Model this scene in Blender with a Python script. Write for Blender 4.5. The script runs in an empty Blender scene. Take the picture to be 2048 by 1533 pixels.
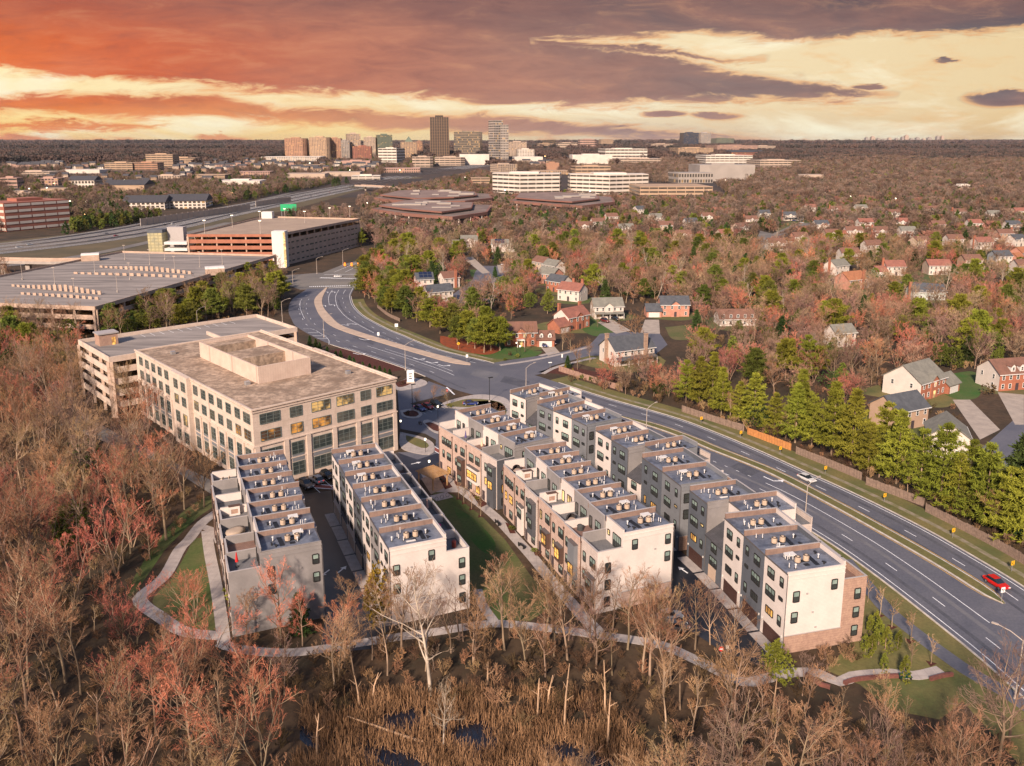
import bpy, math, random
import numpy as np
R = math.radians
scn = bpy.context.scene
# ------------------------------------------------------------------ camera
PITCH = math.atan(352 / 1663)          # drone camera, 75 m up, tilted 12 degrees down
CAM_H = 75.0
cam = bpy.data.cameras.new('camera')
cam_o = bpy.data.objects.new('camera', cam)
scn.collection.objects.link(cam_o)
cam_o.location = (0, 0, CAM_H)
cam_o.rotation_euler = (R(90) - PITCH, 0, 0)
cam.sensor_width = 36
cam.lens = 36 * 1663 / 2048
cam.shift_y = -126.5 / 2048
cam.clip_start = 1
cam.clip_end = 80000
scn.camera = cam_o
scn.render.resolution_x, scn.render.resolution_y = 1024, 766
# ------------------------------------------------------------------ sun, exposure
SUN_EL, SUN_AZ = R(30), R(200)         # soft low light from behind the camera
sun = bpy.data.lights.new('sun', 'SUN')
sun.energy = 5.0
sun.angle = R(5)
sun.color = (1.0, 0.80, 0.64)
sun_o = bpy.data.objects.new('sun', sun)
scn.collection.objects.link(sun_o)
sun_o.rotation_euler = (R(90) - SUN_EL, 0, R(180) - SUN_AZ)
scn.view_settings.view_transform = 'Standard'
scn.view_settings.look = 'None'
scn.view_settings.exposure = 0.75
scn.view_settings.gamma = 1.0
scn.cycles.max_bounces = 5
scn.cycles.diffuse_bounces = 2
scn.cycles.glossy_bounces = 2
scn.cycles.transmission_bounces = 2
scn.cycles.transparent_max_bounces = 4
scn.cycles.volume_bounces = 0
scn.cycles.caustics_reflective = False
scn.cycles.caustics_refractive = False
scn.cycles.use_denoising = True
# ------------------------------------------------------------------ world: sunset cloud deck over a Nishita sky
world = bpy.data.worlds.new('World')
scn.world = world
world.use_nodes = True
WT = world.node_tree
WT.nodes.clear()
class G:
    """tiny expression helper for shader nodes"""
    def __init__(s, t): s.t = t
    def node(s, kind, ins=None, **kw):
        n = s.t.nodes.new(kind)
        for k, v in kw.items(): setattr(n, k, v)
        for k, v in (ins or {}).items():
            if hasattr(v, 'is_linked') or isinstance(v, bpy.types.NodeSocket): s.t.links.new(v, n.inputs[k])
            else: n.inputs[k].default_value = v
        return n
    def m(s, op, a, b=0.0, c=0.0, clamp=False):
        n = s.node('ShaderNodeMath', {0: a, 1: b, 2: c}, operation=op); n.use_clamp = clamp
        return n.outputs[0]
    def ss(s, x, a, b, lo=0.0, hi=1.0):
        return s.node('ShaderNodeMapRange', {0: x, 1: a, 2: b, 3: lo, 4: hi}, interpolation_type='SMOOTHSTEP').outputs[0]
    def lin(s, x, a, b, lo=0.0, hi=1.0):
        return s.node('ShaderNodeMapRange', {0: x, 1: a, 2: b, 3: lo, 4: hi}).outputs[0]
    def mix(s, f, a, b):
        n = s.t.nodes.new('ShaderNodeMix'); n.data_type = 'RGBA'
        for i, v in ((0, f), (6, a), (7, b)):
            if isinstance(v, bpy.types.NodeSocket): s.t.links.new(v, n.inputs[i])
            else: n.inputs[i].default_value = (*v, 1) if hasattr(v, '__len__') else v
        return n.outputs[2]
    def ramp(s, x, stops):
        n = s.t.nodes.new('ShaderNodeValToRGB'); s.t.links.new(x, n.inputs[0])
        e = n.color_ramp.elements
        while len(e) < len(stops): e.new(0.5)
        for q, (p, c) in zip(e, stops):
            q.position = p
            q.color = (*c, 1) if hasattr(c, '__len__') else (c, c, c, 1)
        return n.outputs[0]
    def noise(s, vec, scale, detail=4, rough=0.55, dist=0.0):
        return s.node('ShaderNodeTexNoise', {'Vector': vec, 'Scale': scale, 'Detail': detail, 'Roughness': rough, 'Distortion': dist}).outputs[0]
def srgb(r, g, b):
    f = lambda c: (c / 255 / 12.92) if c <= 10 else ((c / 255 + 0.055) / 1.055) ** 2.4
    return (f(r), f(g), f(b))
g = G(WT)
tc = g.node('ShaderNodeTexCoord').outputs['Generated']
sx = g.node('ShaderNodeSeparateXYZ', {0: tc})
dx, dy, dz = sx.outputs
# position along the horizon (0..1 = 30 deg either side of north) and height above it (1 = 9 deg)
fw = g.m('MAXIMUM', g.m('ABSOLUTE', dy), 0.25)
az = g.m('DIVIDE', dx, fw)
el = g.m('DIVIDE', dz, fw)
U = g.lin(az, -0.5925, 0.5925)
V = g.m('DIVIDE', el, 0.1607)
nv = g.node('ShaderNodeCombineXYZ', {0: g.m('MULTIPLY', az, 3.2), 1: g.m('MULTIPLY', el, 13.0), 2: 0.3}).outputs[0]
n1 = g.m('SUBTRACT', g.noise(nv, 1.6, 8, 0.6, 0.6), 0.5)
nv2 = g.node('ShaderNodeCombineXYZ', {0: g.m('MULTIPLY', az, 9.0), 1: g.m('MULTIPLY', el, 42.0), 2: 1.7}).outputs[0]
n2 = g.m('SUBTRACT', g.noise(nv2, 1.5, 10, 0.7, 0.5), 0.5)
Vw = g.m('ADD', g.m('ADD', V, g.m('MULTIPLY', n1, 0.13)), g.m('MULTIPLY', n2, 0.23))
def curve(pts):
    # pts: photo-free list of (u, v) pairs: the outline of a cloud bank along the horizon
    return g.ramp(U, [(u, v / 2) for u, v in pts])
def bank(lo, hi, soft=0.04):
    a = g.m('SUBTRACT', Vw, g.m('MULTIPLY', curve(lo), 2.0))
    b = g.m('SUBTRACT', g.m('MULTIPLY', curve(hi), 2.0), Vw)
    return g.m('MULTIPLY', g.ss(a, -soft, soft), g.ss(b, -soft, soft)), a
q = lambda L: [(x / 2048, (288 - y) / 288) for x, y in L]
main, a_main = bank(q([(0, 130), (150, 150), (300, 167), (470, 176), (700, 183), (900, 192), (1050, 207), (1250, 206), (1450, 201), (1650, 197), (1800, 191), (1835, 150)]),
            q([(0, -250), (980, -250), (1060, 84), (1250, 98), (1350, 116), (1500, 146), (1650, 165), (1800, 188), (1835, 200)]))
upper, a_up = bank(q([(0, 100), (1000, 100), (1050, 88), (1250, 73), (1400, 69), (1600, 79), (1750, 68), (1900, 70), (2048, 58)]),
            [(0, 2), (1, 2)])
upper = g.m('MAXIMUM', upper, g.ss(V, 1.3, 1.9))
streak, a_st = bank(q([(1000, 98), (1060, 100), (1250, 104), (1400, 118), (1530, 122), (1560, 90)]), q([(1000, 90), (1060, 80), (1250, 86), (1400, 104), (1530, 118), (1560, 120)]), 0.03)
band, a_band = bank(q([(0, 226), (150, 230), (350, 226), (600, 244), (750, 258), (900, 268), (1100, 275), (1250, 280), (1700, 287)]),
            q([(0, 190), (100, 182), (200, 190), (300, 196), (430, 182), (500, 202), (600, 214), (800, 222), (1000, 226), (1100, 240), (1250, 258), (1500, 270), (1700, 282), (2048, 288)]))
low, a_low = bank(q([(0, 288), (200, 286), (300, 283), (340, 270)]), q([(0, 264), (200, 272), (300, 278), (340, 284)]), 0.025)
low2, a_l2 = bank(q([(0, 256), (200, 256), (310, 250), (380, 240)]), q([(0, 244), (200, 240), (310, 244), (380, 250)]), 0.02)
puff = None
for px, py, rx, ry in ((1330, 227, 50, 8), (1440, 229, 55, 9), (2010, 196, 75, 19), (1890, 117, 30, 5), (1740, 172, 40, 7), (440, 276, 60, 8), (1000, 196, 90, 14)):
    ex = g.m('DIVIDE', g.m('SUBTRACT', U, px / 2048), rx / 2048)
    ey = g.m('DIVIDE', g.m('SUBTRACT', g.m('ADD', V, g.m('MULTIPLY', n2, 0.12)), (288 - py) / 288), ry / 288)
    e = g.m('ADD', g.m('MULTIPLY', ex, ex), g.m('MULTIPLY', ey, ey))
    e = g.ss(g.m('ADD', e, g.m('MULTIPLY', n2, 2.4)), 1.5, 0.4)
    puff = e if puff is None else g.m('MAXIMUM', puff, e)
dens = g.m('MAXIMUM', main, upper)
for d_ in (streak, band, low, low2, puff): dens = g.m('MAXIMUM', dens, d_)
# fresh sky behind: pale gold, whiter above the left bank, deeper orange at the left horizon
gold = g.ramp(U, [(0, srgb(255, 234, 178)), (0.3, srgb(250, 228, 182)), (0.6, srgb(246, 226, 186)), (1, srgb(234, 208, 162))])
gold_h = g.ramp(U, [(0, srgb(255, 212, 118)), (0.35, srgb(253, 220, 150)), (0.62, srgb(228, 208, 178)), (1, srgb(228, 192, 138))])
clear = g.mix(g.ss(V, 0.0, 0.4), gold_h, gold)
clear = g.mix(g.lin(n1, 0.0, 0.2), clear, srgb(255, 246, 214))
clear = g.mix(g.m('MULTIPLY', g.lin(n2, 0.0, 0.22), 0.45), clear, srgb(238, 178, 112))
# cloud colour: red-orange west, mauve centre, slate east; lit rims
cl = g.ramp(U, [(0, srgb(228, 110, 52)), (0.12, srgb(212, 102, 62)), (0.3, srgb(190, 114, 90)), (0.5, srgb(162, 120, 108)), (0.7, srgb(138, 116, 112)), (1, srgb(122, 108, 110))])
cl_low = g.ramp(U, [(0, srgb(232, 132, 62)), (0.2, srgb(236, 150, 82)), (0.38, srgb(206, 146, 112)), (0.6, srgb(166, 134, 126)), (1, srgb(146, 116, 112))])
cl_top = g.ramp(U, [(0, srgb(180, 88, 64)), (0.3, srgb(146, 98, 90)), (0.6, srgb(112, 94, 96)), (1, srgb(78, 76, 86))])
cc = g.mix(g.ss(V, 0.15, 0.4), cl_low, cl)
cc = g.mix(g.ss(V, 0.62, 1.05), cc, cl_top)
cc = g.mix(g.m('MULTIPLY', g.lin(n1, -0.12, 0.2), 0.5), cc, g.mix(0.5, cc, srgb(236, 158, 122)))
cc = g.mix(g.m('MULTIPLY', g.lin(n2, 0.02, -0.25), 0.4), cc, srgb(92, 72, 80))
cc = g.mix(g.m('MULTIPLY', g.lin(n2, 0.04, 0.26), 0.55), cc, g.mix(0.55, cc, srgb(240, 176, 130)))
cc = g.mix(g.ss(V, 1.2, 3.2), cc, srgb(106, 116, 144))       # the deck overhead is cooler
rim = g.m('MULTIPLY', g.ss(dens, 0.02, 0.45), g.ss(dens, 0.98, 0.5))
cc = g.mix(g.m('MULTIPLY', rim, 0.75), cc, srgb(244, 164, 92))
sky_c = g.mix(dens, clear, cc)
nish = g.node('ShaderNodeTexSky', sky_type='NISHITA')
nish.sun_disc = False
nish.sun_elevation = SUN_EL
nish.sun_rotation = SUN_AZ
add = g.node('ShaderNodeMix', {0: 1.0}, data_type='RGBA', blend_type='ADD')
WT.links.new(sky_c, add.inputs[6])
nb = g.node('ShaderNodeVectorMath', {0: nish.outputs[0]}, operation='SCALE')
WT.links.new(g.m('MULTIPLY', g.ss(V, 1.3, 4.0), 0.08), nb.inputs['Scale'])   # blue seeping through the deck high up
WT.links.new(nb.outputs[0], add.inputs[7])
bg = g.node('ShaderNodeBackground', {0: add.outputs[2], 1: 0.62})
wo = g.node('ShaderNodeOutputWorld')
WT.links.new(bg.outputs[0], wo.inputs[0])
# ------------------------------------------------------------------ helpers
rnd = random.Random(7)
COL = scn.collection
def sstep(a, b, x):
    t = min(1, max(0, (x - a) / (b - a))); return t * t * (3 - 2 * t)
def tz(x, y):
    """terrain height: level near the camera, rising to a plateau under the far towers, then rolling hills"""
    d = math.hypot(x, y)
    z = 34 * sstep(1450, 3300, d) + 12 * sstep(3300, 9000, d)
    z += 22 * sstep(10000, 17000, d) + 6 * sstep(2500, 6000, d) * math.sin(x / 900 + y / 1700) * math.sin(y / 1300)
    return z
def P(px, py, z=None):
    """plan survey: where a sight line of the photograph (2048 x 1533) meets the terrain, or the level z"""
    u = (px - 1024) / 1663; v = -(py - 640) / 1663
    c, s = math.cos(PITCH), math.sin(PITCH)
    r = (u, c + v * s, -s + v * c)
    zz = 0.0 if z is None else z
    for _ in range(1 if z is not None else 25):
        t = (zz - CAM_H) / r[2] if r[2] < -1e-4 else 20000
        x, y = r[0] * t, r[1] * t
        if z is None: zz = 0.5 * zz + 0.5 * tz(x, y)
    return x, y
def proj(x, y, z=0.0):
    c, s = math.cos(PITCH), math.sin(PITCH); f = y * c - (z - CAM_H) * s; u = y * s + (z - CAM_H) * c
    return 1024 + 1663 * x / f, 640 - 1663 * u / f
def PL(pts, z=None): return [P(a, b, z) for a, b in pts]
def tag(o, label=None, cat=None, group=None, kind=None):
    if label: o['label'] = label
    if cat: o['category'] = cat
    if group: o['group'] = group
    if kind: o['kind'] = kind
    return o
def empty(name, loc=(0, 0, 0), rz=0.0, label=None, cat=None, group=None):
    o = bpy.data.objects.new(name, None); COL.objects.link(o)
    o.location = loc; o.rotation_euler = (0, 0, rz); o.empty_display_size = 0.1
    return tag(o, label, cat, group)
def link(name, me, parent=None, loc=(0, 0, 0), rz=0.0, mat=None):
    o = bpy.data.objects.new(name, me); COL.objects.link(o)
    o.location = loc
    if rz: o.rotation_euler = (0, 0, rz)
    if parent: o.parent = parent
    if mat is not None and me.materials:
        o.material_slots[0].link = 'OBJECT'; o.material_slots[0].material = mat
    return o
class MB:
    """collects boxes, prisms, tubes, sheets; build() links them as one mesh object"""
    def __init__(s): s.v, s.f, s.m, s.cur = [], [], [], 0
    def mat(s, i): s.cur = i; return s
    def poly(s, pts):
        n = len(s.v); s.v += [tuple(p) for p in pts]; s.f.append(tuple(range(n, n + len(pts)))); s.m.append(s.cur); return s
    def box(s, x0, x1, y0, y1, z0, z1, bottom=True):
        n = len(s.v)
        s.v += [(x0, y0, z0), (x1, y0, z0), (x1, y1, z0), (x0, y1, z0), (x0, y0, z1), (x1, y0, z1), (x1, y1, z1), (x0, y1, z1)]
        F = [(4, 5, 6, 7), (0, 1, 5, 4), (1, 2, 6, 5), (2, 3, 7, 6), (3, 0, 4, 7)] + ([(3, 2, 1, 0)] if bottom else [])
        s.f += [tuple(n + i for i in q) for q in F]; s.m += [s.cur] * len(F); return s
    def prism(s, pts, z0, z1, cap0=True, cap1=True):
        """vertical prism over a CCW plan outline"""
        n = len(s.v); k = len(pts)
        s.v += [(p[0], p[1], z0) for p in pts] + [(p[0], p[1], z1) for p in pts]
        for i in range(k):
            j = (i + 1) % k; s.f.append((n + i, n + j, n + k + j, n + k + i)); s.m.append(s.cur)
        if cap1: s.f.append(tuple(n + k + i for i in range(k))); s.m.append(s.cur)
        if cap0: s.f.append(tuple(n + i for i in reversed(range(k)))); s.m.append(s.cur)
        return s
    def cyl(s, x, y, z0, z1, r0, r1=None, n=8, cap=True):
        r1 = r0 if r1 is None else r1; b = len(s.v)
        for z, r in ((z0, r0), (z1, r1)):
            s.v += [(x + r * math.cos(2 * math.pi * i / n), y + r * math.sin(2 * math.pi * i / n), z) for i in range(n)]
        for i in range(n):
            j = (i + 1) % n; s.f.append((b + i, b + j, b + n + j, b + n + i)); s.m.append(s.cur)
        if cap:
            s.f.append(tuple(b + n + i for i in range(n))); s.m.append(s.cur)
            s.f.append(tuple(b + i for i in reversed(range(n)))); s.m.append(s.cur)
        return s
    def tube(s, pts, r, n=6):
        """round bar along a 3-D polyline; r scalar or list"""
        b = len(s.v); K = len(pts)
        for i, p in enumerate(pts):
            a = np.array(pts[max(0, i - 1)], float); c = np.array(pts[min(K - 1, i + 1)], float)
            d = c - a; d /= np.linalg.norm(d) + 1e-9
            e = np.cross(d, (0.13, 0.31, 0.94)); e /= np.linalg.norm(e) + 1e-9; h = np.cross(d, e)
            rr = r[i] if hasattr(r, '__len__') else r
            for k in range(n):
                t = 2 * math.pi * k / n; w = np.array(p, float) + rr * (math.cos(t) * e + math.sin(t) * h); s.v.append(tuple(w))
        for i in range(K - 1):
            for k in range(n):
                j = (k + 1) % n; s.f.append((b + i * n + k, b + i * n + j, b + (i + 1) * n + j, b + (i + 1) * n + k)); s.m.append(s.cur)
        s.f.append(tuple(b + k for k in reversed(range(n)))); s.m.append(s.cur)
        s.f.append(tuple(b + (K - 1) * n + k for k in range(n))); s.m.append(s.cur)
        return s
    def mesh(s, name, mats, smooth=False):
        me = bpy.data.meshes.new(name); me.from_pydata(s.v, [], s.f)
        for m in (mats if isinstance(mats, (list, tuple)) else [mats]): me.materials.append(m)
        if any(s.m): me.polygons.foreach_set('material_index', s.m)
        if smooth: me.polygons.foreach_set('use_smooth', [True] * len(s.f))
        me.update(); return me
    def build(s, name, mats, parent=None, loc=(0, 0, 0), rz=0.0, smooth=False):
        return link(name, s.mesh(name, mats, smooth), parent, loc, rz)
def np_mesh(name, V, F, mats, midx=None, smooth=False):
    """V (n,3) array, F (m,k) array of equal-sided faces"""
    me = bpy.data.meshes.new(name)
    V = np.asarray(V, np.float32); F = np.asarray(F, np.int32); m, k = F.shape
    me.vertices.add(len(V)); me.vertices.foreach_set('co', V.ravel())
    me.loops.add(m * k); me.loops.foreach_set('vertex_index', F.ravel())
    me.polygons.add(m); me.polygons.foreach_set('loop_start', np.arange(0, m * k, k, dtype=np.int32))
    for q in (mats if isinstance(mats, (list, tuple)) else [mats]): me.materials.append(q)
    if midx is not None: me.polygons.foreach_set('material_index', np.asarray(midx, np.int32))
    if smooth: me.polygons.foreach_set('use_smooth', np.ones(m, bool))
    me.update(calc_edges=True); return me
# ------------------------------------------------------------------ materials
MATS = {}
def M(name, c, rough=0.8, c2=None, scale=1.0, var=0.25, detail=3, spec=0.3, metal=0.0, bump=0.0, bscale=None, emit=None, obj_var=0.0, contrast=(0.35, 0.65), stretch=None, hue_var=0.0, grid=None, fine=None, emask=None):
    """procedural surface: two tones mixed by noise, optional relief, per-object variation, joint grid"""
    if name in MATS: return MATS[name]
    m = bpy.data.materials.new(name); m.use_nodes = True; MATS[name] = m
    t = m.node_tree; b = t.nodes['Principled BSDF']; h = G(t)
    b.inputs['Roughness'].default_value = rough; b.inputs['Metallic'].default_value = metal
    b.inputs['Specular IOR Level'].default_value = spec
    col = None
    pos = h.node('ShaderNodeNewGeometry').outputs['Position']
    if stretch:
        pos = h.node('ShaderNodeMapping', {0: pos, 3: stretch}).outputs[0]
    if c2 is None: c2 = tuple(x * (1 - var) for x in c)
    if var > 0 or c2 != c:
        n = h.noise(pos, scale, detail, 0.6)
        f = h.lin(n, contrast[0], contrast[1])
        col = h.mix(f, c, c2)
        if fine:
            col2 = h.noise(pos, fine[0], 2, 0.6)
            col = h.mix(h.m('MULTIPLY', h.lin(col2, 0.4, 0.62), fine[1]), col, tuple(x * 0.45 for x in c))
    if grid:                                    # thin dark joints at a world spacing (dx, dz)
        sp = h.node('ShaderNodeSeparateXYZ', {0: pos}).outputs
        f = None
        for k, (period, width) in grid.items():
            src = h.m('ADD', sp[0], sp[1]) if k == 'xy' else sp['xyz'.index(k)]
            a = h.m('FRACT', h.m('DIVIDE', src, period))
            a = h.m('LESS_THAN', a, width / period)
            f = a if f is None else h.m('MAXIMUM', f, a)
        base = col if col is not None else c
        col = h.mix(h.m('MULTIPLY', f, 0.5), base, tuple(x * 0.45 for x in c))
    if obj_var or hue_var:
        r = h.node('ShaderNodeObjectInfo').outputs['Random']
        hs = h.node('ShaderNodeHueSaturation', {'Hue': h.lin(r, 0, 1, 0.5 - hue_var, 0.5 + hue_var), 'Value': h.lin(h.m('FRACT', h.m('MULTIPLY', r, 7.31)), 0, 1, 1 - obj_var, 1 + obj_var)})
        if col is not None: t.links.new(col, hs.inputs['Color'])
        else: hs.inputs['Color'].default_value = (*c, 1)
        col = hs.outputs[0]
    if col is not None: t.links.new(col, b.inputs['Base Color'])
    else: b.inputs['Base Color'].default_value = (*c, 1)
    if bump:
        bn = h.noise(pos, bscale or scale * 6, 4, 0.65)
        bp = h.node('ShaderNodeBump', {'Height': bn, 'Strength': bump, 'Distance': 0.2})
        t.links.new(bp.outputs[0], b.inputs['Normal'])
    if emit:
        b.inputs['Emission Color'].default_value = (*emit[0], 1); b.inputs['Emission Strength'].default_value = emit[1]
        if emask:                               # lamps and blinds behind the glass: only patches glow
            en = h.noise(h.node('ShaderNodeNewGeometry').outputs['Position'], emask, 3, 0.6)
            t.links.new(h.m('MULTIPLY', h.ss(en, 0.44, 0.6), emit[1]), b.inputs['Emission Strength'])
    return m
m_asphalt = M('asphalt', (0.085, 0.087, 0.108), 0.62, (0.125, 0.122, 0.138), 0.11, fine=(2.2, 0.25), contrast=(0.3, 0.7), spec=0.45)
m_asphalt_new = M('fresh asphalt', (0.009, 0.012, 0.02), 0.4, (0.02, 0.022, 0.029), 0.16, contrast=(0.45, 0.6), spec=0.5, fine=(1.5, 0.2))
m_asphalt_old = M('worn asphalt', (0.13, 0.12, 0.115), 0.85, (0.19, 0.17, 0.15), 0.05, fine=(1.5, 0.2))
m_conc = M('concrete', (0.38, 0.33, 0.29), 0.85, (0.30, 0.26, 0.235), 0.5, fine=(4, 0.15))
m_walk = M('sidewalk', (0.37, 0.325, 0.30), 0.85, (0.29, 0.255, 0.24), 0.6, grid={'x': (1.5, 0.05), 'y': (1.5, 0.05)})
m_kerb = M('kerb', (0.5, 0.45, 0.4), 0.85, (0.36, 0.32, 0.28), 0.7)
m_kerb_y = M('yellow kerb', (0.55, 0.3, 0.06), 0.8, (0.4, 0.24, 0.1), 1.2)
m_white = M('road paint', (0.78, 0.78, 0.78), 0.6, (0.58, 0.58, 0.6), 1.5)
m_yellow = M('yellow paint', (0.62, 0.36, 0.06), 0.6, (0.45, 0.27, 0.08), 1.0)
m_pavers = M('red brick paving', (0.25, 0.07, 0.05), 0.85, (0.17, 0.05, 0.04), 2.0)
m_ground = M('leaf litter', (0.085, 0.05, 0.028), 0.95, (0.03, 0.024, 0.014), 0.06, bump=0.4, bscale=0.8, fine=(0.7, 0.7), detail=8, contrast=(0.38, 0.62))
m_lawn = M('lawn', (0.055, 0.085, 0.02), 0.95, (0.13, 0.105, 0.045), 0.07, bump=0.3, bscale=3, fine=(1.6, 0.25), detail=5)
m_green = M('green lawn', (0.035, 0.095, 0.015), 0.95, (0.075, 0.095, 0.028), 0.12, bump=0.3, bscale=3, fine=(1.6, 0.25), detail=5)
m_verge = M('dry verge grass', (0.17, 0.135, 0.05), 0.95, (0.085, 0.095, 0.03), 0.12, bump=0.3, bscale=3, fine=(1.8, 0.35), detail=5)
m_mulch = M('mulch', (0.085, 0.022, 0.014), 0.95, (0.045, 0.016, 0.012), 1.3, bump=0.5, bscale=6)
m_redleaf = M('red pine straw', (0.26, 0.055, 0.018), 0.95, (0.14, 0.04, 0.016), 0.6, bump=0.5, bscale=4)
m_water = M('dark pond water', (0.006, 0.009, 0.018), 0.09, (0.012, 0.014, 0.02), 0.2, spec=0.5)
m_drive = M('driveway', (0.36, 0.30, 0.25), 0.9, (0.28, 0.235, 0.2), 0.4)
m_terrain = M('wooded land', (0.07, 0.045, 0.034), 0.95, (0.036, 0.03, 0.028), 0.008, detail=8, contrast=(0.3, 0.6))
# ------------------------------------------------------------------ terrain and roads
def resample(pts, n=None, step=3.0):
    """Catmull-Rom through plan points, evenly spaced"""
    p = np.array(pts, float)
    q = np.vstack([2 * p[0] - p[1], p, 2 * p[-1] - p[-2]]); out = []
    for i in range(1, len(q) - 2):
        a, b, c, d = q[i - 1], q[i], q[i + 1], q[i + 2]
        for t in np.linspace(0, 1, 12, endpoint=False):
            out.append(0.5 * (2 * b + (c - a) * t + (2 * a - 5 * b + 4 * c - d) * t * t + (3 * b - a - 3 * c + d) * t ** 3))
    out.append(p[-1]); out = np.array(out)
    L = np.r_[0, np.cumsum(np.linalg.norm(np.diff(out, axis=0), axis=1))]
    n = n or max(2, int(L[-1] / step) + 1)
    s = np.linspace(0, L[-1], n)
    return np.c_[np.interp(s, L, out[:, 0]), np.interp(s, L, out[:, 1])]
def offset(line, d):
    """parallel to a plan line; d > 0 to its left"""
    t = np.gradient(line, axis=0); t /= np.linalg.norm(t, axis=1)[:, None] + 1e-9
    return line + d * np.c_[-t[:, 1], t[:, 0]]
EXC = []                                   # plan outlines where nothing may be planted
def sheet(name, A, B, z, mat, kind='structure', parent=None, thick=0.0):
    """ribbon between two plan lines with the same number of points"""
    m = MB(); n = len(A)
    if not parent and 'verge' not in name: EXC.append(np.vstack([A, B[::-1]]))
    m.v = [(a[0], a[1], z + tz(*a)) for a in A] + [(b[0], b[1], z + tz(*b)) for b in B]
    m.f = [(i, i + 1, n + i + 1, n + i) for i in range(n - 1)]; m.m = [0] * (n - 1)
    if thick:
        k = len(m.v); m.v += [(x, y, w - thick) for x, y, w in m.v[:]]
        for i in range(n - 1):
            m.f += [(i, k + i, k + i + 1, i + 1), (n + i, n + i + 1, k + n + i + 1, k + n + i)]
        m.f += [(0, n, k + n, k), (n - 1, k + n - 1, k + 2 * n - 1, 2 * n - 1)]
        m.m = [0] * len(m.f)
    o = m.build(name, mat, parent)
    if kind and not parent: o['kind'] = kind
    return o
def ribbon(name, line, w, z, mat, parent=None, thick=0.0):
    return sheet(name, offset(line, -w / 2), offset(line, w / 2), z, mat, parent=parent, thick=thick)
def area(name, pts, z, mat, kind='structure', parent=None, thick=0.0):
    m = MB()
    if not parent and name not in ('lawn',) or name == 'lawn' and mat.name == 'green lawn': EXC.append(np.array(pts, float))
    a = sum(p[0] * q[1] - q[0] * p[1] for p, q in zip(pts, list(pts[1:]) + [pts[0]]))
    pts = list(pts) if a > 0 else list(reversed(pts))
    if thick: m.prism(pts, z - thick, z, cap0=False)
    else: m.poly([(p[0], p[1], z) for p in pts])
    o = m.build(name, mat, parent)
    if kind and not parent: o['kind'] = kind
    return o
def smooth_area(name, pts, z, mat, **k):
    p = list(pts) + [pts[0]]; return area(name, [tuple(q) for q in resample(p, step=1.5)[:-1]], z, mat, **k)
# ground sheet: fine near the camera, coarse to the horizon
ys = [-60, 60, 150, 300, 500, 800, 1200, 1500, 1800, 2200, 2600, 3000, 3500, 4200, 5000, 6500, 8000, 10000, 12500, 15000, 17000, 19000]
m = MB(); xs = [i / 12 for i in range(-12, 13)]
for y in ys:
    for x in xs:
        X = x * (max(y, 0) * 1.6 + 300); m.v.append((X, y, tz(X, y)))
W = len(xs)
for j in range(len(ys) - 1):
    for i in range(W - 1):
        a = j * W + i; m.f.append((a, a + 1, a + W + 1, a + W)); m.m.append(0 if ys[j] < 1200 else 1)
ground = m.build('ground', [m_ground, m_terrain], smooth=True); ground['kind'] = 'structure'

R_px = [(708.5, 577.2), (702.3, 590.5), (703.8, 603), (710, 615.5), (725.7, 631.2), (749.2, 645.3), (780.5, 661), (804, 670.3), (831, 682), (878, 699.9), (925.3, 712), (972.2, 723), (1000, 731), (1060, 748), (1126, 769), (1214, 797), (1350, 836), (1435, 867.4), (1520.4, 903.2), (1605.6, 942), (1691, 980), (1776, 1021), (1861.3, 1065), (1931.8, 1105.6), (2048, 1176)]
RE = resample(PL(R_px) + [(91.2, 112), (93, 92), (93.5, 70)], step=4.0)      # far kerb of the main road
L_px = [(614.6, 578), (585, 599), (577, 620), (583, 639), (596, 656), (650, 685), (716, 706), (800, 734), (850, 753), (905, 778), (949.6, 791)]
LE = resample(PL(L_px) + [(2, 231.5), (16, 216.5), (31, 199), (43, 183), (53, 167), (60.5, 149), (64.3, 136.5), (67.6, 122), (70.2, 108), (71.5, 92), (72, 70)], n=len(RE))
offs = (RE + LE) / 2
road = sheet('main_road', LE, RE, 0.04, m_asphalt)
def lerp_line(f): return LE + (RE - LE) * f
def nearest(line, pt):
    return int(np.argmin(np.hypot(line[:, 0] - pt[0], line[:, 1] - pt[1])))
def kerb(name, line, z0=0.0, h=0.14, w=0.3, mat=None):
    return ribbon(name, line, w, h, mat or m_kerb, thick=h + 0.05)
# medians
ML = PL([(652, 575.6), (630, 598), (631.8, 617), (642.8, 636), (663, 653), (702, 668.5), (765, 687.5), (830, 706.5), (900, 726), (941, 731)])
MR = PL([(655, 575.6), (644.5, 598.3), (647, 615.5), (661, 632.8), (681, 650.6), (718, 664.5), (765, 679), (830, 698), (894, 715), (941, 727.5)])
a_, b_ = resample(ML, n=70), resample(MR, n=70)
med = sheet('median_island', a_, b_, 0.2, M('median concrete', (0.46, 0.35, 0.27), 0.9, (0.37, 0.28, 0.22), 0.25, fine=(3, 0.1)), thick=0.2)
M2 = resample(PL([(1243, 833.7), (1319.7, 855.7), (1399, 885), (1426, 897), (1543.5, 944), (1661, 1004), (1749, 1052), (1850, 1109), (1923, 1153), (2008, 1208)]), step=3)
wd = np.clip(np.minimum(np.arange(len(M2)) / 3.0, (len(M2) - 1 - np.arange(len(M2))) / 1.2), 0.15, 1)[:, None]
t_ = np.gradient(M2, axis=0); t_ /= np.linalg.norm(t_, axis=1)[:, None]; nr = np.c_[t_[:, 1], -t_[:, 0]]
sheet('median_strip', M2 - nr * 1.0 * wd, M2 + nr * 1.0 * wd, 0.2, m_verge, thick=0.2)
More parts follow.
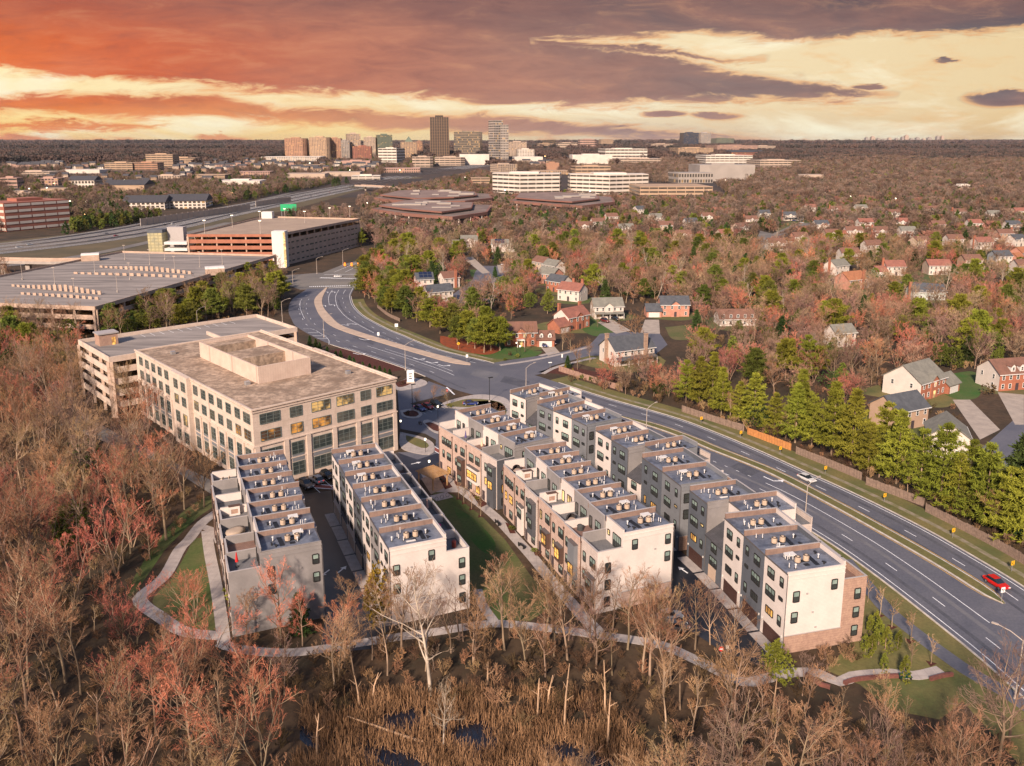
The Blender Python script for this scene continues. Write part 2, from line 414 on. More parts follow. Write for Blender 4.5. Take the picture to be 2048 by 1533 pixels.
sheet('median_kerb', M2 - nr * 1.35 * wd, M2 - nr * 0.98 * wd, 0.17, m_kerb, thick=0.17)
sheet('median_kerb', M2 + nr * 0.98 * wd, M2 + nr * 1.35 * wd, 0.17, m_kerb, thick=0.17)
sheet('median_line', M2 - nr * 1.85 * wd, M2 - nr * 1.7 * wd, 0.052, m_yellow, parent=road)
sheet('median_line', M2 + nr * 1.6 * wd, M2 + nr * 1.75 * wd, 0.052, m_yellow, parent=road)
# painted lines: children of the road
def line_mark(name, line, w=0.16, mat=None): return ribbon(name, line, w, 0.052, mat or m_white, parent=road)
def dashes(line, on=3.0, gap=9.0, w=0.16, start=0.0, name='lane_dash'):
    d = resample(line, step=0.5); k = int(start / 0.5); per = int((on + gap) / 0.5); L = int(on / 0.5)
    while k + L < len(d):
        line_mark(name, d[k:k + L + 1:max(1, L // 2)], w); k += per
i0, i1 = nearest(RE, P(1000, 731)), nearest(RE, P(1085, 757))
line_mark('edge_line', offset(RE[:i0 - 1], -0.7)); line_mark('edge_line', offset(RE[i1 + 3:], -0.75))
# far carriageway (two lanes beyond the second median)
dl = offset(RE, -4.2)
dashes(dl[i1 + 2:], start=2); dashes(dl[6:i0], start=3)
dashes(offset(RE, -7.7)[8:i0 - 2], 1.0, 2.6, start=1)
# near carriageway, beside the town houses
j0 = nearest(LE, P(949.6, 791))
line_mark('edge_line', offset(LE[j0 + 2:], 1.0)); dashes(offset(LE, 4.6)[j0 + 2:], start=4); line_mark('turn_lane_line', offset(LE, 8.2)[nearest(LE, (50, 172)):nearest(LE, (69.2, 114))])
dashes(offset(LE, 8.2)[j0 + 4:nearest(LE, (49, 173))], 1.0, 2.6)
k0 = nearest(LE, P(690, 698)); k1 = nearest(LE, P(850, 753))
line_mark('edge_line', offset(LE[k0:k1 - 1], 1.0)); dashes(offset(LE, 4.6)[4:k1 + 3], start=2); dashes(offset(LE, 8.0)[6:k0 + 2], start=5)
line_mark('turn_lane_line', offset(LE, 8.4)[k0 + 1:k1 + 2]); line_mark('turn_lane_line', offset(LE, 10.6)[k0 + 3:k1 + 1], 0.14)
c0 = nearest(RE, P(703, 592)); c1 = nearest(RE, P(735, 638))
for d_, a0, a1 in ((7.6, 1, c1 + 8), (11.0, 1, c0 + 6), (4.2, 1, c0 - 1)): line_mark('lane_line', offset(RE, -d_)[a0:a1])
line_mark('lane_line', resample(PL([(600.5, 602), (600, 614), (603, 625), (609, 638)]), step=2))
# repaved strips and tyre-darkened lanes
m_patch = M('dark asphalt patch', (0.066, 0.067, 0.082), 0.6, (0.095, 0.095, 0.108), 0.3, fine=(2.5, 0.25)); m_patch2 = M('pale worn lane', (0.15, 0.145, 0.155), 0.7, (0.115, 0.115, 0.128), 0.2, fine=(2.0, 0.2))
for d_, w_, a0, a1, mt in ((2.5, 0.8, i1 + 4, len(RE) - 2, m_patch), (6.0, 0.7, i1 + 8, len(RE) - 6, m_patch), (2.4, 1.0, 10, i0 - 2, m_patch2), (6.2, 0.8, 8, i0 - 4, m_patch)):
    ribbon('worn_lane', offset(RE, -d_)[a0:a1], w_, 0.044, mt, parent=road)
for d_, w_, a0, a1, mt in ((2.8, 0.8, j0 + 3, len(LE) - 2, m_patch), (6.4, 0.9, j0 + 2, len(LE) - 3, m_patch2), (3.0, 0.8, k0, k1 + 6, m_patch), (6.6, 0.8, 6, k1, m_patch2)):
    ribbon('worn_lane', offset(LE, d_)[a0:a1], w_, 0.044, mt, parent=road)
for q in ([(1010, 752), (1060, 764), (1050, 776), (1000, 764)], [(955, 738), (1000, 748), (985, 762), (940, 750)], [(1330, 868), (1372, 884), (1352, 893), (1312, 876)], [(1480, 925), (1520, 944), (1498, 955), (1460, 934)], [(720, 668), (760, 680), (745, 690), (705, 676)]): area('asphalt_patch', PL(q), 0.046, m_patch if q[0][0] != 955 else m_patch2, parent=road)
# turn arrows
def arrow(px, py, rz, s=1.0, left=True):
    x, y = P(px, py); k = -1 if left else 1; m = MB()
    m.poly([(-0.12, -1.6, 0), (0.12, -1.6, 0), (0.12, 0.5, 0), (-0.12, 0.5, 0)])
    m.poly([(-0.12, 0.5, 0), (0.12, 0.3, 0), (k * 0.9, 0.75, 0), (k * 0.9, 1.05, 0)] if k > 0 else [(0.12, 0.5, 0), (k * 0.9, 1.05, 0), (k * 0.9, 0.75, 0), (-0.12, 0.3, 0)])
    m.poly([(k * 0.85, 0.4, 0), (k * 0.85, 1.4, 0), (k * 1.7, 0.9, 0)] if k < 0 else [(k * 0.85, 1.4, 0), (k * 0.85, 0.4, 0), (k * 1.7, 0.9, 0)])
    o = m.build('turn_arrow', m_white, road, (x, y, 0.053), rz); o.scale = (s, s, 1); return o
for px, py, rz in ((656, 585, 0.15), (670, 585, 0.12), (651, 612, 0.25), (669, 611, 0.25), (690, 650.5, 0.9), (706, 648.5, 0.9)): arrow(px, py, rz, 1.5)
for px, py in ((726, 680), (715, 709)): arrow(px, py, -2.3, 1.6)
for px, py in ((835, 719), (861, 726), (885, 732)): arrow(px, py, -2.35, 1.5)
arrow(1543, 961, -2.62, 1.5)
for px, py in ((838, 720),): pass
# crosswalks and stop lines at the far junction
def zebra(pa, pb, w, n):
    a, b = np.array(P(*pa)), np.array(P(*pb)); t = (b - a) / np.linalg.norm(b - a); nn = np.array([-t[1], t[0]])
    L = np.linalg.norm(b - a)
    for i in range(n):
        s = a + t * L * (i + 0.5) / n; h = t * L / n * 0.27
        q = [s - h - nn * w / 2, s + h - nn * w / 2, s + h + nn * w / 2, s - h + nn * w / 2]
        area('crosswalk_bar', [tuple(v) for v in q], 0.056, m_white, parent=road)
zebra((618, 574), (716, 571.5), 2.6, 26); zebra((640, 556), (712, 558), 3.2, 22)
for a, b in (((657, 576.5), (713, 574.5)), ((648, 550), (715, 549))):
    ribbon('stop_line', np.array([P(*a), P(*b)]), 0.6, 0.056, m_white, parent=road)
# the junction box beyond and the road leading on
area('junction', PL([(600, 580), (725, 577), (724, 556), (700, 548), (640, 546), (560, 552), (563, 566)]), 0.034, m_asphalt_old)
area('far_road', PL([(640, 548), (724, 556), (738, 536), (752, 519), (730, 519), (690, 528)]), 0.03, m_asphalt_old)
for a, b in (((668, 545), (722, 523)), ((690, 545), (735, 523))):
    ribbon('lane_line', np.array([P(*a), P(*b)]), 0.25, 0.056, m_white, parent=road)
# side street with its cul-de-sac, and the second court behind
side = area('side_street', PL([(978, 728), (1010, 722), (1080, 712), (1130, 703), (1180, 690), (1200, 668), (1250, 664), (1320, 668), (1335, 690), (1310, 710), (1250, 712), (1180, 712), (1140, 722), (1100, 734), (1086, 748), (1060, 752)]), 0.03, m_asphalt)
area('court_street', PL([(912, 606), (985, 606), (1000, 585), (1002, 560), (1008, 548), (1035, 546), (1034, 533), (960, 532), (950, 545), (945, 560), (925, 575), (905, 590)]), 0.03, m_asphalt)
area('court_street', PL([(1745, 566), (1790, 580), (1880, 582), (1900, 570), (1850, 566), (1780, 563)]), 0.03, m_asphalt)
area('court_street', PL([(1508, 492), (1530, 500), (1580, 478), (1640, 450), (1620, 446), (1590, 448), (1545, 468), (1520, 462)]), 0.03, m_asphalt_old)
area('court_street', PL([(1960, 900), (1990, 925), (2080, 960), (2200, 960), (2200, 870), (2030, 838)]), 0.03, m_asphalt)
# entrance road, car park and alleys
m_lot = m_asphalt
area('entry_road', PL([(795, 780), (850, 772), (857, 763), (905, 780), (890, 790), (820, 808), (842, 815), (905, 815), (960, 818), (990, 850), (905, 905), (880, 950), (820, 952), (795, 905), (870, 905), (872, 880), (850, 868), (800, 858)]), 0.03, m_lot)
ribbon('stop_line', np.array([P(893, 775), P(909, 790)]), 0.5, 0.056, m_white, parent=road)
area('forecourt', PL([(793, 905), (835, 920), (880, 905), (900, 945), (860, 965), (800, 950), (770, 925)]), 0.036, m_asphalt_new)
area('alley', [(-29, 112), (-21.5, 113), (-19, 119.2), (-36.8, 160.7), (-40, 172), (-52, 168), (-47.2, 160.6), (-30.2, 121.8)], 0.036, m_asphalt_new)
ca = resample([(31.5, 115.8), (26.7, 127.6), (11.4, 165.4), (8.8, 169.4), (-5.1, 191.2), (-9, 198)], n=40); da = resample([(42.3, 106.5), (40.5, 111.8), (35.9, 130.7), (32.4, 142.3), (26, 157.6), (18.3, 173.5), (9.6, 186.9), (-0.6, 202.6), (-5, 208)], n=40)
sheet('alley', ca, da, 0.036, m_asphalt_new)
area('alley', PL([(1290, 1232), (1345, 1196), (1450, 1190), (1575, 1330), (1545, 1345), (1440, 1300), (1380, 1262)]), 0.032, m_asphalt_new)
area('back_lane', PL([(160, 830), (420, 960), (470, 990), (440, 1000), (330, 930), (120, 850)]), 0.03, m_asphalt_old)
# brick crossings
for q in ([(616, 968), (668, 972), (668, 979), (612, 975)], [(868, 893), (884, 903), (884, 911), (866, 901)]):
    area('brick_crossing', PL(q), 0.042, m_pavers)
    for k in (0, 2): ribbon('crossing_line', np.array([P(*q[k]), P(*q[(k + 1) % 4])]), 0.25, 0.046, m_white, parent=road)
def path(name, px, w, mat=m_walk, z=0.07): return ribbon(name, resample(PL(px), step=1.5), w, z, mat, thick=0.07)
# ------------------------------------------------------------------ verges, paths, lawns, beds
sheet('verge', offset(RE, 0.0)[i1 + 1:], offset(RE, 7.5)[i1 + 1:], 0.02, m_verge)
sheet('verge', offset(RE, 0.0)[8:i0 + 1], offset(RE, 6.0)[8:i0 + 1], 0.02, m_verge)
kerb('kerb', offset(RE, 0.15)[i1 + 2:]); kerb('kerb', offset(RE, 0.15)[6:i0])
kerb('kerb', offset(LE, -0.15)[j0 + 1:]); kerb('kerb', offset(LE, -0.15)[k0 - 2:k1 + 1])
m_wworn = M('worn footway', (0.23, 0.19, 0.14), 0.9, (0.15, 0.135, 0.07), 0.6, contrast=(0.4, 0.6))
ribbon('sidewalk', offset(RE, 3.2)[i1 + 3:], 1.1, 0.07, m_wworn, thick=0.07)
ribbon('sidewalk', offset(RE, 3.4)[10:i0 - 1], 1.2, 0.07, m_wworn, thick=0.07)
sheet('verge', offset(LE, -9.0)[j0:], offset(LE, -0.1)[j0:], 0.012, m_verge)
sheet('verge', offset(LE, -8.0)[k0:k1 - 2], offset(LE, -0.1)[k0:k1 - 2], 0.014, m_mulch)
# foot paths through the wood and round the houses
path('footpath', [(441, 1020), (405, 1046), (378, 1080), (359, 1100), (330, 1152), (290, 1185), (279, 1198), (290, 1214), (320, 1234), (345, 1252), (372, 1265), (405, 1270), (441, 1272)], 2.3)
path('footpath', [(413, 1062), (420, 1110), (431, 1165), (441, 1228), (448, 1286)], 2.0, z=0.075)
path('footpath', [(392, 1058), (412, 1056), (432, 1068), (440, 1085)], 1.8, z=0.078)
path('footpath', [(440, 1286), (478, 1299), (581, 1306), (700, 1290), (780, 1277), (873, 1264), (955, 1251), (1000, 1248), (1060, 1253), (1112, 1259), (1198, 1271), (1270, 1281), (1330, 1293), (1405, 1327), (1484, 1364), (1530, 1358), (1576, 1347), (1627, 1345), (1650, 1353), (1672, 1364), (1690, 1361), (1712, 1352), (1781, 1347), (1832, 1352), (1883, 1341)], 2.0)
path('footpath', [(880, 950), (940, 994), (985, 1029), (1018, 1063), (1064, 1114), (1102, 1161), (1135, 1198), (1162, 1230), (1198, 1266)], 2.2, z=0.078)
path('footpath', [(955, 1180), (966, 1212), (990, 1246)], 1.6, z=0.082)
trail = path('asphalt_trail', [(1690, 1120), (1737, 1176), (1776, 1222), (1835, 1270), (1894, 1314), (1938, 1344), (2012, 1386), (2080, 1430)], 2.7, m_asphalt, 0.06)
# garden walls beside the path at the right end
for q in ([(1612, 1352), (1640, 1372), (1660, 1378)], [(1688, 1370), (1715, 1362), (1780, 1356), (1806, 1356)], [(1860, 1362), (1885, 1355), (1905, 1352)]):
    m = MB(); ln = resample(PL(q), step=1.0)
    a, b = offset(ln, -0.2), offset(ln, 0.2)
    w = sheet('garden_wall', a, b, 0.55, M('garden brick', (0.19, 0.07, 0.055), 0.9, (0.12, 0.05, 0.04), 2.0), kind=None, thick=0.55)
    tag(w, {1612: 'low curved brick wall below the path near the tall brick end house', 1688: 'low brick wall behind the dark green bench', 1860: 'short low brick wall at the path end by the trail'}[q[0][0]], 'wall')
# lawns
area('lawn', PL([(868, 980), (905, 990), (960, 1030), (1010, 1080), (1060, 1150), (1110, 1210), (1060, 1243), (990, 1240), (940, 1190), (915, 1100), (862, 1010)]), 0.03, m_lawn)
smooth_area('lawn', PL([(905, 1010), (950, 1040), (990, 1085), (980, 1110), (950, 1090), (920, 1045)]), 0.036, m_green)
area('lawn', PL([(1735, 1200), (1790, 1250), (1860, 1310), (1900, 1350), (1930, 1400), (1880, 1440), (1780, 1420), (1720, 1370), (1650, 1340), (1700, 1290)]), 0.02, m_verge)
smooth_area('lawn', PL([(960, 690), (1010, 680), (1060, 700), (1085, 703), (1060, 716), (1000, 719), (955, 710), (935, 700)]), 0.022, m_green)
smooth_area('lawn', PL([(1165, 640), (1200, 640), (1236, 660), (1195, 673), (1165, 660)]), 0.022, m_green)
smooth_area('lawn', PL([(930, 560), (975, 560), (980, 572), (940, 580)]), 0.022, m_green)
smooth_area('lawn', PL([(940, 540), (972, 541), (978, 550), (945, 554)]), 0.022, m_green)
smooth_area('lawn', PL([(1890, 750), (1950, 745), (1960, 790), (1920, 800), (1880, 780)]), 0.022, m_green)
smooth_area('lawn', PL([(1330, 655), (1400, 650), (1420, 672), (1350, 680)]), 0.022, m_lawn)
smooth_area('lawn', PL([(1770, 545), (1860, 545), (1900, 565), (1800, 563)]), 0.022, m_lawn)
smooth_area('lawn', PL([(1550, 452), (1600, 440), (1640, 446), (1590, 466), (1560, 470)]), 0.022, m_lawn)
smooth_area('pine_straw', PL([(880, 672), (935, 680), (985, 690), (1000, 700), (975, 710), (930, 704), (885, 690)]), 0.034, m_redleaf)
smooth_area('mulch_bed', PL([(1075, 745), (1130, 733), (1240, 758), (1210, 765), (1150, 752)]), 0.03, m_mulch)
# driveways
for q in ([(1075, 687), (1100, 684), (1120, 706), (1096, 712)], [(1195, 645), (1225, 640), (1262, 662), (1232, 668)], [(1290, 640), (1318, 640), (1320, 668), (1280, 668)],
          [(994, 530), (1018, 530), (1015, 546), (998, 546)], [(925, 516), (945, 514), (980, 546), (965, 548)], [(1745, 545), (1765, 545), (1790, 566), (1765, 566)], [(1715, 560), (1740, 556), (1760, 572), (1735, 577)],
          [(1905, 800), (1940, 800), (2000, 860), (1960, 880)], [(1995, 785), (2048, 790), (2048, 850), (2030, 850)]):
    area('driveway', PL(q), 0.04, m_drive)
for q in ([(1000, 731), (1060, 722), (1130, 707), (1180, 694)], [(1086, 748), (1110, 736), (1150, 725), (1190, 716)], [(1080, 712), (1110, 705)]):
    path('sidewalk', q, 1.6)
# forecourt islands, car-park islands
m_isl = m_verge
for q, mt in (([(800, 865), (846, 876), (868, 890), (862, 910), (820, 905), (800, 893)], m_walk), ([(845, 845), (855, 840), (890, 855), (880, 868), (862, 862)], m_walk), ([(800, 822), (832, 818), (845, 830), (830, 838), (806, 834)], m_walk),
              ([(875, 812), (905, 800), (960, 790), (1015, 800), (1018, 838), (980, 825), (915, 818), (890, 816)], m_walk), ([(820, 755), (850, 762), (850, 772), (800, 782), (790, 770)], m_walk)):
    smooth_area('pavement', PL(q), 0.13, mt, thick=0.13)
for q, mt in (([(812, 872), (842, 880), (858, 892), (846, 898), (815, 884)], m_isl), ([(806, 826), (828, 822), (838, 830), (828, 835), (810, 832)], m_mulch), ([(850, 848), (862, 846), (884, 857), (876, 864), (864, 860)], m_mulch),
              ([(890, 810), (940, 799), (1000, 806), (1010, 830), (960, 818), (900, 814)], m_isl), ([(925, 806), (985, 803), (1010, 815), (1000, 822), (950, 812)], m_mulch), ([(790, 768), (818, 758), (826, 766), (800, 776)], m_mulch)):
    smooth_area('planting_bed', PL(q), 0.145, mt)
# walk in front of the far terrace, play court and mulch beds along the fronts
area('pavement', PL([(840, 945), (878, 938), (905, 962), (935, 985), (880, 985), (862, 985)]), 0.06, m_walk, thick=0.06)
area('pavilion_court', PL([(842, 958), (872, 948), (892, 975), (862, 990)]), 0.075, M('court paving', (0.36, 0.25, 0.17), 0.9, (0.27, 0.18, 0.13), 0.6, grid={'x': (0.8, 0.05), 'y': (0.8, 0.05)}))
for q in ([(872, 945), (880, 942), (905, 975), (890, 980)], [(886, 930), (898, 938), (918, 955), (908, 962)], [(905, 955), (925, 966), (928, 976), (912, 972)], [(940, 985), (960, 998), (975, 1010), (962, 1016)], [(1010, 1045), (1024, 1052), (1032, 1068), (1020, 1068)], [(1060, 1085), (1078, 1100), (1084, 1114), (1070, 1112)]):
    area('mulch_bed', PL(q), 0.085, m_mulch)
path('cycle_stand_pad', [(866, 998), (900, 990)], 3.2, m_walk, 0.084)
# wetland water
smooth_area('pond_water', PL([(760, 1415), (830, 1395), (900, 1420), (985, 1425), (1010, 1450), (990, 1520), (1080, 1560), (900, 1580), (700, 1560), (640, 1500), (660, 1465), (740, 1450)]), 0.02, m_water)
smooth_area('pond_water', PL([(1020, 1500), (1180, 1480), (1300, 1500), (1340, 1540), (1250, 1590), (1050, 1590)]), 0.024, m_water)
smooth_area('pond_water', PL([(610, 1430), (690, 1440), (700, 1475), (650, 1500), (600, 1480)]), 0.022, m_water)
# marked bays beside the car park and the hatched kerb area on the road
for k in range(4):
    a, b = P(838 + k * 13, 822 - k * 3.4), P(851 + k * 13, 828 - k * 3.4); ribbon('bay_line', np.array([a, b]), 0.12, 0.056, m_white, parent=road)
for k in range(4):
    a, b = P(618 + k * 26, 966 - k * 9), P(640 + k * 26, 986 - k * 9); ribbon('bay_line', np.array([a, b]), 0.12, 0.056, m_white, parent=road)
for k in range(3):
    a, b = P(616 + k * 9, 666 + k * 6), P(636 + k * 9, 666 + k * 6); ribbon('hatch_line', np.array([a, b]), 0.3, 0.056, m_white, parent=road)
line_mark('hatch_line', resample(PL([(606, 658), (625, 659), (645, 670), (657, 680), (658, 690)]), step=1.5))
for px, py, rz in ((650, 1147, 2.7), (684, 1140, -0.4), (1366, 1141, 0.5), (832, 927, -1.0)):
    x, y = P(px, py); m = MB().poly([(-0.15, -1.3, 0), (0.15, -1.3, 0), (0.15, 0.3, 0), (-0.15, 0.3, 0)]).poly([(-0.6, 0.3, 0), (0.6, 0.3, 0), (0, 1.4, 0)])
    m.build('lane_arrow', m_white, road, (x, y, 0.058), rz)

smooth_area('lawn', PL([(388, 1078), (410, 1084), (428, 1190), (438, 1258), (365, 1248), (305, 1205), (345, 1155)]), 0.024, m_lawn)
smooth_area('lawn', PL([(330, 1100), (390, 1040), (430, 1010), (425, 990), (370, 1020), (310, 1090), (255, 1180), (270, 1185)]), 0.012, m_lawn)
# ------------------------------------------------------------------ town houses
def siding(name, c, k=0.8): return M(name, c, 0.75, tuple(x * k for x in c), 0.35, grid={'z': (0.22, 0.03)}, fine=(3, 0.06))
m_sw = siding('white siding', (0.64, 0.565, 0.52), 0.88)
m_sg = siding('slate grey siding', (0.105, 0.115, 0.135))
m_st = siding('taupe siding', (0.255, 0.235, 0.23))
m_sm = siding('mid grey siding', (0.185, 0.19, 0.205))
m_dk = siding('charcoal panel', (0.085, 0.088, 0.10))
m_bp = M('pink brick', (0.52, 0.38, 0.315), 0.9, (0.43, 0.30, 0.245), 1.2, grid={'z': (0.4, 0.05)}, fine=(5, 0.25))
m_bt = M('tan brick', (0.42, 0.27, 0.20), 0.9, (0.32, 0.2, 0.155), 1.5, grid={'z': (0.4, 0.05)}, fine=(5, 0.3))
m_bw = M('whitewashed brick', (0.54, 0.455, 0.41), 0.9, (0.45, 0.37, 0.33), 1.2, grid={'z': (0.4, 0.05)}, fine=(5, 0.12))
m_brown = M('brown panel', (0.10, 0.055, 0.042), 0.7, (0.075, 0.045, 0.035), 0.8, grid={'z': (0.3, 0.03)})
m_roofm = M('grey roof membrane', (0.15, 0.165, 0.205), 0.5, (0.06, 0.07, 0.096), 0.42, contrast=(0.44, 0.62), spec=0.45, fine=(1.4, 0.3), grid={'xy': (2.1, 0.07)}, detail=5)
m_par_in = M('parapet lining', (0.25, 0.165, 0.13), 0.85, (0.18, 0.12, 0.1), 0.7, grid={'xy': (0.7, 0.04)})
m_cap = M('coping metal', (0.36, 0.33, 0.32), 0.5, var=0.1)
m_capd = M('dark coping', (0.10, 0.09, 0.09), 0.5, var=0.1)
m_trim = M('white trim', (0.6, 0.57, 0.54), 0.6, var=0.08)
m_frame = M('black window frame', (0.022, 0.02, 0.02), 0.5, var=0)
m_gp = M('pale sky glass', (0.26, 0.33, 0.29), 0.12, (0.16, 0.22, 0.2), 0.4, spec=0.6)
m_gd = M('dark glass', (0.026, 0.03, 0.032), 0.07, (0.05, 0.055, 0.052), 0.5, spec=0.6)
m_lit = M('lit window', (0.5, 0.3, 0.1), 0.4, (0.3, 0.16, 0.05), 1.2, emit=((1.0, 0.5, 0.10), 0.7), emask=0.5)
m_lit2 = M('lit window pale', (0.5, 0.4, 0.2), 0.4, (0.3, 0.2, 0.1), 1.2, emit=((1.0, 0.72, 0.26), 0.55), emask=0.5)
m_gar = M('brown garage door', (0.06, 0.03, 0.025), 0.6, var=0.15)
m_gart = M('tan garage door', (0.48, 0.36, 0.28), 0.6, var=0.15)
m_door = M('dark door', (0.06, 0.045, 0.05), 0.5, var=0.1)
m_deck = M('terrace decking', (0.20, 0.12, 0.095), 0.8, (0.145, 0.09, 0.075), 0.8, grid={'x': (0.3, 0.04)})
m_deckg = M('grey terrace paving', (0.15, 0.145, 0.15), 0.8, (0.11, 0.11, 0.115), 0.8, grid={'x': (0.6, 0.04), 'y': (0.6, 0.04)})
m_ac = M('beige housing', (0.5, 0.385, 0.285), 0.6, (0.42, 0.31, 0.23), 2.0, grid={'z': (0.14, 0.035)})
m_pad = M('black roof pad', (0.012, 0.014, 0.02), 0.7, var=0.1)
m_pvc = M('white pipe', (0.6, 0.58, 0.57), 0.5, var=0.1)
m_metal = M('galvanised metal', (0.42, 0.42, 0.43), 0.4, var=0.1, metal=0.6)
m_blk = M('black metal', (0.02, 0.02, 0.022), 0.5, var=0)
m_shingle = M('dark shingle', (0.075, 0.072, 0.08), 0.9, (0.05, 0.05, 0.056), 0.8, grid={'z': (0.16, 0.02)}, fine=(3, 0.3))
MESH = {}
def cached(key, fn):
    if key not in MESH: MESH[key] = fn()
    return MESH[key]
def win_frame(w, h, cols, sash, fm=None):
    def f():
        m = MB(); e = 0.07; d = -0.09
        m.box(-w / 2 - e, -w / 2 + e, d, 0.02, 0, h); m.box(w / 2 - e, w / 2 + e, d, 0.02, 0, h)
        m.box(-w / 2 + e, w / 2 - e, d, 0.02, -e, e); m.box(-w / 2 + e, w / 2 - e, d, 0.02, h - e, h + e)
        for i in range(1, cols): x = -w / 2 + w * i / cols; m.box(x - 0.05, x + 0.05, d + 0.01, 0.02, e, h - e)
        if sash:
            for k in range(1, sash): m.box(-w / 2 + e, w / 2 - e, d + 0.02, 0.02, h * k / sash - 0.035, h * k / sash + 0.035)
        return m.mesh('window', fm or m_frame)
    return cached(('wf', w, h, cols, sash, fm.name if fm else ''), f)
def win_pane(w, h, style):
    def f():
        m = MB(); k = 0.5 if style in ('std',) else 1.0
        y = -0.035; e = 0.06
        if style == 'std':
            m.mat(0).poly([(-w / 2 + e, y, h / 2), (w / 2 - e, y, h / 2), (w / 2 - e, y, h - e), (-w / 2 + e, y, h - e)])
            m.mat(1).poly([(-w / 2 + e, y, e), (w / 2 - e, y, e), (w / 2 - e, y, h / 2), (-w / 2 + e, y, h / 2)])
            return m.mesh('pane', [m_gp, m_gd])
        m.poly([(-w / 2 + e, y, e), (w / 2 - e, y, e), (w / 2 - e, y, h - e), (-w / 2 + e, y, h - e)])
        return m.mesh('pane', [{'lit': m_lit, 'lit2': m_lit2, 'dark': m_gd, 'pale': m_gp}[style]])
    return cached(('wp', w, h, style), f)
def put_window(parent, loc, nrm, w, h, cols=1, sash=2, style='std', fm=None, name='window'):
    rz = math.atan2(nrm[0], -nrm[1])
    o = link(name, win_frame(w, h, cols, sash, fm), parent, loc, rz)
    link('pane', win_pane(w, h, style), o)
    return o
def door_mesh(w, h, rows, mat, key):
    def f():
        m = MB(); n = rows
        for k in range(n): m.box(-w / 2, w / 2, -0.06, 0.02, h * k / n + 0.015, h * (k + 1) / n - 0.015)
        m.box(-w / 2, w / 2, -0.03, 0.02, 0, h)
        return m.mesh('door', mat)
    return cached(('door', key, w, h), f)
def ac_mesh():
    m = MB(); m.mat(0).cyl(0, 0, 0.12, 0.95, 0.46, 0.46, 10, cap=False)
    m.mat(1).cyl(0, 0, 0.94, 0.97, 0.46, 0.46, 10); m.mat(0).cyl(0, 0, 0.97, 1.03, 0.22, 0.2, 8)
    for s in (-1, 1): m.mat(2).box(s * 0.3 - 0.06, s * 0.3 + 0.06, -0.42, 0.42, 0, 0.12)
    return m.mesh('air_conditioner', [m_ac, M('dark fan grille', (0.09, 0.07, 0.055), 0.6, var=0.1), m_blk])
def hatch_mesh():
    m = MB(); m.box(-0.8, 0.8, -0.55, 0.55, 0.55, 0.72)
    for a in (-0.7, 0.7):
        for b in (-0.45, 0.45): m.box(a - 0.05, a + 0.05, b - 0.05, b + 0.05, 0, 0.55)
    return m.mesh('roof_hatch', m_trim)
def curb_mesh(): return MB().box(-0.75, 0.75, -0.16, 0.16, 0, 0.14).mesh('flashing', m_trim)
def pipe_mesh(h, r, cap):
    m = MB().cyl(0, 0, 0, h, r, r, 7)
    if cap: m.cyl(0, 0, h, h + 0.16, r * 1.9, r * 1.5, 8)
    m.mat(1).cyl(0, 0, -0.01, 0.05, r * 2.6, r * 2.2, 8); return m.mesh('vent_pipe', [m_pvc, m_blk])
def goose_mesh(): return MB().cyl(0, 0, 0, 0.3, 0.13, 0.13, 8).box(-0.32, 0.32, -0.14, 0.14, 0.28, 0.42).mesh('roof_exhaust', m_blk)
ME_AC, ME_HATCH, ME_CURB, ME_GOOSE = ac_mesh(), hatch_mesh(), curb_mesh(), goose_mesh()
ME_P1, ME_P2, ME_P3 = pipe_mesh(0.75, 0.07, False), pipe_mesh(0.6, 0.09, True), pipe_mesh(1.0, 0.06, False)
ME_PAD = MB().box(-0.42, 0.42, -0.36, 0.36, 0, 0.03).mesh('roof_pad', m_pad)
ALLEY_STD = [(2.0, 10.2, 1.75, 1.6, 2), (4.9, 10.3, 0.85, 1.5, 1), (2.1, 7.0, 2.5, 1.7, 3), (4.9, 8.1, 1.0, 0.5, 1), (2.2, 4.1, 2.0, 1.2, 3), (4.9, 3.9, 0.85, 1.6, 1)]
class Unit: pass
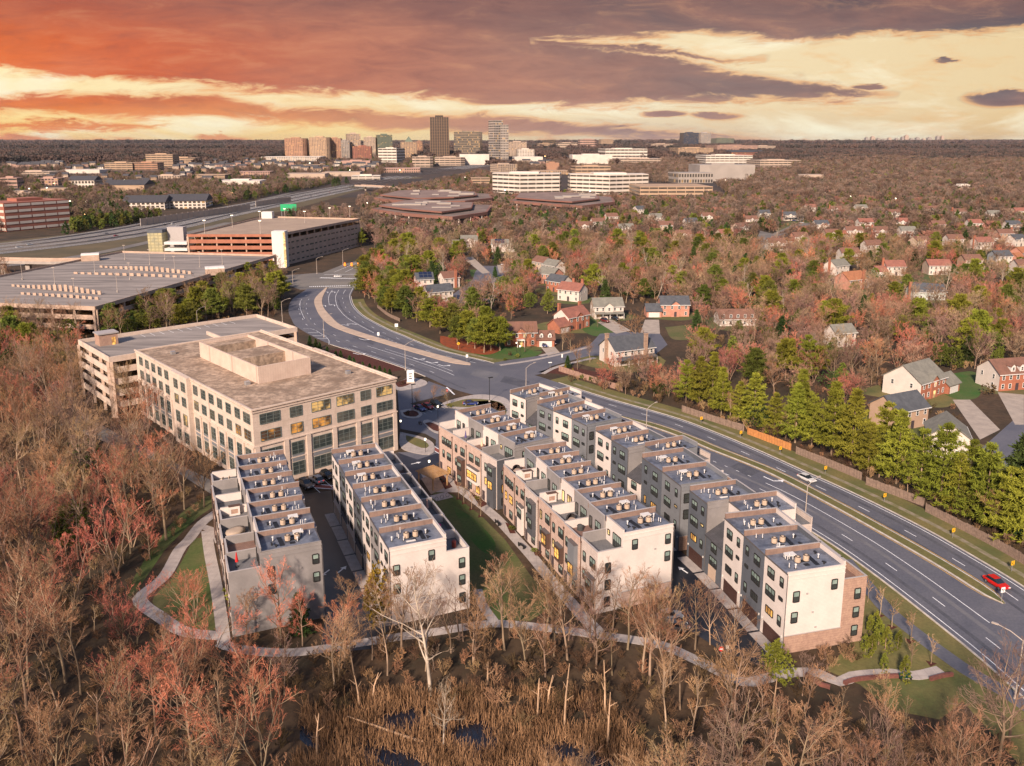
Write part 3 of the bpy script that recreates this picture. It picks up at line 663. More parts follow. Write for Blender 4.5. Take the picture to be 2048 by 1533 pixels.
def townhouse(near, far, front_sign, depth, terr, label, group, main, front, alley=None, fr=None, frhigh=None, endw=None, end_main=None, end_front=None, lit=(), gar=m_gar, seed=0, ends=(False, False), bays=(), base=None, deck=None, far_end=None, recess=False, ztop=13.0, gear=True, divider=True):
    """one dwelling of a terrace: 4-storey block on the lane side, 3 storeys with a roof terrace on the street side.
    near/far: plan corners of the lane-side wall; front_sign +1 when the street side lies to the right looking away"""
    near, far = np.array(near, float), np.array(far, float)
    eu = far - near; w = float(np.linalg.norm(eu)); eu /= w
    ev = front_sign * np.array([eu[1], -eu[0]])
    root = empty('townhouse', (near[0], near[1], 0), 0, label, 'townhouse', group)
    T = lambda v, u, z=0.0: (float(v * ev[0] + u * eu[0]), float(v * ev[1] + u * eu[1]), z)
    def vbox(m, v0, v1, u0, u1, z0, z1, c0=True):
        q = [T(v0, u0), T(v1, u0), T(v1, u1), T(v0, u1)]
        if front_sign < 0: q = q[::-1]
        m.prism([(p[0], p[1]) for p in q], z0, z1, cap0=c0); return m
    e = 0.006; r = random.Random(seed * 13 + 5)
    R_ = ztop; u0, u1 = e, w - e
    m = MB(); vbox(m, 0, depth, u0, u1, 0, R_ - 0.05)
    wall = m.build('wall', main, root)
    # roof sheet, falling slightly to the lane
    m = MB(); q = [T(0.05, u0, R_), T(depth - 0.1, u0, R_ + 0.1), T(depth - 0.1, u1, R_ + 0.1), T(0.05, u1, R_)]
    m.poly(q if front_sign > 0 else q[::-1]); roof = m.build('roof', m_roofm, root)
    # parapets: party wall at the far side, street side, open gutter edge on the lane
    pw = 0.24
    m = MB(); vbox(m, 0.0, depth, w - pw, u1, R_ - 0.05, R_ + 0.95); m.build('parapet', m_par_in, root)
    m = MB(); vbox(m, -0.03, depth, w - pw - 0.03, u1 + 0.02, R_ + 0.953, R_ + 1.0); m.build('coping', m_cap, root)
    m = MB(); vbox(m, depth - pw, depth + 0.003, u0, w - pw - 0.004, R_ - 0.04, R_ + 0.95)
    m.build('parapet', main, root)
    m = MB(); vbox(m, depth - pw - 0.03, depth + 0.03, u0, w - pw - 0.034, R_ + 0.955, R_ + 1.0); m.build('coping', m_cap, root)
    m = MB(); vbox(m, -0.08, 0.02, u0, u1, R_ - 0.12, R_ + 0.08); m.build('gutter', m_capd, root)
    if ends[0]:
        m = MB(); vbox(m, 0, depth - pw - 0.004, -0.003, pw, R_ - 0.04, R_ + 0.35); m.build('parapet', end_main or main, root)
        for zz in (R_ - 1.0, R_ - 0.25, R_ + 0.3):
            m = MB(); vbox(m, -0.05, depth + 0.05, -0.09, 0.0, zz, zz + 0.12); m.build('cornice_band', end_main or main, root)
        if end_main:
            m = MB(); vbox(m, 0.0, depth, -0.03, 0.004, 0.0 if not base else 2.9, R_ - 0.06); m.build('end_cladding', end_main, root)
        m = MB(); m.tube([T(-0.1, -0.12, 0.1), T(-0.1, -0.12, R_ - 0.1)], 0.06, 6); m.build('downspout', m_capd, root)
        for vv, zz in ((3.4, 9.4), (4.6, 6.2), (5.3, 3.6)): put = T(vv, -0.06, zz); link('wall_vent', cached('wv', lambda: MB().box(-0.16, 0.16, -0.1, 0.02, 0, 0.24).mesh('wall_vent', m_cap)), root, put, math.atan2(-eu[0], eu[1]))
        if base:
            m = MB(); vbox(m, -0.04, depth + 0.04, -0.1, -0.051, 2.9, 3.02); m.build('belt_course', m_cap, root)
            m = MB(); vbox(m, -0.02, depth + 0.02, -0.05, 0.003, 0.0, 2.9); m.build('brick_base', base, root)
    if ends[1]:
        m = MB(); vbox(m, 0, depth - pw - 0.004, w - 0.003, w + 0.05, 0, R_ + 0.9); m.build('end_cladding', main, root)
    # street-side block with the roof terrace
    zt = 9.75; v0, v1 = depth + 0.004, depth + terr
    m = MB(); vbox(m, v0, v1, u0, u1, 0, zt); m.build('front_wall', front, root)
    m = MB(); q = [T(v0, u0, zt + 0.02), T(v1 - 0.2, u0, zt + 0.02), T(v1 - 0.2, u1, zt + 0.02), T(v0, u1, zt + 0.02)]
    m.poly(q if front_sign > 0 else q[::-1]); m.build('terrace_floor', deck or (m_deck if r.random() < 0.55 else m_deckg), root)
    m = MB(); vbox(m, v1 - 0.22, v1 + 0.003, u0, u1, zt, zt + 1.15); m.build('terrace_wall', front, root)
    m = MB(); vbox(m, v1 - 0.25, v1 + 0.05, u0, u1, zt + 1.153, zt + 1.22); m.build('coping', m_cap, root)
    if divider:
        hd = 1.5 if r.random() < 0.6 else 1.9
        m = MB(); vbox(m, v0, v1 - 0.23, w - 0.2, u1, zt, zt + hd); m.build('terrace_divider', end_front or m_sw if r.random() < 0.8 else m_st, root)
        m = MB(); vbox(m, v0, v1 - 0.26, w - 0.22, u1 + 0.02, zt + hd + 0.003, zt + hd + 0.06); m.build('coping', m_cap, root)
    if ends[0]:
        m = MB(); vbox(m, v0, v1 - 0.23, -0.003, 0.2, zt, zt + 1.15); m.build('terrace_wall', end_front or front, root)
        m = MB(); vbox(m, v0, v1 - 0.26, -0.03, 0.22, zt + 1.153, zt + 1.22); m.build('coping', m_cap, root)
        if end_front:
            m = MB(); vbox(m, v0, v1, -0.035, 0.003, 0, zt + 1.14); m.build('end_cladding', end_front, root)
    # openings
    nA, nF, nE = -ev, ev, -eu
    for i, (u, z, ww, hh, cols) in enumerate(alley or []):
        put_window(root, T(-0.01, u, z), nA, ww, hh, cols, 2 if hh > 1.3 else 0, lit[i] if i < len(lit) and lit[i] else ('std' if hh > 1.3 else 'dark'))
    if alley:
        o = link('garage_door', door_mesh(min(4.6, w - 1.4), 2.35, 4, gar, gar.name), root, T(-0.01, w / 2, 0.05), math.atan2(nA[0], -nA[1]))
        for uu in (0.5, w - 0.45): link('wall_lamp', cached('lamp', lambda: MB().box(-0.09, 0.09, -0.16, 0, 0, 0.3).mesh('wall_lamp', m_trim)), root, T(-0.01, uu, 2.5), math.atan2(nA[0], -nA[1]))
    for spec in fr or []:
        u, z, ww, hh, cols = spec[:5]; st = spec[5] if len(spec) > 5 else 'std'; dv = spec[6] if len(spec) > 6 else 0.0
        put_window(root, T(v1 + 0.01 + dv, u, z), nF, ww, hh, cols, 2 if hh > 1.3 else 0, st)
    for spec in frhigh or []:
        u, z, ww, hh, cols = spec[:5]; st = spec[5] if len(spec) > 5 else 'std'
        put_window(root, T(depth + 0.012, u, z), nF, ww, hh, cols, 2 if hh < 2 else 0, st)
    for spec in endw or []:
        v, z, ww, hh, cols = spec[:5]; st = spec[5] if len(spec) > 5 else 'std'
        put_window(root, T(v, -0.05, z), nE, ww, hh, cols, 2, st)
    for (bu0, bu1, bz0, bz1, bd, mt) in bays:
        m = MB(); vbox(m, v1 - 0.02, v1 + bd, bu0, bu1, bz0, bz1); b = m.build('bay', mt, root)
        m = MB(); vbox(m, v1, v1 + bd + 0.1, bu0 - 0.1, bu1 + 0.1, bz1 + 0.003, bz1 + 0.1); m.build('bay_roof', m_capd, b)
    if fr:
        link('front_door', door_mesh(1.0, 2.2, 2, m_door, 'fd'), root, T(v1 + 0.01, w - 0.95, 0.15), math.atan2(nF[0], -nF[1]))
        m = MB(); m.tube([T(v1 + 0.1, w - 0.12, 0.1), T(v1 + 0.1, w - 0.12, zt + 0.2)], 0.07, 6); m.box(*(lambda p: (p[0] - 0.14, p[0] + 0.14, p[1] - 0.14, p[1] + 0.14, zt + 0.2, zt + 0.5))(T(v1 + 0.1, w - 0.12))); m.build('downspout', m_brown, root)
    # roof gear
    if gear:
        H_ = lambda v, u, me, nm, rz=0.0: link(nm, me, root, T(v, u, R_ + 0.02 + 0.1 * v / depth), rz + math.atan2(eu[1], eu[0]))
        c = depth * (0.44 + r.uniform(-0.03, 0.05)); cu = w * 0.46
        hatch = r.random() < 0.5
        H_(c - 0.75, cu, ME_AC, 'air_conditioner'); H_(c + 0.75, cu + r.uniform(-0.1, 0.2), ME_AC, 'air_conditioner')
        if hatch: H_(c - 1.1, cu + 1.5, ME_HATCH, 'roof_hatch', R(90))
        else: H_(c - 0.4, cu - 1.4, ME_CURB, 'flashing', R(90))
        for k in range(4): H_(c + 1.75 + 0.05 * k, cu - 1.1 + 0.78 * k, ME_PAD, 'roof_pad')
        for k in range(3): H_(c - 0.05 + 0.1 * k, cu + 1.3 - 1.15 * k, ME_PAD, 'roof_pad', R(90))
        H_(depth * 0.78, cu + r.uniform(-1.4, 1.6), ME_GOOSE, 'roof_exhaust'); H_(depth * 0.72, cu - 1.5, ME_GOOSE, 'roof_exhaust', 0.6)
        H_(depth * 0.74, cu + r.uniform(0, 1.0), ME_P2, 'vent_pipe')
        for k in range(5): H_(depth * r.uniform(0.12, 0.36), w * r.uniform(0.15, 0.8), (ME_P1, ME_P3, ME_P1, ME_P2, ME_P1)[k], 'vent_pipe')
    root['_T'] = 0
    return root, T, dict(w=w, ev=ev, eu=eu, v1=v1, depth=depth, zt=zt)
ORD = ['first', 'second', 'third', 'fourth', 'fifth', 'sixth', 'seventh']
UNITS = {}
def row(key, near, far, n, sign, depth, terr, mains, fronts, lab, group, **kw):
    near, far = np.array(near, float), np.array(far, float)
    for i in range(n):
        a, b = near + (far - near) * i / n, near + (far - near) * (i + 1) / n
        # dwellings step a little back and forth along the terrace
        nrm = np.array([b[1] - a[1], a[0] - b[0]]); nrm /= np.linalg.norm(nrm); st = kw.get('step', [0] * n)[i]
        a, b = a + nrm * st, b + nrm * st
        ex = {k: (v[i] if isinstance(v, list) and (k == 'lit' or isinstance(v[0], list)) else v) for k, v in kw.items() if k != 'step'}
        if i > 0:
            for k in ('endw', 'end_main', 'end_front', 'base'): ex.pop(k, None)
        UNITS[key, i] = townhouse(a, b, sign, depth, terr, lab(i), group, mains[i], fronts[i], seed=hash(key) % 7 * 0 + i + ord(key[0]) * 3 + len(key), ends=(i == 0, i == n - 1), **ex)
def cname(mt): return {'white siding': 'white', 'slate grey siding': 'slate grey', 'taupe siding': 'taupe', 'mid grey siding': 'grey'}[mt.name]
# row beside the wood, on the left
mA = [m_st, m_sw, m_st, m_sw, m_st, m_sw, m_st]
row('A', (-30.3, 121.8), (-47.0, 160.6), 7, -1, 9.4, 4.8, mA, [m_bw, m_st, m_bw, m_st, m_bw, m_bp, m_bw],
    lambda i: f'{cname(mA[i])} townhouse, {ORD[i]} from the near end of the row beside the wooded path', 'townhouses beside the wooded path',
    fr=[(1.5, 7.0, 1.7, 1.7, 2), (1.5, 3.9, 1.7, 1.6, 2), (1.5, 0.9, 1.0, 1.5, 1), (4.3, 7.0, 0.9, 1.6, 1)], frhigh=[(2, 9.9, 1.6, 1.9, 2), (4.6, 9.8, 0.9, 2.1, 1, 'dark')],
    endw=[(1.0, 9.7, 0.95, 1.6, 1), (1.0, 6.6, 0.95, 1.6, 1), (7.9, 9.0, 1.0, 1.6, 1, 'dark'), (7.9, 6.0, 1.0, 1.6, 1, 'dark')], end_main=m_st, end_front=m_st, step=[0, .35, 0, .45, .1, 0, .3])
# row facing the lawn, white end wall
mB = [m_sw, m_st, m_sw, m_dk, m_sw, m_sg, m_sw]
litB = [(), (), (0, 0, 0, 0, 'lit'), (), (), (), ()]
row('B', (-19.1, 119.3), (-36.9, 160.8), 7, 1, 9.3, 3.9, mB, [m_sw, m_st, m_bw, m_sm, m_sw, m_st, m_bw],
    lambda i: f'{cname(mB[i]) if mB[i] is not m_dk else "charcoal"} townhouse, {ORD[i]} from the near end of the row backing the lawn', 'townhouses backing the lawn',
    alley=[[(u * 6.46 / 6.3, *s) for u, *s in ALLEY_STD] for _ in range(7)], lit=litB, gar=m_gart, fr=[(1.6, 7.0, 1.7, 1.7, 2), (1.6, 3.8, 1.7, 1.6, 2)], frhigh=[(2, 9.9, 1.6, 1.9, 2), (4.6, 9.8, 0.9, 2.1, 1, 'dark')],
    endw=[(1.0, 8.6, 1.0, 1.7, 1), (1.0, 5.4, 1.0, 1.7, 1), (6.8, 10.0, 0.95, 1.7, 1), (11.9, 7.6, 0.95, 1.7, 1), (11.9, 4.6, 0.95, 1.7, 1), (11.9, 1.4, 0.95, 1.7, 1, 'dark')], end_main=m_sw, end_front=m_sw, base=m_bw, step=[0, 0, .1, 0, 0, .1, 0])
# near row across the lawn path
mC = [m_sw, m_st, m_st, m_sw, m_st, m_sw, m_sm]
fC = [m_bw, m_bp, m_bp, m_bp, m_bw, m_bp, m_bp]
front_std = [(1.5, 7.0, 1.8, 1.8, 2), (4.4, 7.2, 0.9, 1.7, 1), (1.5, 4.0, 1.8, 1.7, 2), (4.4, 4.1, 0.9, 1.6, 1), (1.4, 0.9, 1.6, 1.6, 2)]
def flit(L, d): return [s if i not in d else (*s[:5], d[i], *(s[6:] if len(s) > 6 else ())) for i, s in enumerate(L)]
fr_bay = [(1.6, 7.3, 1.7, 1.7, 2, 'std', 0.75), (1.6, 4.3, 1.7, 1.7, 2, 'std', 0.75), (4.5, 7.2, 0.9, 1.7, 1), (4.5, 4.1, 0.9, 1.6, 1), (1.5, 0.9, 1.5, 1.6, 2)]
fr_low = [(1.6, 7.4, 1.8, 1.7, 2), (1.7, 3.6, 1.9, 1.9, 2, 'std', 0.7), (4.5, 7.2, 0.9, 1.7, 1), (4.5, 4.1, 0.9, 1.6, 1), (1.5, 0.7, 1.5, 1.4, 2)]
fr_four = [(0.8, 7.2, 0.85, 1.7, 1), (2.0, 7.2, 0.85, 1.7, 1), (3.2, 7.2, 0.85, 1.7, 1), (4.4, 7.2, 0.85, 1.7, 1), (1.6, 4.0, 1.8, 1.7, 2), (4.2, 4.0, 0.9, 1.7, 1), (1.6, 0.8, 1.6, 1.6, 2)]
row('C2', (26.6, 127.9), (11.3, 165.5), 7, -1, 9.5, 4.6, mC, fC,
    lambda i: f'{cname(mC[i])} topped brick townhouse, {ORD[i]} in the row along the lawn path', 'townhouses along the lawn path',
    fr=[flit(fr_low, {1: 'std'}), flit(fr_low, {0: 'std', 1: 'lit'}), flit(fr_low, {1: 'lit', 3: 'lit2'}), flit(fr_low, {1: 'lit', 2: 'lit2'}), flit(fr_bay, {}), flit(fr_low, {1: 'std'}), flit(fr_four, {4: 'lit', 5: 'lit'})],
    bays=[[(0.4, 3.0, 3.2, 5.9, 0.7, m_st)], [(0.4, 2.9, 3.0, 9.3, 0.7, m_sm)], [(0.5, 2.8, 3.0, 6.0, 0.7, m_brown)], [(0.5, 2.8, 3.0, 6.0, 0.7, m_brown)], [(0.4, 2.9, 2.8, 9.4, 0.75, m_dk)], [(0.5, 2.9, 0.3, 6.0, 0.7, m_sw)], []],
    frhigh=[[(1.9, 9.85, 2.6, 2.3, 4), (4.7, 11.0, 0.7, 0.9, 1, 'lit2')], [(2, 9.9, 1.8, 2.1, 2), (4.6, 9.8, 0.9, 2.1, 1, 'dark')], [(2, 9.85, 2.2, 2.2, 4), (4.6, 9.8, 0.9, 2.1, 1, 'dark')], [(2, 9.9, 1.7, 2.0, 2, 'lit2'), (4.6, 9.8, 0.9, 2.1, 1, 'lit2')], [(2, 9.9, 1.8, 2.0, 2), (4.6, 9.8, 0.9, 2.1, 1, 'dark')], [(2, 9.9, 1.8, 2.0, 2), (4.6, 9.8, 0.9, 2.1, 1, 'dark')], [(2.4, 9.85, 3.2, 2.3, 4)]],
    endw=[(1.0, 10.0, 0.95, 1.7, 1), (1.0, 6.9, 0.95, 1.7, 1), (7.3, 10.2, 0.95, 1.7, 1), (12.2, 7.0, 0.95, 1.7, 1, 'dark'), (12.2, 4.0, 0.95, 1.7, 1, 'dark'), (12.2, 1.0, 0.95, 1.7, 1, 'dark')], end_main=m_sw, end_front=m_sw, base=m_bp, step=[.2, -.2, 0, .1, -.2, .1, 0])
# far row of four by the car park
mC1 = [m_st, m_sw, m_st, m_sw]
row('C1', (8.7, 169.5), (-5.2, 191.4), 4, -1, 9.7, 4.3, mC1, [m_bw, m_bp, m_bp, m_bp],
    lambda i: f'{cname(mC1[i])} topped brick townhouse, {ORD[i]} in the short row by the car park', 'townhouses in the short row by the car park',
    fr=[flit(fr_bay, {1: 'lit', 3: 'lit'}), [(1.5, 7.2, 1.8, 1.8, 2), (4.2, 7.2, 1.8, 1.8, 2), (2.9, 3.7, 4.2, 1.7, 4, 'lit', 0.7), (4.6, 0.8, 0.9, 1.6, 1), (1.4, 0.8, 1.6, 1.6, 2, 'lit')], [(1.6, 7.2, 1.8, 1.8, 2), (4.6, 7.2, 0.9, 1.7, 1), (1.9, 4.0, 1.7, 1.7, 2, 'std', 0.75), (4.6, 4.0, 0.9, 1.7, 1), (1.9, 1.0, 1.7, 1.7, 2, 'std', 0.75)], flit(fr_four, {6: 'lit'})],
    bays=[[(0.3, 3.0, 0.3, 9.3, 0.75, m_dk)], [(0.6, 5.2, 2.9, 6.2, 0.7, m_sw)], [(0.6, 3.1, 0.3, 6.6, 0.75, m_brown)], []],
    frhigh=[[(2.2, 9.85, 3.0, 2.3, 4), (5.2, 11, 0.7, 0.9, 1, 'lit2')], [(2, 9.9, 1.8, 2, 2), (4.6, 9.8, 0.9, 2.1, 1, 'dark')], [(2, 9.9, 1.8, 2, 2), (4.6, 9.8, 0.9, 2.1, 1, 'dark')], [(4.6, 9.9, 1.8, 2, 2), (2.2, 9.8, 0.9, 2.1, 1, 'dark')]],
    endw=[(7.2, 9.9, 1.1, 1.8, 1, 'std'), (12.4, 6.7, 1.1, 1.8, 1), (12.4, 3.6, 1.1, 1.8, 1, 'lit'), (12.4, 0.8, 1.1, 1.6, 1, 'dark')], end_main=m_st, end_front=m_dk, base=m_bp)
# terraces along the main road: three blocks, each with one dwelling set back behind a lean-to
alley6 = ALLEY_STD
def dblock(key, pts, mains, set_back, lab, group, lits, end_cfg):
    for i, (a, b) in enumerate(pts):
        sb = i == set_back
        if sb:
            a, b = np.array(a, float), np.array(b, float); nrm = np.array([b[1] - a[1], a[0] - b[0]]); nrm /= np.linalg.norm(nrm)
            ra, rb = a + nrm * 4.2, b + nrm * 4.2
            u = townhouse(ra, rb, 1, 9.7, 3.5, lab(i), group, mains[i], m_bw, alley=None, seed=i + ord(key[1]) * 5, ends=(False, False), fr=None)
            root, T, d = u
            w = d['w']
            m = MB(); q = [T(-4.2, 0.01), T(-0.01, 0.01), T(-0.01, w - 0.01), T(-4.2, w - 0.01)]
            m.prism([(p[0], p[1]) for p in q], 0, 7.4); m.build('lean_to_wall', m_sg if mains[i] is not m_sm else m_sw, root)
            # mono-pitch roof climbing to the set-back wall
            m = MB(); E_ = 0.3
            q = [T(-4.2 - E_, -0.0, 7.35), T(-0.02, 0.0, 9.9), T(-0.02, w, 9.9), T(-4.2 - E_, w, 7.35)]
            m.poly(q); m.poly([(p[0], p[1], p[2] - 0.18) for p in q][::-1])
            for k in range(4): k2 = (k + 1) % 4; m.poly([q[k], (q[k][0], q[k][1], q[k][2] - 0.18), (q[k2][0], q[k2][1], q[k2][2] - 0.18), q[k2]])
            m.build('lean_to_roof', m_shingle, root)
            nA = -d['ev']
            put_window(root, T(-4.21, w * 0.5, 5.2), nA, 1.8, 1.6, 2); put_window(root, T(-4.21, w * 0.5, 2.6), nA, 2.4, 1.6, 3)
            link('garage_door', door_mesh(2.5, 2.3, 4, m_gart, 'tan'), root, T(-4.21, w * 0.55, 0.05), math.atan2(nA[0], -nA[1]))
        else:
            al = [(x * (np.hypot(b[0] - a[0], b[1] - a[1])) / 6.3, *s) for x, *s in alley6]
            if i % 2 == 0: wv = np.hypot(b[0] - a[0], b[1] - a[1]); al = [(wv - x, *s) for x, *s in al]
            cfg = end_cfg.get(i, {})
            u = townhouse(a, b, 1, 9.7, 4.0, lab(i), group, mains[i], m_bt if i % 2 == 0 else m_bw, alley=al, seed=i + ord(key[1]) * 5, lit=lits.get(i, ()), ends=(i in end_cfg, i == len(pts) - 1), fr=None, **cfg)
        UNITS[key, i] = u
p14 = lambda x, y: P(x, y, 14.0)
e_n1 = dict(end_main=m_sw, end_front=m_bt, base=m_bt, endw=[(1.6, 8.4, 1.0, 1.7, 1), (1.5, 5.0, 1.0, 1.7, 1), (8.0, 9.6, 0.95, 1.6, 1), (12.2, 7.4, 1.0, 1.7, 1), (12.2, 4.3, 1.0, 1.7, 1), (12.2, 1.2, 1.0, 1.7, 1)])
e_g = dict(end_main=m_sm, endw=[(1.2, 9.6, 1.1, 1.8, 1, 'dark'), (1.2, 6.4, 1.1, 1.8, 1, 'dark')], base=m_bt)
e_p = dict(end_main=m_st)
dn = [(40.6, 111.8), (39.0, 117.9), (37.5, 124.4), (36.0, 130.7)]
mD3 = [m_sw, m_sg, m_sw, m_sw, m_sg]
dblock('D3', [(dn[0], dn[1]), (dn[1], dn[2]), (dn[2], dn[3]), (dn[3], (34.4, 136.3)), ((34.4, 136.4), (32.5, 142.3))], mD3, 3,
       lambda i: f'{cname(mD3[i])} townhouse, {ORD[i]} in the nearest block along the main road' + (', behind a lean-to' if i == 3 else ''), 'townhouses in the nearest block along the main road', {0: (0, 0, 0, 0, 'lit'), 4: (0, 'std', 0, 'lit2', 'lit')}, {0: e_n1, 4: e_p})
mD2 = [m_sm, m_sg, m_sm, m_sg, m_sw]
dblock('D2', [(p14(1363, 963), p14(1324.9, 933.8)), (p14(1324.9, 933.8), p14(1284.6, 906)), (p14(1284.6, 906), p14(1256.6, 890)), (p14(1256.6, 890), p14(1222.8, 871)), (p14(1222.8, 871), p14(1192, 853))], mD2, 2,
       lambda i: f'{cname(mD2[i])} townhouse, {ORD[i]} in the middle block along the main road' + (', behind a lean-to' if i == 2 else ''), 'townhouses in the middle block along the main road', {0: (0, 0, 0, 'lit2'), 1: (0, 0, 0, 0, 'lit', 'lit')}, {0: e_g, 3: e_p})
mD1 = [m_sm, m_sw, m_sm, m_sw, m_sw]
dblock('D1', [(p14(1174.4, 844), p14(1143.5, 829)), (p14(1143.5, 829), p14(1106.8, 814)), (p14(1106.8, 814), p14(1074.5, 800.4)), (p14(1074.5, 800.4), p14(1052, 791)), (p14(1052, 791), p14(1020.2, 779.4))], mD1, 3,
       lambda i: f'{cname(mD1[i])} townhouse, {ORD[i]} in the farthest block along the main road' + (', behind a lean-to' if i == 3 else ''), 'townhouses in the farthest block along the main road', {}, {0: e_g, 4: e_p})
# aprons in front of the garages
for key, n in (('D3', 5), ('D2', 5), ('B', 7)):
    for i in range(n):
        if (key, i) not in UNITS: continue
        root, T, d = UNITS[key, i]; sb = -4.2 if key[0] == 'D' and d['v1'] < 13.5 else 0
        x, y, _ = root.location; q = [T(sb - 0.1, 0.2), T(sb - 2.1, 0.2), T(sb - 2.1, d['w'] - 0.2), T(sb - 0.1, d['w'] - 0.2)]
        area('garage_apron', [(x + p[0], y + p[1]) for p in q], 0.05, m_walk)
# ------------------------------------------------------------------ trees
def tubes(Pt, Rd, S):
    """Pt (n,K,3) polylines, Rd (n,K) radii -> verts, quads"""
    n, K, _ = Pt.shape
    d = np.gradient(Pt, axis=1); d /= np.linalg.norm(d, axis=2, keepdims=True) + 1e-9
    ref = np.array([0.37, 0.52, 0.33]); e = np.cross(d, ref); e /= np.linalg.norm(e, axis=2, keepdims=True) + 1e-9; h = np.cross(d, e)
    th = np.arange(S) * 2 * np.pi / S
    V = Pt[:, :, None, :] + Rd[:, :, None, None] * (np.cos(th)[None, None, :, None] * e[:, :, None, :] + np.sin(th)[None, None, :, None] * h[:, :, None, :])
    idx = np.arange(n * K * S).reshape(n, K, S)
    a = idx[:, :-1, :]; b = np.roll(a, -1, axis=2); c = idx[:, 1:, :]; dd = np.roll(c, -1, axis=2)
    F = np.stack([a, b, dd, c], -1).reshape(-1, 4)
    return V.reshape(-1, 3), F
def ribbons(P0, P1, w, rng):
    """thin flat twigs: one quad each"""
    n = len(P0); d = P1 - P0; r = rng.normal(size=(n, 3)); s = np.cross(d, r); s /= np.linalg.norm(s, axis=1, keepdims=True) + 1e-9
    w = np.asarray(w).reshape(-1, 1) * np.ones((n, 1))
    V = np.stack([P0 - s * w / 2, P0 + s * w / 2, P1 + s * w * 0.25, P1 - s * w * 0.25], 1).reshape(-1, 3)
    return V, np.arange(4 * n).reshape(n, 4)
def merge(parts):
    Vs, Fs, o = [], [], 0
    for V, F in parts: Vs.append(V); Fs.append(F + o); o += len(V)
    return np.vstack(Vs), np.vstack(Fs)
def spawn(rng, Pt, Rd, L, k, ang, ratio, t0, up, K, shape=None):
    """k children along each parent polyline"""
    n, KP, _ = Pt.shape
    t = np.clip(t0 + (1 - t0) * (np.arange(k)[None, :] + rng.random((n, k))) / k, 0, 0.98)
    f = t * (KP - 1); i = np.floor(f).astype(int).clip(0, KP - 2); w = (f - i)[..., None]
    r = np.arange(n)[:, None]
    base = Pt[r, i] * (1 - w) + Pt[r, i + 1] * w
    pd = Pt[r, i + 1] - Pt[r, i]; pd /= np.linalg.norm(pd, axis=2, keepdims=True) + 1e-9
    rad = Rd[r, i] * (1 - w[..., 0]) + Rd[r, i + 1] * w[..., 0]
    az = rng.random((n, k)) * 2 * np.pi + np.arange(k)[None, :] * 2.4
    e = np.cross(pd, np.array([0.21, 0.93, 0.17])); e /= np.linalg.norm(e, axis=2, keepdims=True) + 1e-9; h = np.cross(pd, e)
    a = np.radians(ang * (0.7 + 0.6 * rng.random((n, k))))[..., None]
    d = pd * np.cos(a) + (e * np.cos(az)[..., None] + h * np.sin(az)[..., None]) * np.sin(a)
    ln = (L[:, None] * ratio * (0.6 + 0.7 * rng.random((n, k))))
    ln = ln * (shape(t) if shape else (1.15 - 0.65 * t))
    base, d, ln, rad = base.reshape(-1, 3), d.reshape(-1, 3), ln.ravel(), rad.ravel()
    N = len(base); Q = np.zeros((N, K, 3)); Q[:, 0] = base; cur = d.copy(); step = (ln / (K - 1))[:, None]
    for j in range(1, K):
        cur = cur + np.array([0, 0, up]) / K + rng.normal(size=(N, 3)) * 0.11; cur /= np.linalg.norm(cur, axis=1, keepdims=True)
        Q[:, j] = Q[:, j - 1] + cur * step
    r0 = np.minimum(rad * 0.62, ln * 0.035 + 0.01)
    return Q, r0[:, None] * np.linspace(1, 0.3, K)[None, :], ln
def bare_tree(seed, h=16.0, spread=0.34, clear=0.3, limbs=15, dens=1.25, forks=1, twig=0.032, upb=0.6):
    rng = np.random.default_rng(seed); K = 7
    tp = np.zeros((forks, K, 3)); tr = np.zeros((forks, K)); R0 = h * 0.015
    for f in range(forks):
        d = np.array([0.0, 0, 1]) + rng.normal(size=3) * 0.05
        if forks > 1: a = f * 2 * np.pi / forks + rng.random(); d = np.array([math.cos(a) * 0.3, math.sin(a) * 0.3, 1])
        d /= np.linalg.norm(d); p = np.zeros(3)
        if forks > 1: p = np.array([d[0], d[1], 0]) * 0.3
        for j in range(K):
            tp[f, j] = p; tr[f, j] = R0 * (1 - 0.86 * j / (K - 1)) / (1 if forks == 1 else 1.35)
            d = d + rng.normal(size=3) * 0.06; d[2] = abs(d[2]); d /= np.linalg.norm(d); p = p + d * h * 0.93 / (K - 1)
        tp[f, 0, 2] = -0.3
    shape = lambda t: np.clip(1.25 * np.sin(np.pi * np.clip((t - clear) / (1 - clear) * 0.72 + 0.25, 0, 1)), 0.25, None)
    L0 = np.full(forks, h)
    A, ra, la = spawn(rng, tp, tr, L0, max(5, limbs // forks), 46, spread, clear, upb, 6, shape)
    B, rb, lb = spawn(rng, A, ra, la, 6, 40, 0.46, 0.2, upb * 0.7, 5)
    n3 = max(3, int(5 * dens)); C, rc, lc = spawn(rng, B, rb, lb, n3, 38, 0.5, 0.15, 0.3, 3)
    n4 = max(2, int(4 * dens)); D, rd, ld = spawn(rng, C, rc, lc, n4, 36, 0.62, 0.1, 0.25, 2)
    trunk = merge([tubes(tp, tr, 7), tubes(A, np.maximum(ra * 1.05, 0.038), 5)])
    crown = merge([tubes(B, np.maximum(rb, 0.02), 3), ribbons(C[:, 0], C[:, 1], twig * 1.2, rng), ribbons(C[:, 1], C[:, 2], twig, rng), ribbons(D[:, 0], D[:, 1], twig * 0.85, rng)])
    return trunk, crown
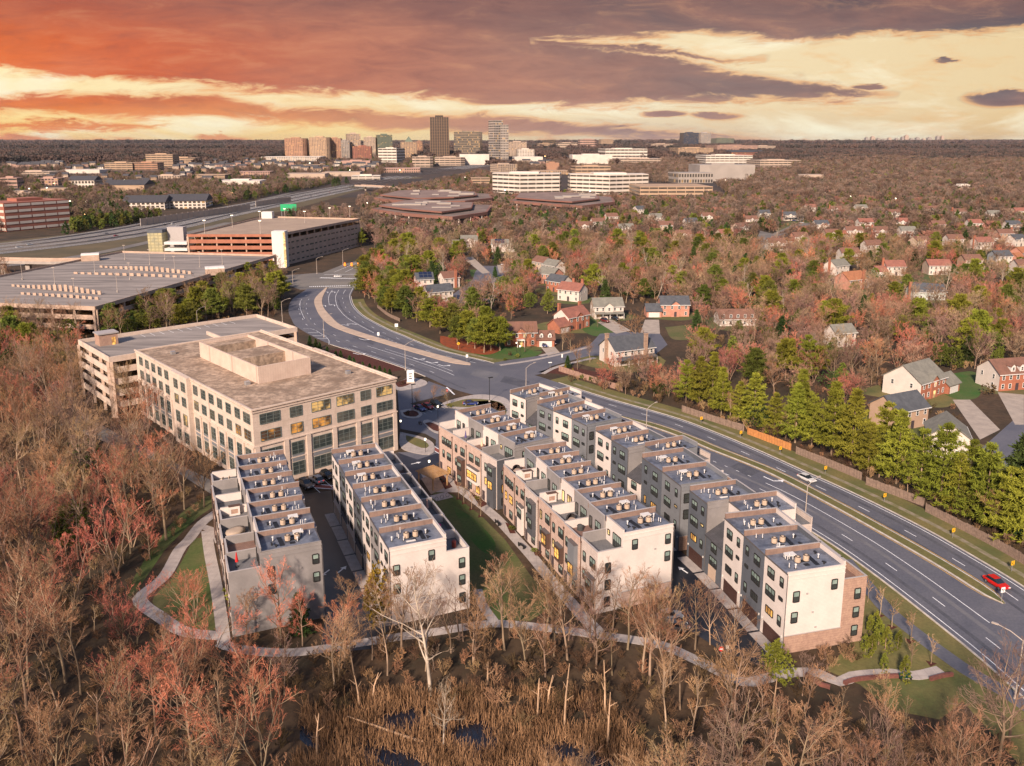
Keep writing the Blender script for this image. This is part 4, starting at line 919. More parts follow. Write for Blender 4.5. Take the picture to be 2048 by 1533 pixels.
def needles(cent, dirs, n, ln, w, rng, spread=0.9):
    """tufts: n thin triangles-as-quads per centre, fanning round dirs"""
    c = np.repeat(cent, n, 0); d = np.repeat(dirs, n, 0) + rng.normal(size=(len(c), 3)) * spread
    d /= np.linalg.norm(d, axis=1, keepdims=True) + 1e-9
    ll = ln * (0.5 + rng.random((len(c), 1)))
    return ribbons(c - d * ll * 0.2, c + d * ll, w * (0.7 + 0.6 * rng.random(len(c))), rng)
def pine_tree(seed, h=15.0, rad=4.2, clear=0.12, whorls=15, per=6, tuft=7, ln=0.75, w=0.2, droop=-0.05, power=0.75, irr=0.25):
    rng = np.random.default_rng(seed)
    tp = np.zeros((1, 5, 3)); tp[0, :, 2] = np.linspace(-0.3, h * 0.97, 5); tp[0, 1:, :2] = rng.normal(size=(4, 2)) * 0.12
    tr = np.linspace(h * 0.016, 0.03, 5)[None]
    br, rr, cen, dr = [], [], [], []
    for k in range(whorls):
        t = clear + (1 - clear) * (k + rng.random() * 0.6) / whorls
        R_ = rad * min(1, (1 - t) / (1 - clear) * 1.25) ** power * (1 - irr + irr * 2 * rng.random()) + 0.25
        for j in range(per):
            a = 2 * np.pi * (j + rng.random() * 0.7) / per + k; L = R_ * (0.7 + 0.5 * rng.random())
            el = droop + 0.55 * t * t + rng.normal() * 0.08
            d = np.array([math.cos(a), math.sin(a), el]); s = np.array([0, 0, t * h * 0.97])
            q = np.array([s, s + d * L * 0.5 + [0, 0, -0.05 * L], s + d * L + [0, 0, 0.06 * L]]); br.append(q); rr.append([0.05, 0.035, 0.015])
            for u in np.linspace(0.3, 1.0, tuft):
                side = np.array([-d[1], d[0], 0]) * rng.normal() * 0.22 * L * (1.15 - u); p = s + d * L * u + side + np.array([0, 0, rng.normal() * 0.1 + 0.06 * L * u]); cen.append(p); dr.append(d * 0.8 + np.array([0, 0, 0.35]))
    cen.append([0, 0, h * 0.97]); dr.append([0, 0, 1.0])
    trunk = tubes(tp, tr, 7)
    crown = merge([tubes(np.array(br), np.array(rr), 3), needles(np.array(cen), np.array(dr), 9, ln, w, rng)])
    return trunk, crown
def leafy_tree(seed, h=9.0, rad=3.2, clear=0.15, n=260, clump=16, ln=0.4, w=0.26, cone=0.0):
    """broad evergreen or shrub: leaf clumps through a lumpy crown volume"""
    rng = np.random.default_rng(seed)
    lob = rng.normal(size=(9, 3)); lob /= np.linalg.norm(lob, axis=1, keepdims=True); amp = 0.25 + 0.3 * rng.random(9)
    d = rng.normal(size=(n, 3)); d /= np.linalg.norm(d, axis=1, keepdims=True)
    r = (0.45 + 0.55 * rng.random(n) ** 0.5) * (0.72 + (np.maximum(0, d @ lob.T) ** 4 * amp).sum(1))
    c = d * r[:, None]; zf = (c[:, 2] + 1) / 2; k = 1 - cone * np.clip(zf, 0, 1)
    cz = h * (clear + (1 - clear) * np.clip(zf, 0.0, 1.1))
    cen = np.c_[c[:, 0] * rad * k, c[:, 1] * rad * k, cz]
    tp = np.zeros((1, 4, 3)); tp[0, :, 2] = np.linspace(-0.3, h * 0.7, 4); tr = np.linspace(h * 0.018, h * 0.006, 4)[None]
    trunk = tubes(tp, tr, 6)
    crown = needles(cen, d * 0.7 + np.array([0, 0, 0.4]), clump, ln, w, rng, 0.8)
    return trunk, crown
def tmat(name, c, var=0.3, hue=0.015): return M(name, c, 0.9, tuple(x * 0.55 for x in c), 0.35, obj_var=var, hue_var=hue, spec=0.1, detail=2)
mt_bark = tmat('grey brown bark', (0.31, 0.22, 0.15), 0.35)
mt_white = tmat('pale sycamore bark', (0.46, 0.38, 0.30), 0.1, 0.0)
mt_twig = tmat('brown twigs', (0.30, 0.165, 0.095), 0.3, 0.012)
mt_tan = tmat('tan twigs', (0.38, 0.235, 0.13), 0.25, 0.015)
mt_red = tmat('salmon red budding twigs', (0.58, 0.205, 0.13), 0.22, 0.012)
mt_rust = tmat('rusty twigs', (0.38, 0.21, 0.115), 0.25, 0.01)
mt_pinktwig = tmat('mauve twigs', (0.26, 0.165, 0.13), 0.25, 0.012)
mt_s1 = tmat('garden brown twigs', (0.36, 0.215, 0.14), 0.3, 0.012); mt_s2 = tmat('garden mauve twigs', (0.34, 0.20, 0.16), 0.3, 0.012); mt_s3 = tmat('garden tan twigs', (0.40, 0.275, 0.17), 0.25, 0.01)
mt_brush2 = tmat('umber twigs', (0.25, 0.16, 0.10), 0.3, 0.012); mt_redd = tmat('dull red twigs', (0.42, 0.17, 0.12), 0.25, 0.012)
mt_wtwig = tmat('pale twigs', (0.40, 0.30, 0.21), 0.15, 0.01)
mt_pine = tmat('yellow green needles', (0.22, 0.225, 0.028), 0.25, 0.02)
mt_fir = tmat('dark green needles', (0.06, 0.095, 0.026), 0.35, 0.03)
mt_holly = tmat('evergreen leaves', (0.15, 0.165, 0.03), 0.35, 0.03)
mt_gold = tmat('golden cedar leaves', (0.30, 0.22, 0.03), 0.2, 0.015)
mt_lime = tmat('lime cypress leaves', (0.16, 0.17, 0.025), 0.2, 0.01)
mt_reed = M('dry reeds', (0.34, 0.195, 0.105), 0.95, (0.13, 0.07, 0.036), 0.35, spec=0.1, contrast=(0.4, 0.64), fine=(3, 0.4))
mt_brush = tmat('dry brush', (0.13, 0.08, 0.045), 0.35, 0.02)
PROTO = {}
def proto(kind, gen, n, mats, name):
    out = []
    for i in range(n):
        (tv, tf), (cv, cf) = gen(i)
        mt = mats[1] if not isinstance(mats[1], list) else mats[1][i % len(mats[1])]
        out.append((np_mesh('trunk', tv, tf, mats[0], smooth=True), np_mesh('crown', cv, cf, mt)))
    PROTO[kind] = (name, out)
bt = lambda s, **k: (lambda i: bare_tree(s + i, **k))
proto('brown', lambda i: bare_tree(100 + i, h=17, spread=[0.34, 0.28, 0.4, 0.3][i], clear=[0.32, 0.42, 0.25, 0.38][i], limbs=[16, 14, 18, 15][i]), 4, (mt_bark, [mt_twig, mt_tan, mt_pinktwig, mt_twig]), 'bare_tree')
proto('red', lambda i: bare_tree(200 + i, h=14, spread=[0.36, 0.42, 0.34][i], clear=0.2, limbs=18, forks=[1, 3, 1][i], dens=1.35, twig=0.036, upb=0.8), 3, (mt_bark, [mt_red, mt_red, mt_rust]), 'bare_tree')
proto('rust', lambda i: bare_tree(300 + i, h=16, spread=0.38, clear=0.26, limbs=17, dens=1.35, twig=0.036), 2, (mt_bark, [mt_rust, mt_tan]), 'bare_tree')
proto('sbrown', lambda i: bare_tree(340 + i, h=14, spread=[0.5, 0.44, 0.54, 0.46][i], clear=[0.2, 0.28, 0.16, 0.24][i], limbs=20, dens=1.0, twig=0.085), 4, (mt_bark, [mt_s1, mt_s2, mt_s3, mt_brush2]), 'bare_tree')
proto('sred', lambda i: bare_tree(360 + i, h=12.5, spread=0.52, clear=0.14, limbs=20, dens=1.0, twig=0.095, forks=[1, 3][i], upb=0.8), 2, (mt_bark, [mt_red, mt_redd]), 'bare_tree')
proto('srust', lambda i: bare_tree(380 + i, h=14, spread=0.44, clear=0.18, limbs=20, dens=1.0, twig=0.085), 1, (mt_bark, mt_rust), 'bare_tree')
proto('white', lambda i: bare_tree(400 + i, h=19, spread=[0.24, 0.34][i], clear=[0.38, 0.25][i], limbs=15, dens=0.8), 2, (mt_white, mt_wtwig), 'sycamore')
proto('thin', lambda i: bare_tree(500 + i, h=12, spread=0.22, clear=0.35, limbs=9, dens=0.7), 2, (mt_bark, [mt_tan, mt_twig]), 'bare_tree')
proto('sapling', lambda i: bare_tree(600 + i, h=5, spread=0.3, clear=0.35, limbs=8, dens=0.6, twig=0.025), 1, (mt_bark, mt_tan), 'young_tree')
proto('pine', lambda i: pine_tree(700 + i, h=16, rad=[4.6, 3.8, 5.0][i], clear=[0.08, 0.12, 0.16][i], whorls=[11, 12, 10][i], per=7, tuft=10, irr=0.38, droop=0.02, power=[0.95, 1.05, 0.85][i], ln=0.62, w=0.17), 3, (mt_bark, mt_pine), 'pine_tree')
proto('tallpine', lambda i: pine_tree(740 + i, h=16, rad=4.8, clear=0.3, whorls=11, per=7, tuft=9, power=0.5, irr=0.35, ln=0.85, w=0.24), 2, (mt_bark, [mt_pine, mt_holly]), 'pine_tree')
proto('fir', lambda i: pine_tree(780 + i, h=14, rad=3.3, clear=0.04, whorls=17, droop=-0.2, power=0.9, ln=0.7), 2, (mt_bark, mt_fir), 'spruce_tree')
proto('holly', lambda i: leafy_tree(800 + i, h=10, rad=[3.8, 3.2, 4.2][i], n=300, clump=13, cone=[0.1, 0.45, 0.0][i]), 3, (mt_bark, [mt_holly, mt_holly, mt_fir]), 'evergreen_tree')
proto('gold', lambda i: leafy_tree(830 + i, h=9, rad=2.3, n=240, cone=0.65, clump=14, ln=0.35, w=0.2), 1, (mt_bark, mt_gold), 'cedar_tree')
proto('lime', lambda i: leafy_tree(840 + i, h=8, rad=2.6, n=260, cone=0.3, clump=14, ln=0.35, w=0.2), 1, (mt_bark, mt_lime), 'cypress_tree')
proto('arbor', lambda i: leafy_tree(850 + i, h=4, rad=0.75, n=110, cone=0.45, clump=12, ln=0.2, w=0.13, clear=0.05), 1, (mt_bark, mt_lime), 'cypress_shrub')
proto('shrub', lambda i: leafy_tree(860 + i, h=1.8, rad=1.1, n=70, clump=10, ln=0.2, w=0.14, clear=0.1), 2, (mt_bark, [mt_holly, mt_brush]), 'shrub')
def plant(kind, x, y, s=1.0, label=None, group=None, i=None, sz=1.0, name=None, rz=None, cat=None):
    nm, ps = PROTO[kind]; tr, cr = ps[rnd.randrange(len(ps)) if i is None else i]
    e = empty(name or nm, (x, y, tz(x, y)), rnd.random() * 6.28 if rz is None else rz, label, cat or ('shrub' if kind in ('shrub', 'arbor') else 'tree'), group)
    e.scale = (s, s, s * sz)
    link('trunk', tr, e); link('crown', cr, e)
    return e
# instanced woodland mass: one object for what nobody could count
def joined(kind):
    out = []
    for tr, cr in PROTO[kind][1]:
        vs, fs, mi = [], [], []; o = 0
        for k, me in enumerate((tr, cr)):
            n = len(me.vertices); v = np.empty(n * 3, np.float32); me.vertices.foreach_get('co', v)
            f = np.empty(len(me.loops), np.int32); me.loops.foreach_get('vertex_index', f)
            vs.append(v.reshape(-1, 3)); fs.append(f.reshape(-1, 4) + o); mi += [k] * len(me.polygons); o += n
        out.append(np_mesh('wood_' + kind, np.vstack(vs), np.vstack(fs), [tr.materials[0], cr.materials[0]], mi))
    return out
def scatter(name, meshes, pts, label=None, cat=None):
    """pts rows: x, y, z, rot, scale, index into meshes"""
    col = bpy.data.collections.new(name + '_source')
    for k, me in enumerate(meshes):
        o = bpy.data.objects.new(f'{name}_source_{k:02d}', me); col.objects.link(o)
    pts = np.asarray(pts, np.float32); me = bpy.data.meshes.new(name)
    me.vertices.add(len(pts)); me.vertices.foreach_set('co', pts[:, :3].ravel())
    for nm, c, ty in (('rot', 3, 'FLOAT'), ('scl', 4, 'FLOAT')):
        a = me.attributes.new(nm, ty, 'POINT'); a.data.foreach_set('value', np.ascontiguousarray(pts[:, c]))
    a = me.attributes.new('idx', 'INT', 'POINT'); a.data.foreach_set('value', pts[:, 5].astype(np.int32))
    o = bpy.data.objects.new(name, me); COL.objects.link(o); o['kind'] = 'stuff'
    if label: o['label'] = label
    if cat: o['category'] = cat
    ng = bpy.data.node_groups.new(name, 'GeometryNodeTree')
    ng.interface.new_socket('Geometry', in_out='INPUT', socket_type='NodeSocketGeometry'); ng.interface.new_socket('Geometry', in_out='OUTPUT', socket_type='NodeSocketGeometry')
    N = ng.nodes.new; L = ng.links.new
    i_, o_ = N('NodeGroupInput'), N('NodeGroupOutput'); ci = N('GeometryNodeCollectionInfo'); ci.inputs[0].default_value = col; ci.inputs[1].default_value = True; ci.inputs[2].default_value = True
    ip = N('GeometryNodeInstanceOnPoints'); ip.inputs['Pick Instance'].default_value = True
    def attr(nm, ty):
        n = N('GeometryNodeInputNamedAttribute'); n.data_type = ty; n.inputs[0].default_value = nm; return next(s for s in n.outputs if s.enabled and s.name == 'Attribute')
    cx = N('ShaderNodeCombineXYZ'); L(attr('rot', 'FLOAT'), cx.inputs[2]); L(i_.outputs[0], ip.inputs['Points']); L(ci.outputs[0], ip.inputs['Instance'])
    L(attr('idx', 'INT'), ip.inputs['Instance Index']); L(cx.outputs[0], ip.inputs['Rotation']); L(attr('scl', 'FLOAT'), ip.inputs['Scale']); L(ip.outputs[0], o_.inputs[0])
    md = o.modifiers.new('scatter', 'NODES'); md.node_group = ng
    return o
# ------------------------------------------------------------------ office building and its car park deck
def frame2(o, ea, eb):
    o = np.array(o, float); ea = np.array(ea, float); eb = np.array(eb, float)
    return lambda a, b, z=0.0: (float(o[0] + a * ea[0] + b * eb[0]), float(o[1] + a * ea[1] + b * eb[1]), z)
def ccw(q):
    a = sum(p[0] * r[1] - r[0] * p[1] for p, r in zip(q, q[1:] + q[:1])); return q if a > 0 else q[::-1]
def tbox(m, T, a0, a1, b0, b1, z0, z1):
    m.prism(ccw([T(a0, b0)[:2], T(a1, b0)[:2], T(a1, b1)[:2], T(a0, b1)[:2]]), z0, z1); return m
m_lime = M('peach limestone', (0.57, 0.455, 0.38), 0.85, (0.49, 0.385, 0.315), 0.5, grid={'z': (1.2, 0.05), 'xy': (1.7, 0.05)}, fine=(3, 0.08))
m_grav = M('ballast gravel', (0.44, 0.32, 0.235), 0.95, (0.20, 0.135, 0.095), 0.22, detail=10, contrast=(0.42, 0.62), fine=(0.9, 0.85), bump=0.6, bscale=2)
m_pent = M('cream metal screen', (0.55, 0.43, 0.355), 0.7, (0.48, 0.365, 0.30), 0.4, grid={'xy': (0.9, 0.05)})
m_gframe = M('green grey mullions', (0.13, 0.15, 0.14), 0.5, var=0)
m_tint = M('tinted office glass', (0.035, 0.045, 0.045), 0.08, (0.10, 0.10, 0.085), 0.25, spec=0.6, contrast=(0.45, 0.6))
m_oflit = M('lit office glass', (0.06, 0.055, 0.04), 0.15, (0.1, 0.08, 0.05), 0.5, emit=((1.0, 0.56, 0.17), 0.45), emask=0.3)
m_oflit2 = M('lit office glass amber', (0.06, 0.045, 0.03), 0.15, (0.1, 0.06, 0.04), 0.5, emit=((1.0, 0.4, 0.06), 0.45), emask=0.28)
N0 = np.array((-56.3, 172.1)); EA = np.array((0.74, 0.673)); EB = np.array((-0.674, 0.739))
OT = frame2((0, 0), EA, EB); OW, OD, OH = 37.3, 73.0, 18.5
off = empty('office_building', (N0[0], N0[1], 0), 0, 'peach stone office building with gravel roof and rooftop plant screen', 'building')
EXC.append(np.array([(N0 + EA * a + EB * b) for a, b in ((-3, -3), (OW + 2, -3), (52, 73), (50, 103), (-9, 103), (-9, 73), (-3, 70))]))
tbox(MB(), OT, 0, OW, 0, OD, 0, OH - 0.6).build('wall', m_lime, off)
m = MB(); q = ccw([OT(0.5, 0.5)[:2], OT(OW - 0.5, 0.5)[:2], OT(OW - 0.5, OD - 0.5)[:2], OT(0.5, OD - 0.5)[:2]]); m.poly([(*p, OH - 0.35) for p in q]); m.build('gravel_roof', m_grav, off)
for a0, a1, b0, b1 in ((0, OW, -0.02, 0.5), (0, OW, OD - 0.5, OD + 0.02), (-0.02, 0.5, 0.5, OD - 0.5), (OW - 0.5, OW + 0.02, 0.5, OD - 0.5)):
    tbox(MB(), OT, a0, a1, b0, b1, OH - 0.61, OH).build('parapet', m_lime, off)
for zz, pr in ((OH - 0.1, 0.35), (OH - 0.75, 0.2), (9.9, 0.25), (5.2, 0.12)):
    for a0, a1, b0, b1 in ((-pr, OW + pr, -pr, 0.0), (-pr, 0.0, 0.0, OD), (OW, OW + pr, 0.0, OD)):
        tbox(MB(), OT, a0, a1, b0, b1, zz, zz + (0.35 if zz > 15 else 0.25)).build('cornice', m_lime, off)
# projecting bay half way along the wood side
tbox(MB(), OT, -1.2, 0.0, 33.5, 44.0, 0, OH + 0.3).build('projecting_bay', m_lime, off)
tbox(MB(), OT, OW, OW + 1.0, 30.0, 41.0, 0, OH + 0.2).build('projecting_bay', m_lime, off)
rows_z = [(1.2, 2.9), (6.0, 2.9), (11.0, 2.3), (14.9, 2.3)]
cols_f = [(4.0, 4.8), (10.3, 3.0), (16.6, 4.8), (23.0, 4.6), (28.6, 2.8), (33.9, 4.5)]
lit_f = {(2, 0): 'a2', (2, 2): 'a2', (3, 2): 'a', (3, 3): 'a', (3, 5): 'a', (2, 1): 'a2'}
def office_win(T_, nrm, along, z, w, h, st):
    cols = 3 if w > 4 else 2
    rz = math.atan2(nrm[0], -nrm[1])
    o = link('window', win_frame(w, h, cols, 3, m_gframe), off, (*along, z), rz)
    def f():
        mm = MB(); e = 0.06; n = cols
        for i in range(n):
            mm.mat((i * 7 + int(w * 10)) % 2 if st else 0); x0 = -w / 2 + w * i / n; x1 = -w / 2 + w * (i + 1) / n
            mm.poly([(x0, -0.03, e), (x1, -0.03, e), (x1, -0.03, h - e), (x0, -0.03, h - e)])
        return mm.mesh('pane', [{0: m_tint, 'a': m_oflit, 'b': m_oflit, 'a2': m_oflit2}[st], m_tint if st in (0, 'b') else ({'a': m_oflit, 'a2': m_oflit2}[st])])
    link('pane', cached(('op', w, h, st), f), o)
for r_, (z, h) in enumerate(rows_z):
    for c_, (a, w) in enumerate(cols_f):
        office_win(OT, -EB, OT(a, -0.02)[:2], z, w, h, lit_f.get((r_, c_), 0))
    for c_ in range(15):
        b = 2.9 + c_ * 4.72; inb = 33.5 < b < 44.0
        office_win(OT, -EA, OT(-1.22 if inb else -0.02, b)[:2], z, 2.6 if c_ else 3.3, h, {(2, 0): 'a2', (2, 1): 'a2', (2, 4): 'a', (2, 6): 'a', (2, 8): 'a', (1, 7): 'a'}.get((r_, c_), 0))
    for c_ in range(12):
        b = 4 + c_ * 5.8
        office_win(OT, EA, OT(OW + 1.02 if 30 < b < 41 else OW + 0.02, b)[:2], z, 3.6, h, 0)
for c_, (a, w) in enumerate(cols_f): tbox(MB(), OT, a - w / 2, a + w / 2, -0.06, 0.0, 4.35, 5.9).build('spandrel', m_sm, off)
for c_ in range(15):
    b = 2.9 + c_ * 4.72
    if not 33.5 < b < 44: tbox(MB(), OT, -0.06, 0.0, b - 1.6, b + 1.6, 4.35, 5.9).build('spandrel', m_sm, off)
# piers between the columns on the front
for a in (0.6, 7.5, 13.0, 19.8, 26.2, 31.0, 36.7):
    tbox(MB(), OT, a - 0.55, a + 0.55, -0.32, -0.003, 0, 9.85).build('pier', m_lime, off)
for b in [0.6 + 4.72 * k for k in range(16)]:
    if not 33 < b < 44.5: tbox(MB(), OT, -0.3, -0.003, b - 0.45, b + 0.45, 0, 9.85).build('pier', m_lime, off)
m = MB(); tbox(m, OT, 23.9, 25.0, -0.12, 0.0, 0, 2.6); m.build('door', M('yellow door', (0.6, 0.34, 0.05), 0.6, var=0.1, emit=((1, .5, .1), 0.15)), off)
# rooftop screen with two wells
def office_local(p): d = np.array(p) - N0; return float(d @ EA), float(d @ EB)
pa0, pb0 = office_local((-61.2, 193.5)); pa1, _ = office_local((-50.2, 202.3)); _, pb1 = office_local((-84.5, 219.8))
zt_, zb_ = 22.4, OH - 0.4
pent = MB(); th = 0.4
for a0, a1, b0, b1 in ((pa0, pa1, pb0, pb0 + th), (pa0, pa1, pb1 - th, pb1), (pa0, pa0 + th, pb0 + th, pb1 - th), (pa1 - th, pa1, pb0 + th, pb1 - th)): tbox(pent, OT, a0, a1, b0, b1, zb_, zt_)
pw_ = pent.build('plant_screen', m_pent, off)
L_ = pb1 - pb0; wells = [(pb0 + th + 0.6, pb0 + 0.36 * L_), (pb0 + 0.62 * L_, pb0 + 0.85 * L_)]
segs = [(pb0 + th, wells[0][0]), (wells[0][1], wells[1][0]), (wells[1][1], pb1 - th)]
for b0, b1 in segs: tbox(MB(), OT, pa0 + th, pa1 - th, b0, b1, zb_, zt_ - 0.7).build('plant_roof', [m_grav], pw_)
for b0, b1 in wells:
    m = MB(); q = ccw([OT(pa0 + th, b0)[:2], OT(pa1 - th, b0)[:2], OT(pa1 - th, b1)[:2], OT(pa0 + th, b1)[:2]]); m.poly([(*p, zb_ + 0.05) for p in q]); m.build('well_floor', m_roofm, pw_)
    for k in range(3):
        a = pa0 + 2.5 + 3.4 * k; tbox(MB(), OT, a, a + 2.2, b0 + 1.5, b0 + 4.0, zb_ + 0.1, zb_ + 1.9).build('plant_unit', [m_metal, m_sm][k % 2], pw_)
for a, b in ((8, 20), (31, 12), (30, 60), (6, 62)): tbox(MB(), OT, a, a + 1.1, b, b + 1.1, OH - 0.36, OH + 0.5).build('roof_vent', m_metal, off)
# ---- open-deck car parks
m_gconc = M('car park concrete', (0.46, 0.33, 0.255), 0.85, (0.36, 0.26, 0.2), 0.25, fine=(2, 0.1))
m_gbrick = M('car park brick', (0.36, 0.145, 0.09), 0.85, (0.29, 0.115, 0.075), 0.3, grid={'z': (0.8, 0.06)})
m_deckc = M('parking deck', (0.30, 0.26, 0.235), 0.85, (0.165, 0.145, 0.135), 0.1, fine=(0.5, 0.3), stretch=(0.3, 2.2, 1), contrast=(0.4, 0.62), detail=6)
m_deckt = M('tan parking deck', (0.36, 0.27, 0.2), 0.85, (0.29, 0.215, 0.165), 0.08, fine=(0.7, 0.15))
m_amber = M('amber deck lamp', (0.5, 0.3, 0.1), 0.5, var=0, emit=((1.0, 0.5, 0.1), 5.0))
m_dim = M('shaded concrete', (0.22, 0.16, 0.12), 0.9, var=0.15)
def inset(poly, d):
    q = np.array(ccw([tuple(p[:2]) for p in poly])); c = q.mean(0); v = q - c; return [tuple(c + w * (1 - d / np.linalg.norm(w))) for w in v]
def car_park(name, poly, floors, fh, label, mats, deck, solid=(), sp=1.15, lamps=True, base_open=True, para=1.05):
    poly = ccw([tuple(map(float, p)) for p in poly]); x0, y0 = poly[0]
    root = empty(name, (x0, y0, 0), 0, label, 'car park'); EXC.append(np.array(poly)); EXC.append(np.array(inset(poly, -3)))
    L = [(p[0] - x0, p[1] - y0) for p in poly]; n = len(L)
    for k in range(1, floors + 1):
        z = k * fh
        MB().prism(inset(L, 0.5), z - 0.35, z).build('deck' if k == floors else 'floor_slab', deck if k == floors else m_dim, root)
        for i in range(n):
            a, b = np.array(L[i]), np.array(L[(i + 1) % n]); t = (b - a) / np.linalg.norm(b - a); nn = np.array([t[1], -t[0]])
            mt = mats[i % len(mats)]
            if i in solid and k < floors: continue
            q = [a - nn * 0.35, b - nn * 0.35, b, a]
            MB().prism(ccw([tuple(p) for p in q]), z - 0.55, z + (para if k == floors else sp)).build('spandrel', mt, root)
        if lamps and k < floors + 1:
            q = inset(L, 5.0); m = MB()
            for i in range(n):
                a, b = np.array(q[i]), np.array(q[(i + 1) % n]); nl = int(np.linalg.norm(b - a) / 14)
                for j in range(nl): p = a + (b - a) * (j + 0.5) / nl; m.box(p[0] - 0.6, p[0] + 0.6, p[1] - 0.6, p[1] + 0.6, z - 0.5, z - 0.4)
            if m.f: o = m.build('ceiling_lamps', m_amber, root); o['kind'] = 'stuff'
    for i in range(n):
        a, b = np.array(L[i]), np.array(L[(i + 1) % n]); ln = np.linalg.norm(b - a); t = (b - a) / ln; nn = np.array([t[1], -t[0]]); mt = mats[i % len(mats)]
        if i in solid:
            q = [a - nn * 0.35, b - nn * 0.35, b, a]; MB().prism(ccw([tuple(p) for p in q]), 0, (floors - 1) * fh + 0.9).build('wall', mt, root)
            m = MB()
            for k in range(floors - 1):
                for j in range(int(ln / 6)):
                    p = a + t * (3 + 6 * j) + nn * 0.02; u = t * (1.6 if j % 5 else 2.6)
                    m.poly([(*(p - u), k * fh + 1.6), (*(p + u), k * fh + 1.6), (*(p + u), k * fh + 2.5), (*(p - u), k * fh + 2.5)])
            o = m.build('window_strips', m_tint, root); o['kind'] = 'stuff'
        k = max(1, int(ln / 9))
        for j in range(k + 1):
            p = a + t * ln * j / k - nn * 0.7; s = 0.42
            MB().box(p[0] - s, p[0] + s, p[1] - s, p[1] + s, 0, floors * fh - 0.4).build('column', m_gconc, root)
    return root, L, (x0, y0)
OTw = lambda a, b: tuple(N0 + EA * a + EB * b)
cp, cl_, c0_ = car_park('parking_deck', [OTw(-7, 73.4), OTw(50, 73.4), OTw(50, 102), OTw(-7, 102)], 5, 3.3, 'peach parking deck attached behind the stone office building', [m_lime], m_deckc)
tw = OTw(-1, 95)
m = MB(); m.box(-2.6, 2.6, -2.2, 2.2, 0, 3.4); m.mat(1).box(-2.9, 2.9, -2.5, 2.5, 3.4, 3.75); o = m.build('stair_tower', [m_bt, m_cap], cp, (tw[0] - c0_[0], tw[1] - c0_[1], 16.5), math.atan2(EA[1], EA[0]))
MB().box(0.9, 1.9, -2.26, -2.2, 0, 2.3).build('lit_door', m_lit, o)
m = MB(); tbox(m, frame2((0, 0), EA, EB), 26, 26.5, 0.5, 14, 16.4, 17.6); m.build('ramp_wall', m_lime, cp, (N0[0] + EB[0] * 73 - c0_[0], N0[1] + EB[1] * 73 - c0_[1], 0))
for k in range(14):
    a = OTw(2 + k * 2.9, 96.5); b = OTw(2 + k * 2.9, 101)
    if k > 2: ribbon('bay_line', np.array([a, b]), 0.15, 16.53, m_white, parent=road)
# broad low deck on the left
C1_ = np.array((-163.4, 320.0)); e1 = np.array((0.175, 0.985)); e2 = np.array((-0.985, 0.175))
D1 = lambda a, b: tuple(C1_ + e2 * a + e1 * b)
p1, l1, o1 = car_park('parking_deck', [D1(0, 0), D1(0, 158), D1(98, 158), D1(98, 0)], 3, 3.85, 'broad low parking deck with rows of concrete barriers on top', [m_gconc], m_deckc, sp=1.3)
def barrier_row(root, org, p, q, n, hmax, z, s=0.9):
    p, q = np.array(P(*p, z)), np.array(P(*q, z)); t = (q - p) / np.linalg.norm(q - p); rz = math.atan2(t[1], t[0])
    for i in range(n):
        f = (i + 0.5) / n; h = 1.0 + (hmax - 1.0) * max(0, 1 - abs(f - 0.62) * 2.0); c = p + (q - p) * f
        wd = np.linalg.norm(q - p) / n * 0.55
        MB().box(-wd / 2, wd / 2, -0.2, 0.2, 0, h).build('barrier', m_gconc, root, (c[0] - org[0], c[1] - org[1], z), rz)
for a, b, n, h in (((22, 573), (205, 590), 17, 3.0), ((40, 589), (200, 600), 13, 1.4), ((198, 535), (385, 549), 18, 2.6), ((145, 548), (372, 556), 16, 1.4)): barrier_row(p1, o1, a, b, n, h, 11.55)
def vault(parent, loc, rz, w, l, h, mt):
    m = MB(); n = 8; pr = [(-w / 2 * math.cos(math.pi * i / n), h + 0.9 * math.sin(math.pi * i / n)) for i in range(n + 1)]
    m.box(-w / 2, w / 2, -l / 2, l / 2, 0, h)
    for i in range(n):
        (xa, za), (xb, zb) = pr[i], pr[i + 1]; m.mat(1).poly([(xa, -l / 2, za), (xb, -l / 2, zb), (xb, l / 2, zb), (xa, l / 2, za)])
    for y in (-l / 2, l / 2): m.mat(1).poly([(x, y, z) for x, z in (pr if y > 0 else pr[::-1])])
    o = m.build('stair_shelter', [m_gconc, m_trim], parent, loc, rz)
    MB().box(-w / 2 + 0.4, w / 2 - 0.4, -l / 2 - 0.05, -l / 2, 0.8, h - 0.2).build('glazing', m_tint, o); return o
for px, py in ((430, 549), (182, 521)):
    x, y = P(px, py, 11.6); vault(p1, (x - o1[0], y - o1[1], 11.6), -1.2, 7, 9, 3.2, m_gconc)
# tall brick-banded car park behind
p2_, l2, o2 = car_park('parking_garage', [(-200, 511), (-146, 511), (-142.5, 521), (-113.5, 623), (-190, 643)], 5, 3.9, 'tall brick banded parking garage with white stair tower beside the highway', [m_gbrick, m_trim, m_gconc, m_gconc, m_gconc], m_deckt, solid=(2,), sp=1.75)
m = MB(); tbox(m, frame2((-146 - o2[0], 513 - o2[1]), (1, 0), (0, 1)), -1.5, 6.5, -3.6, 4.0, 0, 22.5); m.build('stair_tower', m_trim, p2_)
m = MB(); m.box(5.6, 7.0, -3.9, -3.6, 0.5, 22.0); m.build('stair_glazing', m_lit2, p2_, (-146 - o2[0], 513 - o2[1], 0))
for k in range(3):
    m = MB(); m.box(-14, 0, -1.0, 6, 0, 1.6); m.build('white_balcony', m_trim, p2_, (-200 - o2[0], 511 - o2[1], 6.5 + 3.9 * k))
